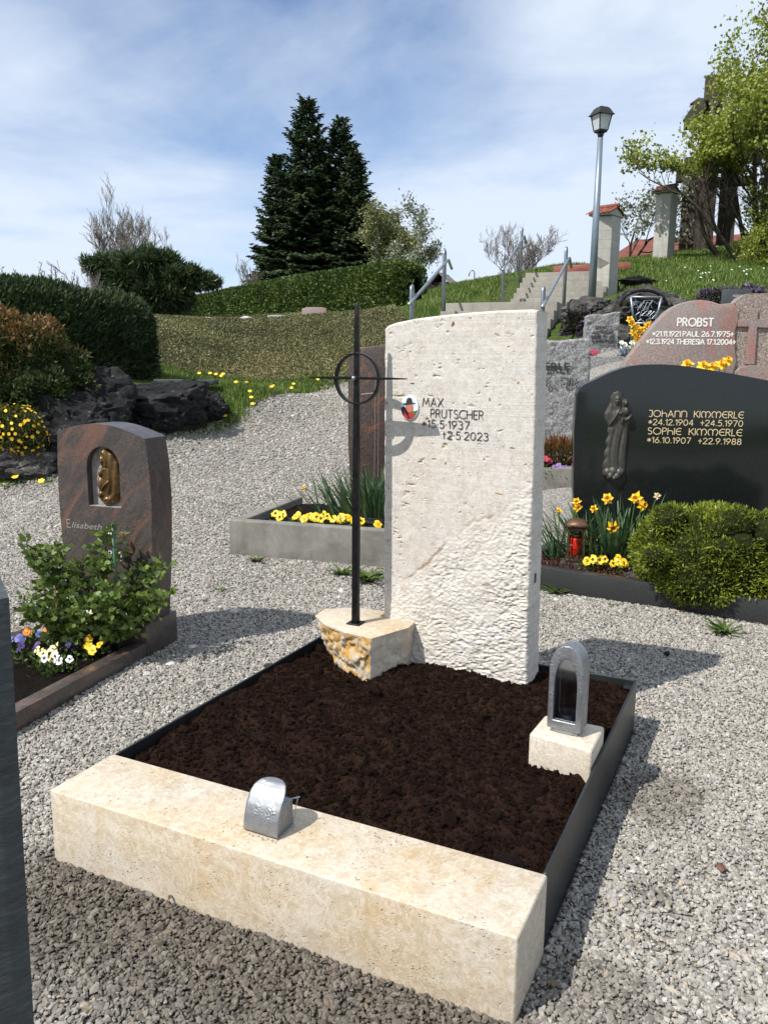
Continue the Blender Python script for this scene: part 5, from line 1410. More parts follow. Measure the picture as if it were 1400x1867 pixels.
# rose bush in front of the stone
def rose_bush():
    rng = np.random.default_rng(12)
    t = thing('rose_bush', 'leafy green rose bush growing before the brown granite headstone', 'rose bush', lp(-0.235, -0.13, 0.035), 0)
    segs = []; P = []; D = []; Rn = []
    tips = [(-0.19, -0.05, 0.49), (-0.15, 0.02, 0.42), (-0.14, 0.03, 0.46), (0.02, 0.0, 0.40), (0.11, 0.05, 0.50), (0.13, 0.02, 0.545), (0.24, 0.05, 0.36), (0.34, 0.08, 0.38), (0.30, 0.0, 0.24), (-0.18, -0.1, 0.20), (-0.18, -0.12, 0.26), (0.06, -0.12, 0.26), (0.16, -0.10, 0.32), (-0.06, 0.10, 0.34), (-0.17, 0.05, 0.30), (0.20, -0.06, 0.16), (-0.08, -0.08, 0.16), (-0.13, -0.03, 0.46), (0.36, 0.02, 0.27)]
    for tp in tips:
        tp = np.array(tp); b = np.array([rng.normal() * 0.04 + 0.05, rng.normal() * 0.03, 0.0])
        prev = b; mid = b + (tp - b) * 0.5 + np.array([tp[0] * 0.12, 0, 0.10 * np.linalg.norm(tp[:2])])
        pts = []
        for k in range(1, 9):
            u = k / 8; q = b * (1 - u) ** 2 + mid * 2 * u * (1 - u) + tp * u * u + rng.normal(size=3) * 0.006
            segs.append((prev, q, 0.0055 * (1.1 - 0.7 * u), 0.0055 * (1.02 - 0.7 * u))); prev = q; pts.append(q)
        for k, q in enumerate(pts):
            if k < 2: continue
            for r_ in range(6):
                a = rng.random() * 6.283; ln_ = 0.035 + 0.045 * rng.random()
                pd = np.array([math.cos(a), math.sin(a), 0.35 + 0.5 * rng.normal()]); pd /= np.linalg.norm(pd)
                segs.append((q, q + pd * ln_, 0.0012, 0.0008))
                hue = rng.random()
                for lf in range(5):        # pinnate leaf: pairs and an end leaflet
                    uu = 0.45 + 0.275 * (lf // 2); sg = (1 if lf % 2 else -1) if lf < 4 else 0
                    sd_ = np.cross(pd, [0, 0, 1.0]); sd_ /= max(np.linalg.norm(sd_), 1e-6)
                    P.append(q + pd * ln_ * uu); dv = pd * (0.55 if sg else 1.0) + sd_ * sg * 0.9 + rng.normal(size=3) * 0.18
                    D.append(dv); Rn.append(hue * 0.6 + 0.35 * rng.random() + (0.25 if q[2] > 0.48 and rng.random() < 0.25 else 0))
    link('stems', seg_tubes('stems', segs), MT['bark'], t, True)
    n = len(P)
    sd_ = np.tile(np.array([[0, 0, 1.0]]), (n, 1)) + rng.normal(size=(n, 3)) * 0.5
    L = 0.026 + 0.017 * rng.random(n)
    tag(link('foliage', leaves_mesh('foliage', np.array(P), np.array(D), L, L * 0.66, rng, -0.12, np.cross(np.array(D), sd_), np.array(Rn)), MT['leaf_rose'], t), kind='stuff')
rose_bush()
st = MB().tube([(0, 0, 0), (0.002, 0.001, 0.3), (0.0, 0, 0.625)], 0.0062, 10).build('garden_stake', MT['stake_green'], None, smooth=True); st.location = lp(-0.085, -0.085, 0.0); tag(st, 'green plastic garden stake supporting the rose bush', 'stake')
st = MB().tube([(0, 0, 0), (-0.004, 0, 0.18), (-0.012, 0.002, 0.335)], [0.0042, 0.004, 0.0036], 7).build('garden_cane', MT['stake_cane'], None, smooth=True); st.location = lp(-0.29, -0.21, 0.03); tag(st, 'thin brown cane in the bed beside the pansies', 'stake')
# pansies
def flower_pansy(parent, p, nrm, r, main, blotch, rng):
    """five overlapping rounded petals and a dark blotch"""
    nrm = Vector(nrm).normalized(); a = nrm.cross(Vector((0, 0, 1)));
    if a.length < 1e-3: a = Vector((1, 0, 0))
    a.normalize(); b = a.cross(nrm).normalized() * -1
    b = nrm.cross(a)
    v = []; f = []
    for i, ang in enumerate((60, 120, 10, 170, 270)):
        rr = r * (0.62 if i < 4 else 0.72); c_ = Vector(p) + (a * math.cos(R(ang)) + b * math.sin(R(ang))) * r * 0.55 + nrm * (0.001 * i)
        k = len(v)
        v.append(c_ + nrm * 0.002)
        for j in range(8):
            t = 6.283 * j / 8; v.append(c_ + (a * math.cos(t) + b * math.sin(t)) * rr * (0.9 + 0.2 * rng.random()) + nrm * (0.003 * rng.normal()))
        f += [(k, k + 1 + j, k + 1 + (j + 1) % 8) for j in range(8)]
    mb = MB(); mb.add(v, f); o = link('flower', mb_to(mb, 'flower'), MT[main], parent, True)
    if blotch:
        v = [Vector(p) + nrm * 0.008]; 
        for j in range(7):
            t = 6.283 * j / 7; q = 0.48 if j in (4, 5, 6) else 0.3
            v.append(Vector(p) + (a * math.cos(t) + b * math.sin(t)) * r * q * (0.8 + 0.5 * rng.random()) + nrm * 0.0072)
        mb = MB(); mb.add(v, [(0, 1 + j, 1 + (j + 1) % 7) for j in range(7)]); link('blotch', mb_to(mb, 'blotch'), MT[blotch], o)
    return o
def mb_to(mb, name):
    me = bpy.data.meshes.new(name); me.from_pydata(mb.v, [], mb.f); me.update(); return me
def pansy(label, loc, seed, main, blotch, nf, r=0.019, spread=0.05, h=0.055, group=None, face=(-0.2, -0.8, 0.6), name='pansy_plant', cat='pansy'):
    rng = np.random.default_rng(seed)
    t = thing(name, label, cat, loc, 0, group)
    n = 60
    P = np.stack([rng.normal(size=n) * spread * 0.6, rng.normal(size=n) * spread * 0.6, h * 0.6 * rng.random(n)], 1)
    D = P * np.array([8, 8, 0]) + rng.normal(size=(n, 3)) * 0.4 + np.array([0, 0, 0.5])
    tag(link('leaves', leaves_mesh('leaves', P, D, 0.024, 0.012, rng), MT['leaf_weed'], t), kind='stuff')
    for i in range(nf):
        p = (rng.normal() * spread * 0.7, rng.normal() * spread * 0.6, h * (0.75 + 0.4 * rng.random()))
        nn = np.array(face) + rng.normal(size=3) * 0.3
        flower_pansy(t, p, nn, r * (0.8 + 0.35 * rng.random()), main, blotch, rng)
    return t
LP_ = [('orange pansies at the far end of the left grave bed, behind the others', -0.50, -0.15, 'petal_orange', 'petal_deep', 4), ('small orange pansy beside the thin brown cane', -0.37, -0.17, 'petal_orange', 'petal_deep', 2),
       ('dark violet pansy with pale blooms near the edge of the dark upright slab', -0.36, -0.33, 'petal_violet', None, 4), ('cream and white pansies with violet blotches in the middle of the left grave bed', -0.28, -0.30, 'petal_cream', 'petal_violet', 5),
       ('white pansies low at the front of the left grave bed', -0.17, -0.40, 'petal_white', 'petal_violet', 5), ('yellow violas next to the side edging of the left grave bed', -0.14, -0.20, 'petal_yellow', 'petal_deep', 5),
       ('small blue flowers deep in the left grave bed', -0.47, -0.28, 'petal_blue', None, 6), ('pale yellow pansies close to the granite edging stone', -0.22, -0.37, 'petal_cream', 'petal_blotch', 4), ('violet and white pansy under the rose bush leaves', -0.22, -0.24, 'petal_violet', None, 3)]
for i, (lb_, a, b, m1, m2, nf) in enumerate(LP_):
    pansy(lb_, lp(a, b, 0.055), 100 + i, m1, m2, nf, 0.017, 0.055, 0.06)
# dark slab at the left edge, nearest to the camera
fs = thing('dark_slab', 'dark grey slate slab standing upright at the left edge of the picture', 'gravestone', (-0.3505, 0.735, 0), R(30))
gridbox('slab', lambda S, T: (-0.62 + 0.62 * S - 0.014 * (1 - T) * S, -0.05 + (1.083 - 0.07 * (1 - S) ** 2 + 0.05) * T), 60, 90, 0.0, 0.12, MT['slate_grey'], fs, lambda X, Z: 0.002 * fbm(X * 14, Z * 50, 0, 3, 0.6, 91), 0.006, 0.001, 92, 4)
# ------------------------------------------------------------------ concrete bed behind
CA = R(-16.4); CO = np.array([-1.083, 5.56])
CU = np.array([math.cos(CA), math.sin(CA)]); CV = np.array([-CU[1], CU[0]])
def cp_(a, b, z=0.0):
    q = CO + CU * a + CV * b; return (float(q[0]), float(q[1]), z)
cb_ = thing('concrete_edging', 'weathered grey concrete edging of the bed behind the white headstone', 'edging', cp_(0, 0), CA)
MB().box((0, 0, -0.05), (1.55, 0.09, 0.245)).build('front_wall', MT['concrete_old'], cb_, 0.012, 3)
MB().box((0.0, 0.0925, -0.05), (0.09, 1.15, 0.243)).build('side_wall', MT['concrete_old'], cb_, 0.012, 3)
MB().box((1.46, 0.0925, -0.05), (1.55, 1.15, 0.243)).build('side_wall', MT['concrete_old'], cb_, 0.012, 3)
sx = np.linspace(0.085, 1.465, 50); sy = np.linspace(0.085, 1.15, 50); SX, SY = np.meshgrid(sx, sy)
ids2 = np.arange(SX.size).reshape(SX.shape); Fs = np.stack([ids2[:-1, :-1], ids2[:-1, 1:], ids2[1:, 1:], ids2[1:, :-1]], -1).reshape(-1, 4)
tag(link('bed_soil', np_mesh('bed_soil', np.stack([SX, SY, 0.185 + 0.02 * fbm(SX * 8, SY * 8, 0, 4, 0.6, 6)], -1).reshape(-1, 3), Fs), MT['soil_dark'], None, True, cp_(0, 0), CA), 'dark soil inside the concrete edged bed', 'soil', None, 'stuff')
b2 = thing('tall_headstone', 'narrow brown red granite headstone standing partly behind the white headstone', 'gravestone', (-0.30, 6.62, 0), R(-14))
MB().prism([(0.035, 0.10), (0.42, 0.10), (0.46, 0.6), (0.455, 1.3), (0.42, 1.44), (0.27, 1.475), (0.06, 1.452), (0.015, 1.41), (0.0, 1.25), (0.0, 0.7)], 0.0, 0.16).build('slab', MT['granite_red_dark'], b2, 0.006, 2)
for x_ in (0.225, 0.255): MB().box((x_, -0.0022, 0.42), (x_ + 0.0025, 0.001, 1.22)).build('engraved_line', MT['letter_grey'], b2)
MB().prism([(0.11, 1.085), (0.245, 1.10), (0.245, 1.108), (0.11, 1.094)], -0.0022, 0.001).build('engraved_line', MT['letter_grey'], b2)
def strap_clump(name, label, loc, n, L, Wd, spread, seed, group=None, lean=(0, 0, 0), cat='daffodil', fl=None, rx=0.1, ry=0.08):
    rng = np.random.default_rng(seed)
    t = thing(name, label, cat, loc, 0, group)
    P = np.stack([rng.normal(size=n) * rx, rng.normal(size=n) * ry, np.zeros(n)], 1)
    D = np.stack([P[:, 0] / rx * spread + 0.15 * rng.normal(size=n), P[:, 1] / ry * spread + 0.15 * rng.normal(size=n), np.ones(n)], 1) + np.array(lean)
    tag(link('leaves', blades_mesh('leaves', P, D, L * (0.6 + 0.5 * rng.random(n)), Wd * (0.8 + 0.4 * rng.random(n)), 0.06 + 0.28 * rng.random(n) ** 3, rng, 4), MT['leaf_strap'], t), kind='stuff')
    for (x, y, z, face, m, r) in fl or []:
        s_ = link('stalk', seg_tubes('stalk', [(np.array([x * 0.4, y * 0.4, 0]), np.array([x * 0.8, y * 0.8, z * 0.7]), 0.004, 0.0035), (np.array([x * 0.8, y * 0.8, z * 0.7]), np.array([x, y, z]), 0.0035, 0.003)]), MT['stem_green'], t, True)
        daffodil_head(t, Vector((x, y, z)), Vector(face).normalized(), r, m, rng)
    return t
def daffodil_head(parent, c, nrm, r, mat, rng):
    a = nrm.cross(Vector((0, 0, 1))).normalized(); b = nrm.cross(a).normalized()
    v = []; f = []
    for i in range(6):
        t = 6.283 * i / 6 + 0.2; d = a * math.cos(t) + b * math.sin(t); s_ = nrm.cross(d)
        k = len(v); kk = 0.003 * (i % 2)
        v += [c + nrm * kk, c + d * r * 0.55 + s_ * r * 0.36 + nrm * (0.004 + kk), c + d * r * (1.0 + 0.1 * rng.normal()) + nrm * (kk - 0.006 * rng.random()), c + d * r * 0.55 - s_ * r * 0.36 + nrm * (0.004 + kk)]
        f += [(k, k + 1, k + 2), (k, k + 2, k + 3)]
    mb = MB(); mb.add(v, f)
    o = link('flower', mb_to(mb, 'flower'), MT[mat], parent, False)
    v = []; f = []
    n = 10
    for (rr, hh) in ((0.22, 0.0), (0.30, 0.35), (0.44, 0.6), (0.38, 0.58), (0.2, 0.2)):
        for i in range(n):
            t = 6.283 * i / n; q = rr * (1 + (0.12 if i % 2 else -0.05) * (rr > 0.4)); v.append(c + (a * math.cos(t) + b * math.sin(t)) * r * q + nrm * (r * hh + 0.004))
    for j in range(4):
        for i in range(n): f.append((j * n + i, j * n + (i + 1) % n, (j + 1) * n + (i + 1) % n, (j + 1) * n + i))
    mb = MB(); mb.add(v, f); link('trumpet', mb_to(mb, 'trumpet'), MT['petal_deep' if mat == 'petal_yellow' else mat], o, True)
strap_clump('daffodil_clump', 'dense clump of dark green strap leaves in the concrete bed', cp_(0.98, 0.58, 0.18), 420, 0.44, 0.019, 0.22, 41, None, (-0.05, 0.03, 0), rx=0.22, ry=0.10,
            fl=[(-0.60, -0.02, 0.26, (-0.7, -0.6, 0.0), 'petal_yellow', 0.022)])
for i, (a, b, nf, lb_) in enumerate([(0.30, 0.20, 4, 'yellow pansies at the left corner of the concrete bed'), (0.46, 0.18, 5, 'yellow pansies second from the left corner of the concrete bed'), (0.60, 0.20, 6, 'tallest yellow pansies in the middle of the concrete bed front'), (0.76, 0.24, 6, 'yellow pansies next to the black lantern in the concrete bed'), (0.88, 0.16, 5, 'yellow pansies just left of the iron cross shaft in the concrete bed'), (1.16, 0.15, 5, 'yellow pansies between the iron cross shaft and the white headstone')]):
    pansy(lb_, cp_(a, b, 0.19), 200 + i, 'petal_yellow', 'petal_deep' if i % 2 else 'petal_blotch', nf, 0.028, 0.055, 0.075)
gl_ = thing('flat_lantern', 'low black metal grave lamp lying in the concrete bed', 'lantern', cp_(0.96, 0.26, 0.19), CA + R(10))
MB().box((-0.075, -0.06, 0), (0.075, 0.06, 0.05)).build('body', MT['granite_kerb_dark'], gl_, 0.006, 2)
MB().box((-0.085, -0.07, 0.0505), (0.085, 0.07, 0.068)).build('lid', MT['granite_kerb_dark'], gl_, 0.006, 2)
MB().box((-0.03, -0.015, 0.0685), (0.03, 0.015, 0.082)).build('handle', MT['granite_kerb_dark'], gl_, 0.004, 2)
# ------------------------------------------------------------------ black granite grave on the right
bk = thing('black_headstone', 'wide polished black granite headstone with standing madonna relief and gold lettering', 'gravestone', (1.235, 5.30, 0), R(-8))
ol = [(0.045, 0.10), (1.44, 0.10), (1.46, 0.7), (1.45, 1.10), (1.41, 1.175)]
ol += [(x, float(np.interp(x, [0.10, 0.2, 0.3, 0.38, 0.5, 0.65, 0.9, 1.15, 1.41], [1.235, 1.287, 1.325, 1.338, 1.343, 1.334, 1.296, 1.252, 1.19]))) for x in np.linspace(1.34, 0.10, 22)]
ol += [(0.045, 1.208), (0.015, 1.18), (0.0, 1.14), (-0.004, 0.9), (0.012, 0.5)]
MB().prism(ol, 0.0, 0.17).build('slab', MT['granite_black'], bk, 0.012, 3)
MB().box((-0.06, -0.06, -0.02), (1.52, 0.24, 0.10)).build('plinth', MT['granite_kerb_dark'], bk, 0.005, 2)
for (tx, z, h, m) in (('JOHANN  KIMMERLE', 1.010, 0.040, 0.0044), ('*24.12.1904  +24.5.1970', 0.958, 0.036, 0.0040), ('SOPHIE  KIMMERLE', 0.898, 0.041, 0.0044), ('*16.10.1907  +22.9.1988', 0.843, 0.036, 0.0040)):
    inscription(bk, tx, 0.462, z, h, m, 0.0, 'letter_gold', UNC, 0.2, 0.575, 0.42)
def madonna(U, V):
    A = 2.9
    c = np.interp(V, [0, 0.1, 0.3, 0.6, 0.7, 0.8, 0.9, 1], [-0.10, -0.06, 0.0, 0.06, -0.02, -0.06, -0.10, -0.10])
    hw = np.interp(V, [0.06, 0.10, 0.2, 0.35, 0.5, 0.60, 0.67, 0.74, 0.80, 0.86, 0.92, 0.965, 0.99], [0.55, 0.70, 0.70, 0.66, 0.62, 0.62, 0.78, 0.80, 0.62, 0.44, 0.40, 0.30, 0.02])
    hw = hw + 0.05 * np.sin(V * 48) * (U < c) * sstep(0.62, 0.5, V)
    d = 1 - np.abs((U - c) / hw) ** 2.4
    h = np.where((d > 0) & (V > 0.06) & (V < 0.99), 0.024 * np.clip(d, 0, 1) ** 0.5, -0.01)
    ph = U * 12 + 1.8 * np.sin(V * 6.5) + 3 * V
    h = np.where(h > 0, h + (0.0042 * np.sin(ph) + 0.0018 * np.sin(ph * 2.1 + 1)) * sstep(0.62, 0.5, V), h)
    h = np.where(h > 0, h - 0.007 * np.exp(-(np.abs(np.abs(U + 0.09) - 0.27) / 0.05) ** 2) * sstep(0.66, 0.8, V) * sstep(0.97, 0.9, V), h)
    for e in ((-0.10, 0.885, 0.21, 0.20, 0.040, 0.0), (-0.06, 0.72, 0.42, 0.34, 0.030, 0.0), (0.40, 0.855, 0.18, 0.145, 0.044, 0.0), (0.46, 0.765, 0.22, 0.20, 0.040, 0.0), (0.26, 0.67, 0.09, 0.20, 0.040, 0.0),
              (0.60, 0.69, 0.30, 0.09, 0.042, 0.4), (-0.22, 0.70, 0.46, 0.085, 0.042, 0.75), (0.12, 0.745, 0.13, 0.07, 0.046, 0.3)):
        h = np.maximum(h, bump_el(U, V, e[0], e[1], e[2], e[3], e[4], A, rot=e[5]))
    eyes = 0.005 * (np.exp(-(((U + 0.18) / 0.05) ** 2 + ((V - 0.892) / 0.007) ** 2)) + np.exp(-(((U + 0.03) / 0.05) ** 2 + ((V - 0.892) / 0.007) ** 2)) + 0.7 * np.exp(-(((U + 0.11) / 0.07) ** 2 + ((V - 0.858) / 0.005) ** 2)))
    h = np.where(h > 0, h - eyes, h)
    for (cx_, cy_, r_, hh) in ((-0.45, 0.075, 0.30, 0.036), (-0.1, 0.085, 0.32, 0.040), (0.28, 0.075, 0.30, 0.038), (-0.28, 0.04, 0.28, 0.044), (0.10, 0.035, 0.28, 0.046), (0.42, 0.09, 0.22, 0.032), (-0.05, 0.015, 0.20, 0.044)):
        h = np.maximum(h, bump_el(U, V, cx_, cy_, r_, r_ * 0.62, hh, A))
    return h
relief('madonna_relief', bk, MT['bronze_dark'], 0.205, 0.575, 90, 220, madonna, (0.268, -0.001, 0.600))
KA = R(-32.5); KO = np.array([0.75, 4.87]); KU = np.array([math.cos(KA), math.sin(KA)]); KV = np.array([-KU[1], KU[0]])
def kp(a, b, z=0.0):
    q = KO + KU * a + KV * b; return (float(q[0]), float(q[1]), z)
ke = thing('dark_granite_edging', 'dark grey granite edging of the grave before the black headstone', 'edging', kp(0, 0), KA)
MB().box((0, 0, -0.05), (1.75, 0.07, 0.130)).build('front_stone', MT['granite_kerb_dark'], ke, 0.004, 2)
MB().box((0, 0.0725, -0.05), (0.07, 0.80, 0.128)).build('side_stone', MT['granite_kerb_dark'], ke, 0.004, 2)
sx = np.linspace(0.068, 1.74, 40); sy = np.linspace(0.068, 0.95, 30); SX, SY = np.meshgrid(sx, sy)
ids2 = np.arange(SX.size).reshape(SX.shape); Fs = np.stack([ids2[:-1, :-1], ids2[:-1, 1:], ids2[1:, 1:], ids2[1:, :-1]], -1).reshape(-1, 4)
tag(link('bed_soil', np_mesh('bed_soil', np.stack([SX, SY, 0.088 + 0.02 * fbm(SX * 8, SY * 8, 0, 4, 0.6, 9)], -1).reshape(-1, 3), Fs), MT['soil_dark'], None, True, kp(0, 0), KA), 'dark soil in the bed before the black headstone', 'soil', None, 'stuff')
rng = np.random.default_rng(77); n = 2600
a = 0.08 + 0.75 * rng.random(n); b = 0.075 + 0.30 * rng.random(n)
P = np.stack([KO[0] + KU[0] * a + KV[0] * b, KO[1] + KU[1] * a + KV[1] * b, 0.10 + 0.018 * rng.random(n)], 1)
tag(link('sedum_patch', leaves_mesh('sedum_patch', P, rng.normal(size=(n, 3)) + np.array([0, 0, 0.8]), 0.018, 0.009, rng), MT['leaf_sedum']), 'reddish brown sedum ground cover along the dark granite edging', 'ground cover', None, 'stuff')
rl = thing('red_lantern', 'small bronze grave lantern with red candle glass before the daffodils', 'lantern', (1.198, 4.95, 0.125), R(-12))
MB().box((-0.062, -0.062, 0.0), (0.062, 0.062, 0.022)).build('base', MT['bronze_old'], rl, 0.004, 2)
for sx_ in (-1, 1):
    for sy_ in (-1, 1):
        MB().box((sx_ * 0.048 - 0.007, sy_ * 0.048 - 0.007, 0.0222), (sx_ * 0.048 + 0.007, sy_ * 0.048 + 0.007, 0.215)).build('corner_post', MT['bronze_old'], rl, 0.002, 1)
for sy_ in (-1, 1):
    MB().box((-0.0405, sy_ * 0.046 - 0.004, 0.0225), (0.0405, sy_ * 0.046 + 0.004, 0.044)).build('rail', MT['bronze_old'], rl)
    MB().box((-0.0405, sy_ * 0.046 - 0.004, 0.196), (0.0405, sy_ * 0.046 + 0.004, 0.2148)).build('rail', MT['bronze_old'], rl)
    MB().box((sy_ * 0.046 - 0.004, -0.0405, 0.196), (sy_ * 0.046 + 0.004, 0.0405, 0.2146)).build('rail', MT['bronze_old'], rl)
v = []; f = []; rows = [(0.062, 0.2152), (0.066, 0.224), (0.060, 0.240), (0.044, 0.256), (0.02, 0.266), (0.002, 0.268)]
for (r, z) in rows:
    v += [(-r, -r, z), (0, -r * 1.03, z + 0.004), (r, -r, z), (r * 1.03, 0, z + 0.004), (r, r, z), (0, r * 1.03, z + 0.004), (-r, r, z), (-r * 1.03, 0, z + 0.004)]
for j in range(5):
    for i in range(8): f.append((j * 8 + i, j * 8 + (i + 1) % 8, j * 8 + 8 + (i + 1) % 8, j * 8 + 8 + i))
f += [tuple(range(7, -1, -1)), tuple(40 + i for i in range(8))]
mb = MB(); mb.add(v, f); mb.build('roof', MT['bronze_old'], rl, smooth=True)
MB().lathe([(0.030, 0.0), (0.033, 0.004), (0.033, 0.115), (0.030, 0.125), (0.0295, 0.11), (0.001, 0.11)], 18, (0, 0, 0.0225)).build('candle', MT['candle_red'], rl, smooth=True)
MB().lathe([(0.031, 0.0), (0.031, 0.018), (0.028, 0.02), (0.001, 0.02)], 18, (0, 0, 0.150)).build('candle_cap', MT['bronze'], rl, smooth=True)
MB().box((-0.040, -0.0515, 0.105), (-0.018, -0.0503, 0.112)).build('door_latch', MT['galvanised'], rl)
pl = MB().box((-0.09, -0.08, 0.08), (0.09, 0.08, 0.1245)).build('lantern_slab', MT['boulder_grey'], None, 0.008, 2); pl.location = (1.20, 4.945, 0); pl.rotation_euler = (0, 0, R(-20)); tag(pl, 'small grey stone slab under the red candle lantern', 'stone slab')
Yf = 'petal_yellow'
strap_clump('daffodil_clump', 'clump of flowering yellow daffodils between the red lantern and the black headstone', (1.50, 5.02, 0.09), 250, 0.45, 0.018, 0.30, 43, rx=0.19, ry=0.08,
            fl=[(-0.13, -0.1, 0.435, (-0.3, -0.9, 0.15), Yf, 0.040), (-0.11, -0.18, 0.27, (0.0, -0.9, -0.1), Yf, 0.044), (0.05, -0.08, 0.435, (-0.4, -0.8, 0.1), Yf, 0.042), (0.085, -0.10, 0.395, (0.4, -0.8, 0.2), Yf, 0.042), (0.19, -0.05, 0.445, (0.1, -0.8, 0.4), 'petal_dry', 0.026), (-0.21, -0.10, 0.37, (-0.4, -0.9, 0.1), Yf, 0.028)])
strap_clump('daffodil_clump', 'thin clump of yellow daffodils left of the red lantern', (1.12, 5.08, 0.09), 46, 0.40, 0.015, 0.42, 44, None, (-0.03, 0, 0), rx=0.10, ry=0.06,
            fl=[(0.08, -0.08, 0.40, (-0.2, -0.9, 0.1), Yf, 0.030), (0.085, -0.09, 0.365, (0.1, -0.9, 0.1), Yf, 0.034), (-0.02, -0.06, 0.34, (-0.6, -0.7, 0.0), Yf, 0.022)])
for i, (x, y, nf, lb_) in enumerate([(1.30, 4.80, 5, 'yellow pansies with dark blotches beside the red lantern'), (1.40, 4.72, 6, 'yellow pansies with dark blotches next to the round yellow green bush'), (1.235, 4.76, 2, 'single faded yellow pansy at the foot of the red lantern')]):
    pansy(lb_, (x, y, 0.105), 300 + i, 'petal_yellow', 'petal_blotch', nf, 0.024, 0.045, 0.07)
boulder('decor_stone', 'smooth grey stone on the edging beside the yellow green bush', (1.475, 4.60, 0.12), (0.07, 0.045, 0.035), 15, 'boulder_grey', sub=3)['category'] = 'stone'
rc_ = np.random.default_rng(5); cy_ = []
for k in range(34):
    a = rc_.random() * 3.1 + 3.14; e = rc_.random() * 1.35 - 0.1; cx0 = 1.6 + 0.85 * rc_.random()
    r0 = 0.06 + 0.06 * rc_.random(); cy_.append((cx0 + 0.24 * math.cos(a) * math.cos(e), 4.42 - (cx0 - 1.6) * 0.12 + 0.25 * math.sin(a) * math.cos(e), 0.27 + 0.23 * math.sin(e), r0, r0, r0 * 0.9))
shrub('dwarf_cypress', 'round yellow green dwarf cypress bush hanging over the dark granite edging', 'bush', (0, 0, 0), [(1.63, 4.50, 0.30, 0.22, 0.22, 0.20), (1.78, 4.42, 0.28, 0.30, 0.28, 0.27), (1.98, 4.38, 0.24, 0.26, 0.26, 0.24), (2.18, 4.32, 0.27, 0.26, 0.26, 0.26), (2.42, 4.30, 0.25, 0.26, 0.26, 0.26), (1.74, 4.30, 0.18, 0.22, 0.18, 0.15), (1.86, 4.46, 0.40, 0.16, 0.16, 0.15), (2.10, 4.40, 0.38, 0.14, 0.14, 0.14), (1.66, 4.50, 0.42, 0.13, 0.13, 0.12)] + cy_, 21, 'leaf_cypress', 60000, 0.021, 0.0068, 0.42, 0.9, 'hedge_core', None, 0.25, 0.5)
def weed(label, x, y, n, L, seed, group=None, z=None):
    rng = np.random.default_rng(seed); a = rng.random(n) * 6.283
    D = np.stack([np.cos(a), np.sin(a), 0.35 + 0.7 * rng.random(n)], 1); P = np.stack([0.015 * rng.normal(size=n), 0.015 * rng.normal(size=n), np.zeros(n)], 1)
    o = link('weed', blades_mesh('weed', P, D, L * (0.6 + 0.6 * rng.random(n)), L * 0.24, 0.35, rng, 3), MT['leaf_weed'], None, False, (x, y, float(Tz(x, y)) + 0.002 if z is None else z))
    return tag(o, label, 'weed', group)
weed('green weed rooted against the dark granite edging', 1.03, 4.66, 16, 0.10, 1)
weed('flat rosette weed on the gravel below the yellow green bush', 1.72, 3.93, 26, 0.10, 2)
weed('leafy weed on the gravel just left of the white headstone', -0.10, 4.90, 60, 0.12, 3)
weed('second leafy weed at the foot of the concrete edging behind the iron cross', -0.26, 5.05, 30, 0.09, 4)
weed('small tuft of weeds below the left end of the concrete edging', -0.86, 5.36, 26, 0.07, 5)
weed('small weed on the gravel along the brown headstone path side', -0.95, 4.62, 12, 0.05, 6)
weed('tiny weed by the far end of the dark granite edging', 1.30, 4.42, 8, 0.04, 7)

# ------------------------------------------------------------------ terraces of older graves, up the slope
ge = thing('grey_headstone', 'rough grey granite headstone right behind the white headstone', 'gravestone', (1.79, 7.20, 0), R(-12))
gridbox('slab', lambda S, T: (-0.80 + 0.80 * S + 0.012 * fbm(T * 8, S * 2, 0, 3, 0.5, 3) - 0.03 * (1 - T) * (S > 0.5), 0.30 + (1.262 + 0.01 * np.sin(S * 8)) * T), 60, 90, 0.0, 0.15, MT['granite_grey_rough'], ge, lambda X, Z: 0.016 * fbm(X * 18, Z * 18, 0, 4, 0.6, 5) + 0.012 * np.abs(fbm(X * 40, Z * 34, 0, 2, 0.5, 6)), 0.012, 0.012, 7, 6)
bfont(ge, 'ERLE', -0.40, 1.300, 0.085, -0.022, 'letter_black', 0.002, 0.215)
bfont(ge, '1907 - 1981', -0.50, 1.200, 0.046, -0.022, 'letter_black', 0.0, 0.37)
bfont(ge, '1910 - 1985', -0.50, 1.150, 0.046, -0.022, 'letter_black', 0.0, 0.38)
gk = thing('grey_edging', 'grey concrete edging of the small heather bed below the rough grey headstone', 'edging', (1.525, 6.40, 0.30), R(-14))
MB().box((-0.95, 0, -0.2), (0.0, 0.08, 0.225)).build('front_wall', MT['concrete_old'], gk, 0.01, 2)
MB().box((-0.08, 0.0825, -0.2), (0.0, 0.75, 0.223)).build('side_wall', MT['concrete_old'], gk, 0.01, 2)
MB().box((-0.87, 0.0825, -0.2), (-0.0825, 0.75, 0.17)).build('bed_soil', MT['soil_dark'], gk)
shrub('heather', 'rust and green heather tuft in the bed right of the white headstone', 'heather', (1.43, 6.72, 0.46), [(0, 0, 0.10, 0.14, 0.12, 0.13), (0.14, 0.06, 0.08, 0.10, 0.10, 0.11), (-0.2, 0, 0.1, 0.14, 0.1, 0.12)], 31, 'leaf_heath', 2600, 0.085, 0.010, 0.2, 0.5, None, None, 1.2, 0.35, topcol=1.0)
pansy('small dark red flowers at the edge of the heather bed', (1.27, 6.52, 0.48), 401, 'petal_red', None, 9, 0.022, 0.06, 0.10, name='primrose', cat='flower')
pansy('small violet and blue flowers at the corner of the heather bed', (1.40, 6.50, 0.46), 402, 'petal_mauve', None, 12, 0.016, 0.07, 0.07, name='viola', cat='flower')
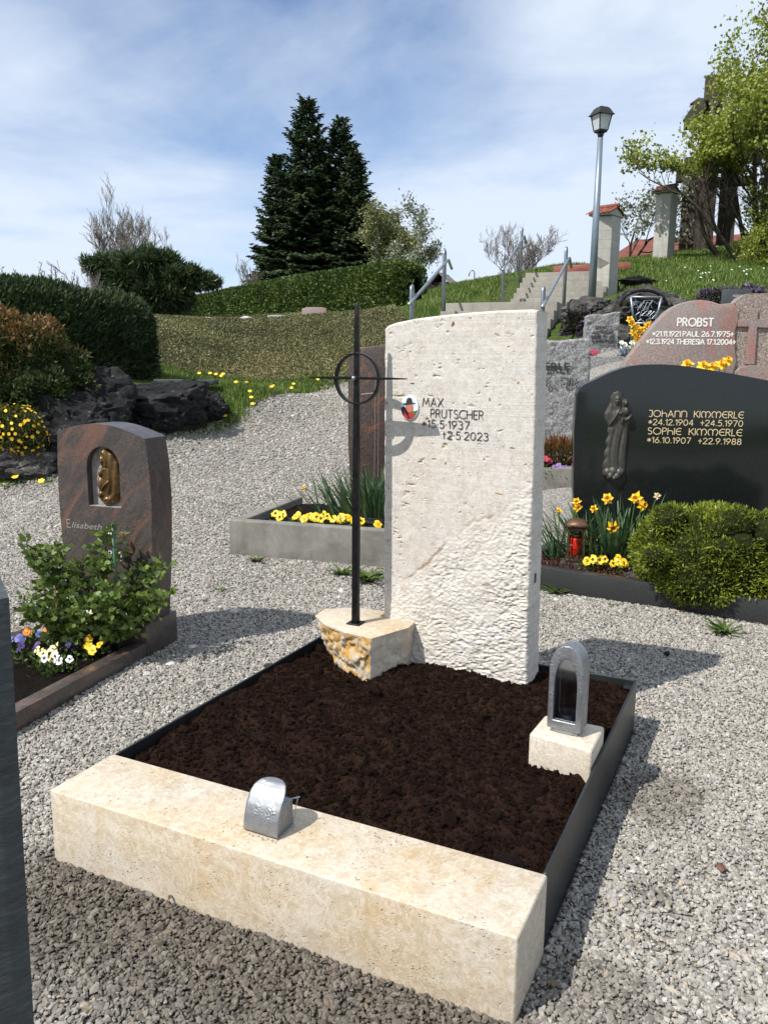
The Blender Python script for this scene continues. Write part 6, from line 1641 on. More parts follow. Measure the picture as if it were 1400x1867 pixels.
# pink granite family stone
pk = thing('pink_headstone', 'large irregular pink granite headstone with raised lettering and carved cross', 'gravestone', (2.38, 8.20, 0), R(-6))
ol = [(0.02, 0.75), (1.04, 0.75), (1.045, 1.30), (1.065, 1.40), (1.04, 1.52), (1.03, 1.70), (1.055, 1.80), (1.03, 1.90), (1.0, 1.955), (0.93, 1.950), (0.86, 1.945), (0.78, 1.972), (0.68, 1.985), (0.58, 1.975), (0.50, 1.955), (0.42, 1.915), (0.35, 1.86), (0.30, 1.80), (0.24, 1.735), (0.19, 1.66), (0.13, 1.58), (0.07, 1.49), (0.02, 1.42), (-0.02, 1.33), (-0.03, 1.1)]
MB().prism(ol, 0.0, 0.2).build('polished_slab', MT['granite_pink'], pk, 0.018, 2)
MB().prism([(1.047, 0.75), (1.95, 0.75), (1.95, 1.7), (1.86, 1.93), (1.7, 2.0), (1.5, 2.03), (1.30, 2.05), (1.12, 2.045), (1.05, 2.01), (1.01, 1.96), (1.034, 1.90), (1.059, 1.80), (1.034, 1.70), (1.044, 1.52), (1.069, 1.40), (1.049, 1.30)], 0.03, 0.2).build('rough_slab', MT['granite_pink_rough'], pk)
cpts = [(1.15, 1.37), (1.235, 1.37), (1.228, 1.725), (1.42, 1.715), (1.42, 1.79), (1.225, 1.80), (1.225, 1.90), (1.145, 1.90), (1.148, 1.80), (1.045, 1.795), (1.045, 1.73), (1.152, 1.73)]
MB().prism(cpts, 0.002, 0.032).build('carved_cross', MT['granite_pink'], pk, 0.004, 1)
MB().prism([(1.055, 1.30), (1.10, 1.34), (1.19, 1.366), (1.30, 1.355), (1.42, 1.30), (1.42, 0.9), (1.055, 0.9)], 0.001, 0.032).build('carved_mound', MT['granite_pink'], pk, 0.004, 1)
inscription(pk, 'PROBST', 0.475, 1.735, 0.072, 0.014, 0.0, 'letter_white', gap=0.22, width=0.335, e=0.004)  # raised letters; the sunlit highlight on them is put into the white
inscription(pk, '*21.11.1921 PAUL 26.7.1975+', 0.245, 1.635, 0.047, 0.009, 0.0, 'letter_white', gap=0.16, width=0.765, space=0.3, e=0.003)
inscription(pk, '*12.3.1924 THERESIA 17.1.2004+', 0.190, 1.560, 0.047, 0.009, 0.0, 'letter_white', gap=0.16, width=0.845, space=0.3, e=0.003)
# small rough grey stone
sg = thing('small_grey_headstone', 'small rough grey headstone with dark lettering near the stair foot', 'gravestone', (2.443, 10.2, 0), R(-4))
gridbox('slab', lambda S, T: (0.41 * S + 0.008 * fbm(T * 9, S * 2, 0, 3, 0.5, 13), 1.30 + (0.655 + 0.045 * S + 0.008 * np.sin(S * 9)) * T), 40, 60, 0.0, 0.13, MT['granite_grey_rough'], sg, lambda X, Z: 0.02 * fbm(X * 18, Z * 18, 0, 4, 0.6, 15), 0.012, 0.012, 17, 5)
for (tx, z, w) in (('KERBHAUTS', 1.795, 0.19), ('KARL 1913 - 1996', 1.735, 0.25), ('HELENE 1916-2003', 1.68, 0.28), ('SIEGHARD 1944-2011', 1.635, 0.29)):
    bfont(sg, tx, 0.22 - w / 2, z, 0.05, -0.022, 'letter_black', 0.002, w)
MB().box((-0.3, -0.55, 1.2), (0.75, -0.47, 1.46)).build('edging', MT['granite_grey_rough'], sg, 0.01, 2)
for i, (x, y, m, nm, lb_) in enumerate([(2.42, 9.78, 'petal_red', 'primrose', 'red primrose below the small grey headstone'), (2.80, 9.80, 'petal_blue', 'primrose', 'blue primrose right below the small grey headstone')]):
    pansy(lb_, (x, y, 1.45), 410 + i, m, None, 9, 0.03, 0.06, 0.06, name=nm, cat='flower')
pansy('small white flower plant beside the small grey headstone', (2.86, 9.95, 1.45), 415, 'petal_white', None, 8, 0.03, 0.05, 0.16, name='candytuft', cat='flower')
# iron ornament
io = thing('iron_grave_ornament', 'wrought iron framed panel under an iron arch on the rocks', 'ornament', (3.352, 10.8, 0), R(-3))
fro = [(-0.135, 1.905), (0.135, 1.905), (0.195, 2.235), (-0.195, 2.235)]
for a, b in zip(fro, fro[1:] + fro[:1]): MB().tube([(a[0], 0, a[1]), (b[0], 0, b[1])], 0.014, 8).build('frame_bar', MT['galvanised'], io, smooth=True)
MB().prism([(-0.12, 1.915), (0.12, 1.915), (0.178, 2.22), (-0.178, 2.22)], 0.05, 0.06).build('dark_back', MT['black_iron'], io)
rr = random.Random(3); mb = MB()
for i in range(26):
    x, z = rr.uniform(-0.12, 0.12), rr.uniform(1.94, 2.2); t = rr.random() * 6.28; L = rr.uniform(0.05, 0.11)
    q = lambda p: (max(-0.12 - (p[1] - 1.905) * 0.17, min(0.12 + (p[1] - 1.905) * 0.17, p[0])), 0.0, max(1.912, min(2.228, p[1])))
    mb.tube([q((x, z)), q((x + L * math.cos(t), z + L * math.sin(t))), q((x + L * math.cos(t) + L * math.cos(t + 1), z + L * math.sin(t) + L * math.sin(t + 1)))], 0.005, 4)
mb.build('wire_lattice', MT['galvanised'], io)
MB().tube([(0.30 * math.cos(a) , 0.12, 2.13 + 0.20 * math.sin(a)) for a in np.linspace(0.1, math.pi - 0.1, 14)], 0.022, 6).build('arch', MT['boulder_dark'], io, smooth=True)
MB().tube([(0, 0, 1.55), (0, 0, 1.905)], 0.018, 8).build('post', MT['black_iron'], io, smooth=True)
boulder('terrace_rock', 'large grey rock behind the iron grave ornament', (3.55, 11.45, 1.98), (0.85, 0.45, 0.42), 31, 'boulder_grey', 0.1)
boulder('terrace_rock', 'grey rock below the foot of the street lamp', (2.98, 12.15, 2.12), (0.36, 0.35, 0.26), 32, 'boulder_grey', 0.4)
boulder('terrace_rock', 'low grey rock behind the top of the pink headstone', (5.0, 11.4, 1.95), (0.75, 0.45, 0.40), 33, 'boulder_grey', -0.2)
boulder('terrace_rock', 'dark rock between the small grey headstone and the iron ornament', (3.10, 10.75, 1.62), (0.40, 0.32, 0.24), 34, 'boulder_grey', 0.7)
boulder('hill_rock', 'flat grey rock in the grass behind the nearer shrine pillar', (5.25, 17.6, 3.15), (0.42, 0.3, 0.12), 35, 'boulder_grey', 0.2)
dp = thing('dark_plaque', 'small dark name plaque seen over the top of the pink headstone', 'plaque', (4.02, 9.6, 1.9), R(-6))
MB().box((-0.16, 0, 0), (0.16, 0.06, 0.33)).build('slab', MT['slate_grey'], dp, 0.006, 2)
MB().box((-0.05, -0.003, 0.24), (0.05, 0.001, 0.27)).build('label', MT['granite_grey_rough'], dp)
shrub('aubrieta', 'dark mat of mauve flowered aubrieta hanging beside the stair wall', 'aubrieta', (2.82, 12.0, 1.72), [(0, 0, 0.12, 0.26, 0.22, 0.34), (0.05, -0.3, -0.1, 0.24, 0.2, 0.22)], 51, 'leaf_aubrieta', 5000, 0.05, 0.03, 0.2)
shrub('aubrieta', 'mauve aubrieta on the rocks above the pink headstone', 'aubrieta', (4.55, 11.2, 2.28), [(0, 0, 0.0, 0.34, 0.2, 0.09), (0.3, 0.1, 0.03, 0.24, 0.2, 0.08)], 52, 'leaf_aubrieta', 2600, 0.05, 0.03, 0.2, core=None, topcol=1.0)
strap_clump('narcissus', 'bunch of yellow narcissus before the iron grave ornament', (2.87, 9.55, 1.40), 40, 0.34, 0.016, 0.3, 61, cat='narcissus', rx=0.06, ry=0.05,
            fl=[(x, -0.06, z, (0.1 * k - 0.3, -0.9, 0.2), Yf, 0.048) for k, (x, z) in enumerate([(-0.09, 0.47), (-0.06, 0.42), (0.0, 0.38), (0.05, 0.35), (-0.05, 0.33), (0.10, 0.40), (0.0, 0.29), (-0.01, 0.25), (0.13, 0.42), (0.04, 0.27)])])
strap_clump('tulip_clump', 'yellow tulips showing over the top of the black headstone', (2.60, 6.65, 0.85), 30, 0.30, 0.03, 0.3, 62, cat='tulip', rx=0.14, ry=0.05,
            fl=[(x, 0, z, (0.1 * k - 0.2, -0.6, 0.6), Yf, 0.055) for k, (x, z) in enumerate([(-0.17, 0.50), (-0.04, 0.49), (0.03, 0.48), (0.10, 0.50), (0.15, 0.53)])])
# ------------------------------------------------------------------ stairs, rails, lamp, shrines
SA = R(-20)            # steps run along +x' of this frame; stairs climb along +y'
def sp_(r, t, z=0.0):
    return (2.66 + r * math.cos(SA) - t * math.sin(SA), 13.0 + r * math.sin(SA) + t * math.cos(SA), z)
stt = thing('lower_stairs', 'lower flight of concrete steps behind the white headstone', 'stairs', sp_(0, 0), SA)
for k in range(8):
    z = 2.35 - 0.15 * k
    MB().box((-1.8, -0.30 * k, z - (0.15 if k else 0.5) - 0.25), (0.0 + 0.0015 * k, 0.30 - 0.30 * k if k else 3.0, z)).build('step', MT['concrete_step'], stt, 0.008, 2) if k == 0 else MB().box((-1.8 - 0.0015 * k, -0.30 * k, z - 0.40), (0.0015 * k, 0.298 - 0.30 * k, z)).build('step', MT['concrete_step'], stt, 0.008, 2)
MB().box((0.012, -2.35, 0.9), (0.13, 0.05, 1.25)).build('side_wall', MT['concrete_step'], stt)
us = thing('upper_stairs', 'upper flight of concrete steps beside the street lamp', 'stairs', (2.33, 16.1, 0), SA)
for k in range(7):
    z = 2.53 + 0.13 * k
    MB().box((0.0 - 0.0015 * k, 0.30 * k, z - 0.4), (1.75 + 0.0015 * k, 0.30 * k + (0.298 if k < 6 else 1.5), z)).build('step', MT['concrete_step'], us, 0.008, 2)
def handrail(label, lo, hi, hook=True):
    """two bent-pipe posts and a sloping tube with a turned end; lo/hi = (x, y, ztop, zbottom)"""
    t = thing('handrail', label, 'handrail', (lo[0], lo[1], 0), 0)
    lo = np.array(lo); hi = np.array(hi); d = unit(hi[:2] - lo[:2]); L = np.linalg.norm(hi[:2] - lo[:2])
    for p in (lo, hi):
        o = p[:2] - lo[:2]; w = 0.055
        pts = [(o[0] - d[0] * w, o[1] - d[1] * w, p[3]), (o[0] - d[0] * w, o[1] - d[1] * w, p[2] - w)]
        for a in np.linspace(math.pi, 0, 7)[1:-1]: pts.append((o[0] + d[0] * w * math.cos(a), o[1] + d[1] * w * math.cos(a), p[2] - w + w * 1.2 * math.sin(a)))
        pts += [(o[0] + d[0] * w, o[1] + d[1] * w, p[2] - w), (o[0] + d[0] * w, o[1] + d[1] * w, p[3])]
        MB().tube(pts, 0.021, 8).build('post', MT['galvanised'], t, smooth=True)
    sl = (hi[2] - lo[2]) / L; n = np.array([-d[1], d[0]]) * -0.04
    def q(s, dz=0.0): return (d[0] * s + n[0], d[1] * s + n[1], lo[2] - 0.16 + sl * s + dz)
    pts = [q(-0.28)] + [q(s) for s in np.linspace(-0.1, L + 0.02, 6)]
    pts += [q(L + 0.12, -0.02), q(L + 0.20, -0.10), q(L + 0.34, -0.22 * 1.0)] if hook else [q(L + 0.1, -0.03)]
    MB().tube(pts, 0.023, 8).build('rail', MT['galvanised'], t, smooth=True)
    return t
handrail('galvanised handrail on the left of the lower steps', (0.37, 12.0, 2.45, 1.2), (0.94, 13.7, 3.18, 2.0))
handrail('galvanised handrail on the right of the lower steps', (2.09, 11.15, 2.37, 1.3), (2.76, 13.0, 3.14, 2.0))
handrail('galvanised handrail on the left of the upper steps', (2.22, 16.0, 3.40, 2.4), (2.83, 17.8, 4.20, 3.0))
p_ = MB().tube([(0, 0, 0), (0, 0, 0.52), (-0.04, 0, 0.6), (-0.14, 0, 0.58), (-0.17, 0, 0.42)], 0.02, 6).build('bent_pipe', MT['galvanised'], None, smooth=True); p_.location = (2.72, 26, 3.70); tag(p_, 'thin bent metal pipe on the skyline beside the shed', 'pipe')
lm = thing('street_lamp', 'grey street lamp with lantern head above the stairs', 'street lamp', (3.878, 15.8, 2.55), 0)
MB().tube([(0, 0, 0), (0, 0, 1.4), (0.0, 0, 2.93)], [0.075, 0.062, 0.05], 14).build('pole', MT['lamp_post_paint'], lm, smooth=True)
MB().tube([(0, 0, 2.93), (0, 0, 3.02)], [0.04, 0.07], 12).build('socket', MT['lamp_housing'], lm, smooth=True)
def frus(mb, r0, z0, r1, z1):
    v = [(sx * r0, sy * r0, z0) for sx, sy in ((-1, -1), (1, -1), (1, 1), (-1, 1))] + [(sx * r1, sy * r1, z1) for sx, sy in ((-1, -1), (1, -1), (1, 1), (-1, 1))]
    return mb.add(v, [(3, 2, 1, 0), (4, 5, 6, 7), (0, 1, 5, 4), (1, 2, 6, 5), (2, 3, 7, 6), (3, 0, 4, 7)])
hd = thing('head_tmp', None, None); bpy.data.objects.remove(hd)
hA = R(22)
def lamp_part(name, mb, mat, **kw):
    o = mb.build(name, MT[mat], lm, **kw); o.rotation_euler = (0, 0, hA); o.scale = (0.8, 0.8, 0.86); o.location = (0, 0, 3.02 * 0.14); return o
lamp_part('head_base', frus(MB(), 0.10, 3.02, 0.115, 3.07), 'lamp_housing')
lamp_part('glass', frus(MB(), 0.100, 3.075, 0.155, 3.36), 'frosted_glass')
for sx, sy in ((-1, -1), (1, -1), (1, 1), (-1, 1)):
    lamp_part('head_bar', MB().tube([(sx * 0.110, sy * 0.110, 3.06), (sx * 0.165, sy * 0.165, 3.365)], 0.013, 6), 'lamp_housing')
lamp_part('roof', frus(frus(MB(), 0.215, 3.362, 0.20, 3.385), 0.19, 3.386, 0.125, 3.50), 'lamp_housing')
lamp_part('roof_cap', frus(MB(), 0.11, 3.501, 0.10, 3.52), 'lamp_housing')
def shrine(label, loc, rz, k, tilemat, seed):
    """wayside shrine: board-marked concrete post with a beaked front and tiled gable roof"""
    t = thing('shrine_pillar', label, 'shrine', loc, rz)
    h = 1.62 * k; w = 0.205 * k; d = 0.19 * k
    MB().box((-w, -d, -0.3), (w, d, h)).build('post', MT['concrete_pillar'], t, 0.012, 2)
    mb = MB(); z0, z1, pr = 0.62 * k, h - 0.02, 0.12 * k
    mb.add([(-w, -d - 0.002, z0 + 0.10), (w, -d - 0.002, z0 + 0.10), (0, -d - pr, z0 + 0.22), (-w, -d - 0.002, z1), (w, -d - 0.002, z1), (0, -d - pr, z1), (0, -d - 0.002, z0)], [(0, 6, 2), (6, 1, 2), (0, 2, 5, 3), (2, 1, 4, 5), (3, 5, 4), (0, 3, 4, 1, 6)])
    mb.build('beaked_front', MT['concrete_pillar'], t)
    yf, yb = -d - pr - 0.04, d + 0.04; ym = (yf + yb) / 2; rh = 0.15 * k
    gb = MB(); n0 = [(yf, h), (yb, h), (yb, h + 0.03), (ym, h + rh), (yf, h + 0.03)]
    gb.add([(-w - 0.02, p[0], p[1]) for p in n0] + [(w + 0.02, p[0], p[1]) for p in n0], [(0, 1, 2, 3, 4), (9, 8, 7, 6, 5)] + [(a, a + 5, (a + 1) % 5 + 5, (a + 1) % 5) for a in range(5)])
    gb.build('gable', MT['concrete_pillar'], t, 0.006, 1)
    rng = np.random.default_rng(seed)
    half = (yb - yf) / 2 + 0.045; sl = math.atan2(rh - 0.03, (yb - yf) / 2); L = half / math.cos(sl)
    x0, x1 = -w - 0.055, w + 0.055; nt = 5; tw = (x1 - x0) / nt
    for s in (-1, 1):
        for r_ in range(3):
            for c_ in range(nt):
                u0 = L * (r_ / 3) - (0.03 if r_ else 0.0); u1 = L * ((r_ + 1) / 3) + 0.012
                mb = MB(); a, b = x0 + tw * c_ + 0.003, x0 + tw * (c_ + 1) - 0.003
                lift = 0.02 + 0.012 * (2 - r_) + 0.006 * rng.random()
                def P_(u, x, e): return (x, ym + s * u * math.cos(sl), h + rh + 0.014 - u * math.sin(sl) + lift * (0.24 + 0.36 * u / L) + e)
                mid = (a + b) / 2
                v = [P_(u0, a, 0), P_(u0, mid, 0.016), P_(u0, b, 0), P_(u1, a, 0), P_(u1, mid, 0.016), P_(u1, b, 0)]
                v += [(p[0], p[1], p[2] - 0.018) for p in v]
                mb.add(v, [(0, 1, 4, 3), (1, 2, 5, 4), (6, 9, 10, 7), (7, 10, 11, 8), (0, 3, 9, 6), (2, 8, 11, 5), (3, 4, 10, 9), (4, 5, 11, 10), (0, 6, 7, 1), (1, 7, 8, 2)])
                mb.build('roof_tile', MT[tilemat], t)
    MB().tube([(x0 - 0.01, ym, h + rh + 0.04), (x1 + 0.01, ym, h + rh + 0.04)], 0.045, 8).build('ridge_tile', MT[tilemat], t, smooth=True)
    return t
shrine('nearer concrete shrine pillar with red tiled roof beside the street lamp', (4.36, 16.85, 2.66), R(-42), 1.0, 'roof_tile', 1)
shrine('farther concrete shrine pillar with tiled roof up the grassy slope', (7.20, 22.0, 4.15), R(-46), 1.0, 'roof_tile_old', 2)
rb = MB().box((-0.85, -0.08, 0), (0.85, 0.08, 0.16)).build('red_bench_beam', MT['red_wood'], None, 0.01, 2); rb.location = (4.65, 19.1, 3.50); rb.rotation_euler = (0, R(-3), R(-6)); tag(rb, 'red painted timber beam at the top of the stairs', 'beam')
# large timber crucifix group
cr_ = thing('timber_crucifix', 'tall weathered timber crucifix with carved figure half hidden by the maple', 'crucifix', (8.95, 24.0, 4.6), R(-14))
MB().box((-0.24, -0.2, -0.3), (0.24, 0.2, 4.66)).build('upright', MT['crucifix_wood'], cr_, 0.02, 1)
MB().box((-0.72, -0.16, 3.35), (0.9, 0.16, 3.68)).build('crossbeam', MT['crucifix_wood'], cr_, 0.02, 1)
MB().prism([(-0.80, 3.50), (-0.55, 3.30), (-0.3, 3.42), (-0.2, 3.85), (-0.28, 4.02), (-0.5, 3.95)], -0.34, -0.21).build('carved_arm_board', MT['weathered_wood'], cr_, 0.02, 1)
MB().tube([(-0.62, -0.25, 3.9), (-0.42, -0.26, 4.02), (-0.15, -0.28, 3.95)], [0.04, 0.06, 0.07], 7).build('figure_arm', MT['weathered_wood'], cr_, smooth=True)
MB().tube([(0, -0.3, 1.9), (0.02, -0.33, 2.4), (0.0, -0.34, 2.9), (0, -0.33, 3.4), (0, -0.32, 3.62), (0, -0.36, 3.75), (0, -0.36, 3.92), (0, -0.34, 4.02)], [0.09, 0.13, 0.15, 0.20, 0.09, 0.13, 0.14, 0.06], 10).build('figure', MT['weathered_wood'], cr_, smooth=True)
c2 = thing('timber_post', 'shorter weathered timber cross post left of the crucifix', 'cross', (8.62, 24.4, 4.65), R(-14))
MB().box((-0.19, -0.16, -0.3), (0.19, 0.16, 2.6)).build('upright', MT['crucifix_wood'], c2, 0.02, 1)
MB().box((-0.40, -0.12, 1.95), (0.4, 0.12, 2.2)).build('crossbeam', MT['crucifix_wood'], c2, 0.02, 1)
c3 = thing('timber_post', 'shorter weathered timber cross post right of the crucifix', 'cross', (9.72, 24.4, 4.75), R(-14))
MB().box((-0.22, -0.16, -0.3), (0.22, 0.16, 2.3)).build('upright', MT['crucifix_wood'], c3, 0.02, 1)
MB().box((-0.7, -0.12, 1.75), (0.7, 0.12, 2.0)).build('crossbeam', MT['crucifix_wood'], c3, 0.02, 1)
# house roof behind the hill
hs2 = thing('house', 'house with red tiled roof showing behind the hill crest', 'house', (11.6, 34.5, 4.2), R(-8))
MB().box((-2.2, 0, -1), (4.5, 5, 1.75)).build('wall', MT['white_stone'], hs2)
mb = MB(); mb.add([(-2.6, -0.5, 1.55), (4.9, -0.5, 1.75), (4.9, 2.5, 3.0), (-1.0, 2.5, 2.75), (4.9, 5.5, 1.7), (-2.6, 5.5, 1.55), (-2.6, -0.5, 1.45), (4.9, -0.5, 1.65)], [(0, 1, 2, 3), (3, 2, 4, 5), (0, 3, 5), (6, 7, 1, 0)])
mb.build('roof', MT['house_roof'], hs2)
# little shed with slatted roof and compost
sh = thing('small_shed', 'small dark wooden shed with grey slatted roof on the skyline', 'shed', (1.72, 25.2, 3.55), R(-25))
MB().box((-0.30, -0.3, -0.2), (0.30, 0.3, 0.28)).build('body', MT['shed_wood'], sh)
for k in range(5):
    y_ = 0.02 + 0.11 * k
    mb = MB(); mb.add([(0.0 + 0.09 * k, -0.42, 0.55 - 0.075 * k), (0.10 + 0.09 * k, -0.42, 0.45 - 0.075 * k), (0.10 + 0.09 * k, 0.42, 0.45 - 0.075 * k), (0.0 + 0.09 * k, 0.42, 0.55 - 0.075 * k)] + [(0.0 + 0.09 * k, -0.42, 0.52 - 0.075 * k), (0.10 + 0.09 * k, -0.42, 0.42 - 0.075 * k), (0.10 + 0.09 * k, 0.42, 0.42 - 0.075 * k), (0.0 + 0.09 * k, 0.42, 0.52 - 0.075 * k)], [(0, 1, 2, 3), (7, 6, 5, 4), (0, 4, 5, 1), (1, 5, 6, 2), (2, 6, 7, 3), (3, 7, 4, 0)])
    mb.build('roof_slat', MT['shed_slat'], sh)
MB().prism([(-0.35, 0.12), (0.02, 0.54), (-0.03, 0.56), (-0.42, 0.14)], -0.42, 0.42).build('rear_roof', MT['shed_wood'], sh)
boulder('brushwood_heap', 'brown heap of brushwood left of the small shed', (1.20, 25.0, 3.55), (0.45, 0.3, 0.28), 71, 'bark', 0)['category'] = 'heap'
boulder('green_tarp', 'small green tarpaulin bundle right of the small shed', (2.12, 24.9, 3.63), (0.14, 0.12, 0.06), 72, 'green_plastic', 0, sub=3)['category'] = 'tarpaulin'
# stones seen along the top of the bank
def far_stone(label, x, y, z, w, h, mat, mat_top=None):
    t = thing('small_headstone', label, 'gravestone', (x, y, z), R(-6))
    MB().prism([(-w, -0.3), (w, -0.3), (w, h * 0.9), (w * 0.55, h), (-w * 0.5, h), (-w, h * 0.85)], 0, 0.16).build('slab', MT[mat], t, 0.012, 2)
    return t
far_stone('small red brown headstone on top of the bank before the clipped hedge', -1.62, 18.75, 2.40, 0.28, 0.23, 'granite_pink')
far_stone('pale grey flat headstone on top of the bank before the clipped hedge', -2.45, 18.8, 2.36, 0.23, 0.09, 'stone_top_light')
boulder('pale_stone', 'pale stone on the bank top left of the flat grey headstone', (-3.15, 18.8, 2.36), (0.16, 0.1, 0.07), 81, 'white_stone', 0, sub=3)['category'] = 'stone'
boulder('pale_stone', 'smallest pale stone at the left end of the bank top', (-4.05, 18.9, 2.34), (0.10, 0.08, 0.05), 82, 'white_stone', 0, sub=3)['category'] = 'stone'

# ------------------------------------------------------------------ rocks and planting on the left
boulder('retaining_boulder', 'big dark boulder in the middle of the retaining rocks left of the path', (-2.88, 10.75, 0.70), (0.70, 0.5, 0.40), 41, 'boulder_dark', 0.55)
boulder('retaining_boulder', 'dark boulder at the right end of the retaining rocks by the dandelions', (-2.50, 11.35, 0.72), (0.30, 0.3, 0.28), 42, 'boulder_dark', 0.3)
boulder('retaining_boulder', 'tall dark boulder behind the top of the brown headstone', (-3.42, 9.95, 0.70), (0.42, 0.42, 0.48), 43, 'boulder_dark', 0.9)
boulder('retaining_boulder', 'broad dark boulder in the shade under the reddish shrub', (-3.75, 9.55, 0.50), (0.62, 0.45, 0.50), 44, 'boulder_dark', 0.1)
boulder('retaining_boulder', 'grey boulder at the left edge under the yellow flowering shrub', (-4.12, 8.95, 0.16), (0.42, 0.35, 0.26), 45, 'boulder_grey', 0.4)
boulder('retaining_boulder', 'small dark stone between the boulders left of the brown headstone', (-3.62, 9.1, 0.16), (0.2, 0.18, 0.14), 46, 'boulder_dark', 0.2)
sl_ = MB().box((-0.45, -0.15, 0), (0.45, 0.15, 0.07)).build('dark_slab_edge', MT['slate_grey'], None, 0.01, 2); sl_.location = (-2.95, 12.2, 1.03); sl_.rotation_euler = (0, 0, R(-4)); tag(sl_, 'dark flat stone edge behind the boulders in front of the bank', 'edging')
def hedge(name, label, path, width, seed, leafmat, n, ls, lw, zb, zt, cat='hedge', out=0.7, up=0.2, bulge=0.06, jit=0.6, shoots=0, coremat='hedge_core', endr=0.3):
    """clipped hedge along a path: dark twiggy core and leaves over front, top and ends"""
    rng = np.random.default_rng(seed)
    t = thing(name, label, cat, (path[0][0], path[0][1], 0), 0)
    A = np.array(path, float) - np.array(path[0]); seg = np.linalg.norm(np.diff(A, axis=0), axis=1); cum = np.concatenate([[0], np.cumsum(seg)]); LL = cum[-1]
    def at_(s):
        x = np.interp(s, cum, A[:, 0]); y = np.interp(s, cum, A[:, 1]); e = 0.05
        d = np.stack([np.interp(np.clip(s + e, 0, LL), cum, A[:, 0]) - np.interp(np.clip(s - e, 0, LL), cum, A[:, 0]), np.interp(np.clip(s + e, 0, LL), cum, A[:, 1]) - np.interp(np.clip(s - e, 0, LL), cum, A[:, 1])], -1)
        d = unit(d); return np.stack([x, y], -1), d, np.interp(s, cum, zb), np.interp(s, cum, zt)
    # cross-section rounded box: angle th 0..pi from front foot over the top to the back foot
    def surf(s, q, inset=0.0):
        c, d, b0, t0 = at_(s); nrm = np.stack([-d[:, 1], d[:, 0]], -1)
        hw = width / 2 - inset; H = t0 - b0 - inset
        endf = np.clip(np.minimum(s, LL - s) / endr, 0, 1); endf = np.sqrt(np.clip(1 - (1 - endf) ** 2, 0, 1))
        th = q * math.pi; cs, sn = np.cos(th), np.sin(th)
        p = 5.0; k = (np.abs(cs) ** p + np.abs(sn) ** p) ** (-1 / p)
        off = cs * k * hw * (0.15 + 0.85 * endf); z = b0 + sn * k * H * (0.75 + 0.25 * endf)
        P = np.stack([c[:, 0] + nrm[:, 0] * off, c[:, 1] + nrm[:, 1] * off, z], -1)
        N = np.stack([nrm[:, 0] * cs, nrm[:, 1] * cs, sn], -1)
        se = np.where(s < endr, -1.0, np.where(s > LL - endr, 1.0, 0.0)) * (1 - endf)
        N[:, :2] += d * se[:, None] * 1.5
        return P, unit(N)
    s = LL * rng.random(n)
    Hm = float(np.mean(np.array(zt) - np.array(zb))); pf = Hm / (Hm + width * 0.9)
    uu = rng.random(n); hh_ = rng.random(n)
    q = np.where(uu < pf, np.arctan2(hh_ * Hm * 2 / Hm, 1.0 / 0.5 * 0.5 * 2) * 0 + np.arctan(hh_ * 1.0) / math.pi, 0.25 + 0.62 * rng.random(n))
    P, N = surf(s, q)
    lump = fbm(P[:, 0] * 2.2, P[:, 1] * 2.2, P[:, 2] * 2.2, 4, 0.6, seed)
    P = P + N * (lump * bulge)[:, None] - N * (rng.random(n) ** 2 * bulge * 1.2)[:, None]
    D = N * out + rng.normal(size=(n, 3)) * jit + np.array([0, 0, up])
    sc = 0.6 + 0.8 * rng.random(n)
    tag(link('foliage', leaves_mesh('foliage', P, D, ls * sc, lw * sc, rng, 0.2, rnd=np.clip(0.45 + 0.6 * lump + 0.22 * rng.normal(size=n), 0, 1)), MT[leafmat], t), kind='stuff')
    if shoots:
        s = LL * rng.random(shoots); P, N = surf(s, 0.35 + 0.3 * rng.random(shoots))
        lsn = 0.10 + 0.22 * rng.random(shoots) ** 2
        PP = []; DD = []; sg = []
        for p, l_ in zip(P, lsn):
            d0 = np.array([rng.normal() * 0.2, rng.normal() * 0.2, 1.0]); sg.append((p, p + d0 * l_, 0.006, 0.003))
            for k in range(9):
                PP.append(p + d0 * l_ * k / 9); a = rng.random() * 6.28; DD.append((math.cos(a) * 0.7, math.sin(a) * 0.7, 0.7))
        tag(link('shoots', leaves_mesh('shoots', np.array(PP), np.array(DD), 0.055, 0.014, rng), MT[leafmat], t), kind='stuff')
        link('twigs', seg_tubes('twigs', sg, 4), MT['bark'], t)
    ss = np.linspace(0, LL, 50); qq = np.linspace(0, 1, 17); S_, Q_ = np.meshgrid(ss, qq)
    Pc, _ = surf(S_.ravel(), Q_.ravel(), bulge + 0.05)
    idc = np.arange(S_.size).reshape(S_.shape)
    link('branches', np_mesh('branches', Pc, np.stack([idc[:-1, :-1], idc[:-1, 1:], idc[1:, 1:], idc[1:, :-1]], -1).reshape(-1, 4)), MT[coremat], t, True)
    return t
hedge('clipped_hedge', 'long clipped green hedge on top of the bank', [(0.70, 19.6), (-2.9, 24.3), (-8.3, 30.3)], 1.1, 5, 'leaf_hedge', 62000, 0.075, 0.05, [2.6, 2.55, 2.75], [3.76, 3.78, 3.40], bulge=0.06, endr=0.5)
hedge('spruce_hedge', 'dark clipped spruce hedge above the boulders', [(-3.92, 13.30), (-5.0, 12.0), (-7.0, 9.8)], 1.5, 6, 'needle_hedge', 52000, 0.11, 0.026, [1.0, 1.0, 1.0], [2.22, 2.40, 2.46], shoots=110, bulge=0.09, up=0.35, out=0.9, jit=0.45, endr=0.5)
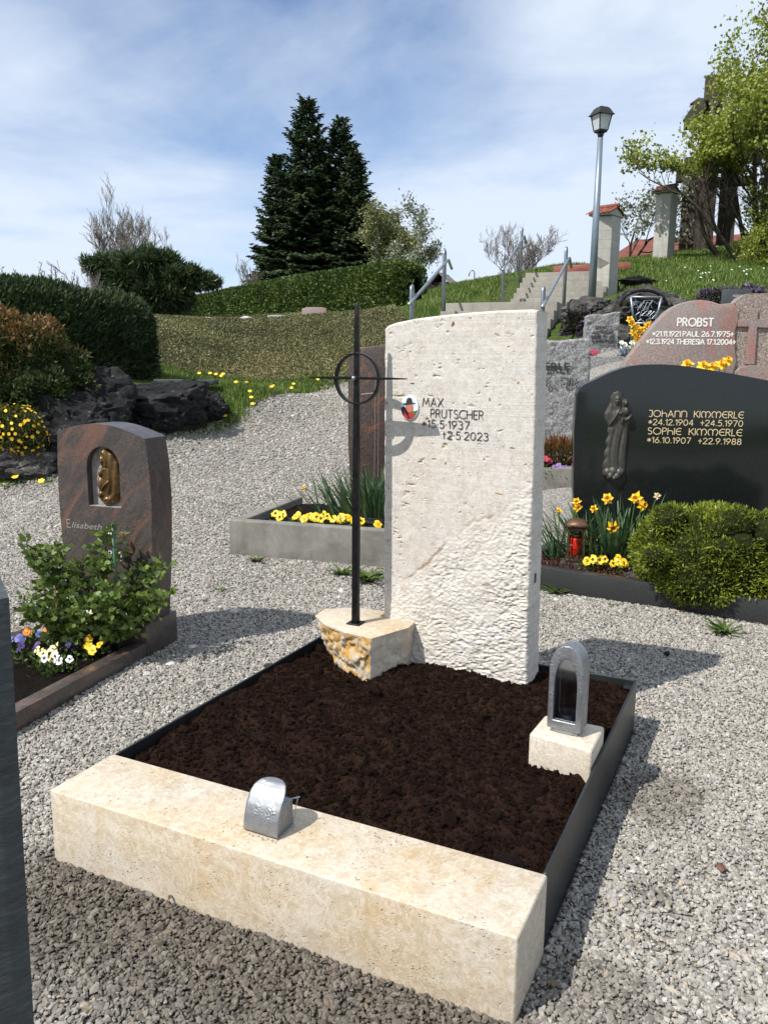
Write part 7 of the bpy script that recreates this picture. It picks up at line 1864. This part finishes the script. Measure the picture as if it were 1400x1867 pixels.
shrub('reddish_shrub', 'rounded shrub with reddish shoots over the boulders at the left edge', 'shrub', (-4.25, 9.75, 1.25), [(0, 0, 0.1, 0.55, 0.4, 0.50), (-0.35, -0.1, 0.25, 0.5, 0.4, 0.45), (0.42, 0.1, -0.08, 0.34, 0.3, 0.32), (0.1, -0.2, -0.2, 0.5, 0.3, 0.3)], 22, 'leaf_redshrub', 15000, 0.06, 0.022, 0.28, 0.8, 'hedge_core', None, 0.4, 0.6, topcol=1.0)
def yellow_shrub():
    t = shrub('yellow_shrub', 'low shrub dotted with small yellow flowers at the left edge', 'shrub', (-4.02, 8.95, 0.55), [(0, 0, 0.0, 0.30, 0.24, 0.28), (-0.3, 0, 0.05, 0.28, 0.22, 0.28)], 23, 'leaf_yellowshrub', 3000, 0.04, 0.016, 0.3, 0.6, 'hedge_core', None, 0.3, 0.7, corescale=0.6)
    rng = np.random.default_rng(8); P, N = blob_points(rng, [(0, 0, 0.0, 0.31, 0.25, 0.30), (-0.3, 0, 0.05, 0.29, 0.23, 0.30)], 300)
    k = rng.random(len(P)) < 0.75
    for p, nn in zip(P[k][:150], N[k][:150]):
        pass
    V = []; F = []
    for p, nn in zip(P[k], N[k]):
        a = unit(np.cross(nn, [0.1, 0.2, 1])); b = np.cross(nn, a); c = p + nn * 0.015 * rng.normal(); r = 0.015 + 0.008 * rng.random(); i0 = len(V)
        V += [c + (a * math.cos(t_) + b * math.sin(t_)) * r + nn * 0.004 * ((j % 2) * 2 - 1) for j, t_ in enumerate(np.linspace(0, 6.283, 7)[:-1])]
        F += [[i0, i0 + 1, i0 + 2, i0 + 3], [i0, i0 + 3, i0 + 4, i0 + 5]]
    tag(link('blossoms', np_mesh('blossoms', np.array(V), np.array(F)), MT['petal_yellow'], t), kind='stuff')
yellow_shrub()
def JS(b): return [tuple(x * 1.22 for x in q) for q in b]
# spreading juniper: flat tiers of foliage leaning out from a dark middle
shrub('spreading_juniper', 'dark flat topped spreading juniper behind the spruce hedge', 'juniper', (-5.48, 19.5, 2.09), JS([(-0.05, 0, 1.24, 0.62, 0.5, 0.17), (-0.72, 0, 1.22, 0.50, 0.4, 0.13), (0.62, 0, 1.02, 0.50, 0.4, 0.14), (1.0, 0.0, 0.92, 0.32, 0.3, 0.08), (-0.3, 0, 0.95, 0.7, 0.5, 0.24), (0.15, 0, 0.70, 0.60, 0.45, 0.32), (-0.1, 0, 0.3, 0.48, 0.4, 0.5), (-0.98, 0, 1.16, 0.26, 0.25, 0.07), (0.15, -0.1, 1.38, 0.30, 0.25, 0.08), (0.85, -0.1, 1.06, 0.2, 0.2, 0.07)]), 25, 'needle_hedge', 42000, 0.14, 0.026, 0.42, 0.75, 'hedge_core', None, 0.28, 0.5)
# ------------------------------------------------------------------ trees
GS = 'spruces beyond the clipped hedge'
spruce('spruce_tree', 'tallest dark spruce in the group beyond the hedge', (-3.55, 38, 4.2), 8.75, 2.35, 1, GS)
spruce('spruce_tree', 'second tallest dark spruce on the right of the group', (-2.15, 39, 4.2), 8.1, 2.4, 2, GS)
spruce('spruce_tree', 'lower dark spruce at the left of the group', (-5.0, 38.5, 4.0), 6.6, 1.6, 3, GS)
spruce('spruce_tree', 'slender dark spruce at the right edge of the group', (-1.45, 37.2, 4.2), 6.2, 1.5, 4, GS)
tree('willow_tree', 'pale yellow green willow beside the spruces', 'willow', (0.1, 35.0, 3.9), 2.15, 5, 'leaf_willow', 'bark_grey', 16000, 0.10, spread=1.0, levels=4, trunk_r=0.10, up=0.28, split=(3, 5), ratio=0.60, first=0.12, stems=3)
tree('birch_tree', 'thin pale birch rising behind the willow', 'birch', (0.15, 38.0, 4.2), 3.0, 6, 'leaf_silver', 'bark_grey', 5200, 0.10, spread=0.8, levels=4, trunk_r=0.08, up=0.3, split=(3, 4), ratio=0.46, first=0.3)
tree('blossom_tree', 'airy pale leaved tree at the right end of the clipped hedge', 'tree', (1.45, 33.0, 3.9), 2.15, 7, 'leaf_silver', 'bark_grey', 3200, 0.10, spread=0.9, levels=4, trunk_r=0.07, up=0.25, split=(3, 4), ratio=0.5, first=0.15)
tree('bare_tree', 'leafless tree behind the spreading juniper', 'tree', (-8.15, 27.0, 2.9), 1.75, 8, None, 'bark_grey', 0, 0, spread=1.7, levels=5, trunk_r=0.055, up=0.34, split=(3, 4), ratio=0.60, first=0.15, stems=9, wob=0.10, ang=0.42)
tree('bare_bush', 'leafless shrub on the skyline behind the stairs', 'shrub', (4.87, 30.0, 4.0), 1.25, 9, None, 'bark_grey', 0, 0, spread=1.3, levels=5, trunk_r=0.035, up=0.36, split=(3, 4), ratio=0.62, first=0.1, stems=6, wob=0.12, ang=0.65)
tree('bare_bush', 'small leafless shrub between hedge and spruces', 'shrub', (-6.0, 36.0, 4.2), 0.9, 10, None, 'bark_grey', 0, 0, spread=0.9, levels=4, trunk_r=0.03, up=0.3, split=(3, 4), ratio=0.6, first=0.1, stems=4, wob=0.12)
tree('bare_bush', 'thin leafless twigs above the spruce hedge', 'shrub', (-6.4, 18.0, 2.2), 0.75, 13, None, 'bark_grey', 0, 0, spread=0.9, levels=3, trunk_r=0.02, up=0.3, split=(3, 4), ratio=0.6, first=0.1, stems=4, wob=0.12)
tree('young_tree', 'small leafy tree behind the nearer shrine pillar', 'tree', (6.85, 24.0, 4.3), 1.7, 11, 'leaf_silver', 'bark_dark', 1500, 0.10, spread=0.8, levels=4, trunk_r=0.04, up=0.25, split=(3, 4), ratio=0.6, first=0.1, stems=2)
def maple():
    rng = np.random.default_rng(17)
    t = thing('maple_tree', 'big fresh green maple in front of the timber crucifix', 'maple', (9.65, 21.3, 3.9), 0)
    segs = []; tips = []
    for k in range(12):
        s, tp = grow(rng, (-0.95 + 0.19 * k, rng.normal() * 0.3, -0.1), 2.3 + 0.17 * k + 0.3 * rng.random(), 0.9, levels=4, trunk_r=0.07, lean=(-0.25 + 0.35 * rng.random() if k > 1 else -0.62, rng.normal() * 0.12, 1), up=0.25, split=(4, 5), ratio=0.50, first=0.06, wob=0.12, ang=0.8)
        segs += s; tips += tp
    link('trunk', seg_tubes('trunk', segs, 5), MT['bark'], t, True)
    T = np.array([q[0] for q in tips]); idx = rng.integers(0, len(T), 56000)
    P = T[idx] + rng.normal(size=(len(idx), 3)) * 0.12
    kp_ = ~((P[:, 0] < -0.55) & (P[:, 2] < 2.35)); P = P[kp_]; idx = idx[kp_]; n = len(P)
    cl = rng.random(len(T))[idx]
    L = 0.060 + 0.05 * rng.random(n)
    tag(link('crown', leaves_mesh('crown', P, rng.normal(size=(n, 3)) + np.array([0, 0, -0.3]), L, L * 0.9, rng, 0.15, rnd=cl * 0.55 + 0.45 * rng.random(n)), MT['leaf_fresh'], t), kind='stuff')
maple()
shrub('bramble_shrub', 'low reddish green shrub at the foot of the maple', 'shrub', (9.0, 20.0, 3.85), [(0.1, 0, 0.35, 0.75, 0.5, 0.55), (0.9, 0, 0.4, 0.7, 0.5, 0.6), (0.3, 0.5, 1.3, 0.7, 0.5, 0.8)], 24, 'leaf_fresh', 6500, 0.075, 0.04, 0.35, 0.6, None, None, 0.3, 0.7)
# ------------------------------------------------------------------ ground cover, grass, small flowers
rng = np.random.default_rng(30)
q = sample_poly(BANK, 170000, rng); z = Tz(q[:, 0], q[:, 1]); n = len(q)
hgt = 0.028 + 0.025 * fbm(q[:, 0] * 2.5, q[:, 1] * 2.5, 0, 3, 0.6, 3)
lum = fbm(q[:, 0] * 0.9, q[:, 1] * 1.3, 0, 4, 0.65, 9)
P = np.stack([q[:, 0], q[:, 1], z + hgt * (0.3 + 0.9 * rng.random(n)) + 0.01], 1)
tag(link('cotoneaster_cover', leaves_mesh('cotoneaster_cover', P, rng.normal(size=(n, 3)) * np.array([1, 1, 0.6]) + np.array([0, -0.2, 0.35]), 0.032 + 0.025 * rng.random(n), 0.024, rng, rnd=np.clip(0.45 + 0.75 * lum + 0.2 * rng.normal(size=n), 0, 1)), MT['leaf_cover']), 'olive brown creeping ground cover over the bank', 'ground cover', None, 'stuff')
def grass(name, label, poly, n, L, seed, Wd=0.010, clear=None):
    rng = np.random.default_rng(seed)
    q = sample_poly(poly, n, rng)
    keep = fbm(q[:, 0] * 1.6, q[:, 1] * 1.6, 0, 3, 0.5, seed) > -0.35 + 0.4 * (rng.random(n) - 0.5)
    q = q[keep]; n = len(q)
    P = np.stack([q[:, 0], q[:, 1], Tz(q[:, 0], q[:, 1]) - 0.01], 1)
    D = np.stack([rng.normal(size=n) * 0.3, rng.normal(size=n) * 0.3, np.ones(n)], 1)
    ht = 0.7 + 0.6 * fbm(q[:, 0] * 1.1, q[:, 1] * 1.1, 0, 2, 0.5, seed + 1)
    return tag(link(name, blades_mesh(name, P, D, L * np.clip(ht, 0.3, 1.5) * (0.6 + 0.6 * rng.random(n)), Wd, 0.3 * rng.random(n), rng, 2), MT['grass_blade']), label, 'grass', None, 'stuff')
grass('verge_grass', 'fresh green grass verge between the boulders and the bank', [(-2.1, 11.2), (-1.75, 12.4), (-1.5, 13.4), (-1.15, 14.3), (-0.7, 14.9), (-1.2, 15.3), (-3.4, 15.0), (-4.3, 14.4), (-3.6, 12.6), (-2.9, 11.6), (-2.5, 11.8)], 21000, 0.16, 51, 0.012)
grass('path_grass', 'sparse grass along the foot of the boulders', [(-4.6, 8.3), (-3.5, 8.8), (-2.9, 9.9), (-2.2, 10.8), (-1.9, 11.6), (-2.4, 11.9), (-3.2, 10.3), (-4.6, 8.8)], 3600, 0.10, 52, 0.010)
grass('hill_grass', 'sunlit green grass on the hillside right of the stairs', [(4.3, 12.2), (6.5, 12.0), (11, 14), (13, 24), (9.5, 25), (6, 24.5), (4.9, 19), (4.75, 16.5), (3.6, 13.2)], 60000, 0.16, 53, 0.018)
grass('slope_grass', 'green grass left of the stairs up to the skyline', [(0.75, 14.4), (1.0, 13.9), (2.2, 16.2), (2.4, 17.2), (3.0, 19.5), (5.2, 19.6), (5, 26), (0.9, 26), (0.5, 19.5), (0.4, 16.5)], 26000, 0.15, 54, 0.018)
def small_flower(name, label, cat, pts, mat, r, group):
    proto = None
    for (x, y, dz) in pts:
        z = float(Tz(x, y))
        if proto is None:
            proto = thing(name, label, cat, (x, y, z), 0, group)
            MB().tube([(0, 0, 0), (0.004, 0, 0.07), (0, 0, 0.13)], 0.004, 5).build('stem', MT['stem_green'], proto)
            v = [(0, 0, 0.135)] + [(r * (1 if j % 2 else 0.8) * math.cos(6.283 * j / 12), r * (1 if j % 2 else 0.8) * math.sin(6.283 * j / 12), 0.132 + 0.006 * (j % 2)) for j in range(12)] + [(0, 0, 0.120)]
            mb = MB(); mb.add(v, [(0, 1 + j, 1 + (j + 1) % 12) for j in range(12)] + [(13, 1 + (j + 1) % 12, 1 + j) for j in range(12)])
            mb.build('flower_head', MT[mat], proto).rotation_euler = (R(35), 0, 0)
            o = proto
        else:
            o = copy_tree(proto); o.location = (x, y, z)
        o.location.z += dz
r2 = np.random.default_rng(61)
pts = [(-2.72, 12.85, 0.06), (-2.62, 12.8, 0.05), (-2.5, 12.75, 0.06), (-2.56, 12.9, 0.03), (-2.24, 12.4, 0.0), (-2.0, 12.2, -0.02), (-1.95, 12.0, -0.02), (-1.9, 11.8, -0.02), (-1.75, 12.7, 0.0), (-1.5, 13.2, 0.0), (-2.25, 13.4, 0.0), (-1.9, 14.0, 0.0), (-1.6, 14.4, 0.0), (-2.2, 11.3, -0.03), (-2.45, 10.9, -0.04), (-1.2, 14.7, 0), (-0.9, 14.9, 0), (-2.9, 12.9, 0.05)]
small_flower('dandelion', 'yellow dandelion in the grass verge between boulders and bank', 'dandelion', pts, 'petal_yellow', 0.034, 'dandelions in the grass verge')
small_flower('dandelion', 'yellow dandelion at the gravel edge under the left boulders', 'dandelion', [(-3.98, 8.75, -0.05), (-3.68, 8.7, -0.06), (-3.35, 9.0, -0.03)], 'petal_yellow', 0.040, 'dandelions under the left boulders')
hp = [(float(a), float(b), 0.02) for a, b in sample_poly([(5.0, 13.0), (7.5, 13), (9, 18), (7.0, 19), (5.2, 17)], 22, r2)]
small_flower('daisy', 'tiny white daisy in the grass of the right hillside', 'daisy', hp, 'petal_white', 0.019, 'daisies on the right hillside')
for i, (x, y, s, m, lb_) in enumerate([(-0.885, 3.62, 0.020, 'white_stone', 'white pebble at the corner of the brown plinth'), (-0.93, 3.40, 0.017, 'white_stone', 'white pebble just in front of the brown plinth corner'), (-1.00, 3.27, 0.016, 'white_stone', 'white pebble next to the left granite edging'), (-0.80, 4.18, 0.022, 'white_stone', 'pale pebble in the shadow of the brown headstone'), (-0.50, 3.38, 0.020, 'boulder_grey', 'grey pebble alone on the gravel between the two graves'), (0.98, 1.42, 0.016, 'bark', 'dark brown lump on the gravel right of the kerb'), (1.32, 3.60, 0.016, 'bark_dark', 'dark dead leaf in the shadow of the white headstone'), (0.90, 1.95, 0.012, 'roof_tile_old', 'reddish brown chip on the gravel right of the grave')]):
    o = boulder('loose_stone', lb_, (x, y, 0.008), (s * 1.3, s, s * 0.6), 90 + i, m, i * 0.7, sub=2); o['category'] = 'stone'

rng = np.random.default_rng(99); n = 260
y = 1.3 + 5.5 * rng.random(n) ** 1.2; x = (2 * rng.random(n) - 1) * (0.5 + 0.5 * y)
k = ~in_graves(x, y); x = x[k]; y = y[k]; n = len(x)
P = np.stack([x, y, Tz(x, y) + 0.010], 1); D = np.stack([rng.normal(size=n), rng.normal(size=n), 0.15 * rng.normal(size=n)], 1)
L = 0.010 + 0.020 * rng.random(n) ** 2
tag(link('leaf_litter', leaves_mesh('leaf_litter', P, D, L, L * 0.45, rng, 0.3, np.tile([[0, 0, 1.0]], (n, 1)) + 0.3 * rng.normal(size=(n, 3))), MT['leaf_litter']), 'scattered bits of dry brown leaf on the gravel', 'litter', None, 'stuff')
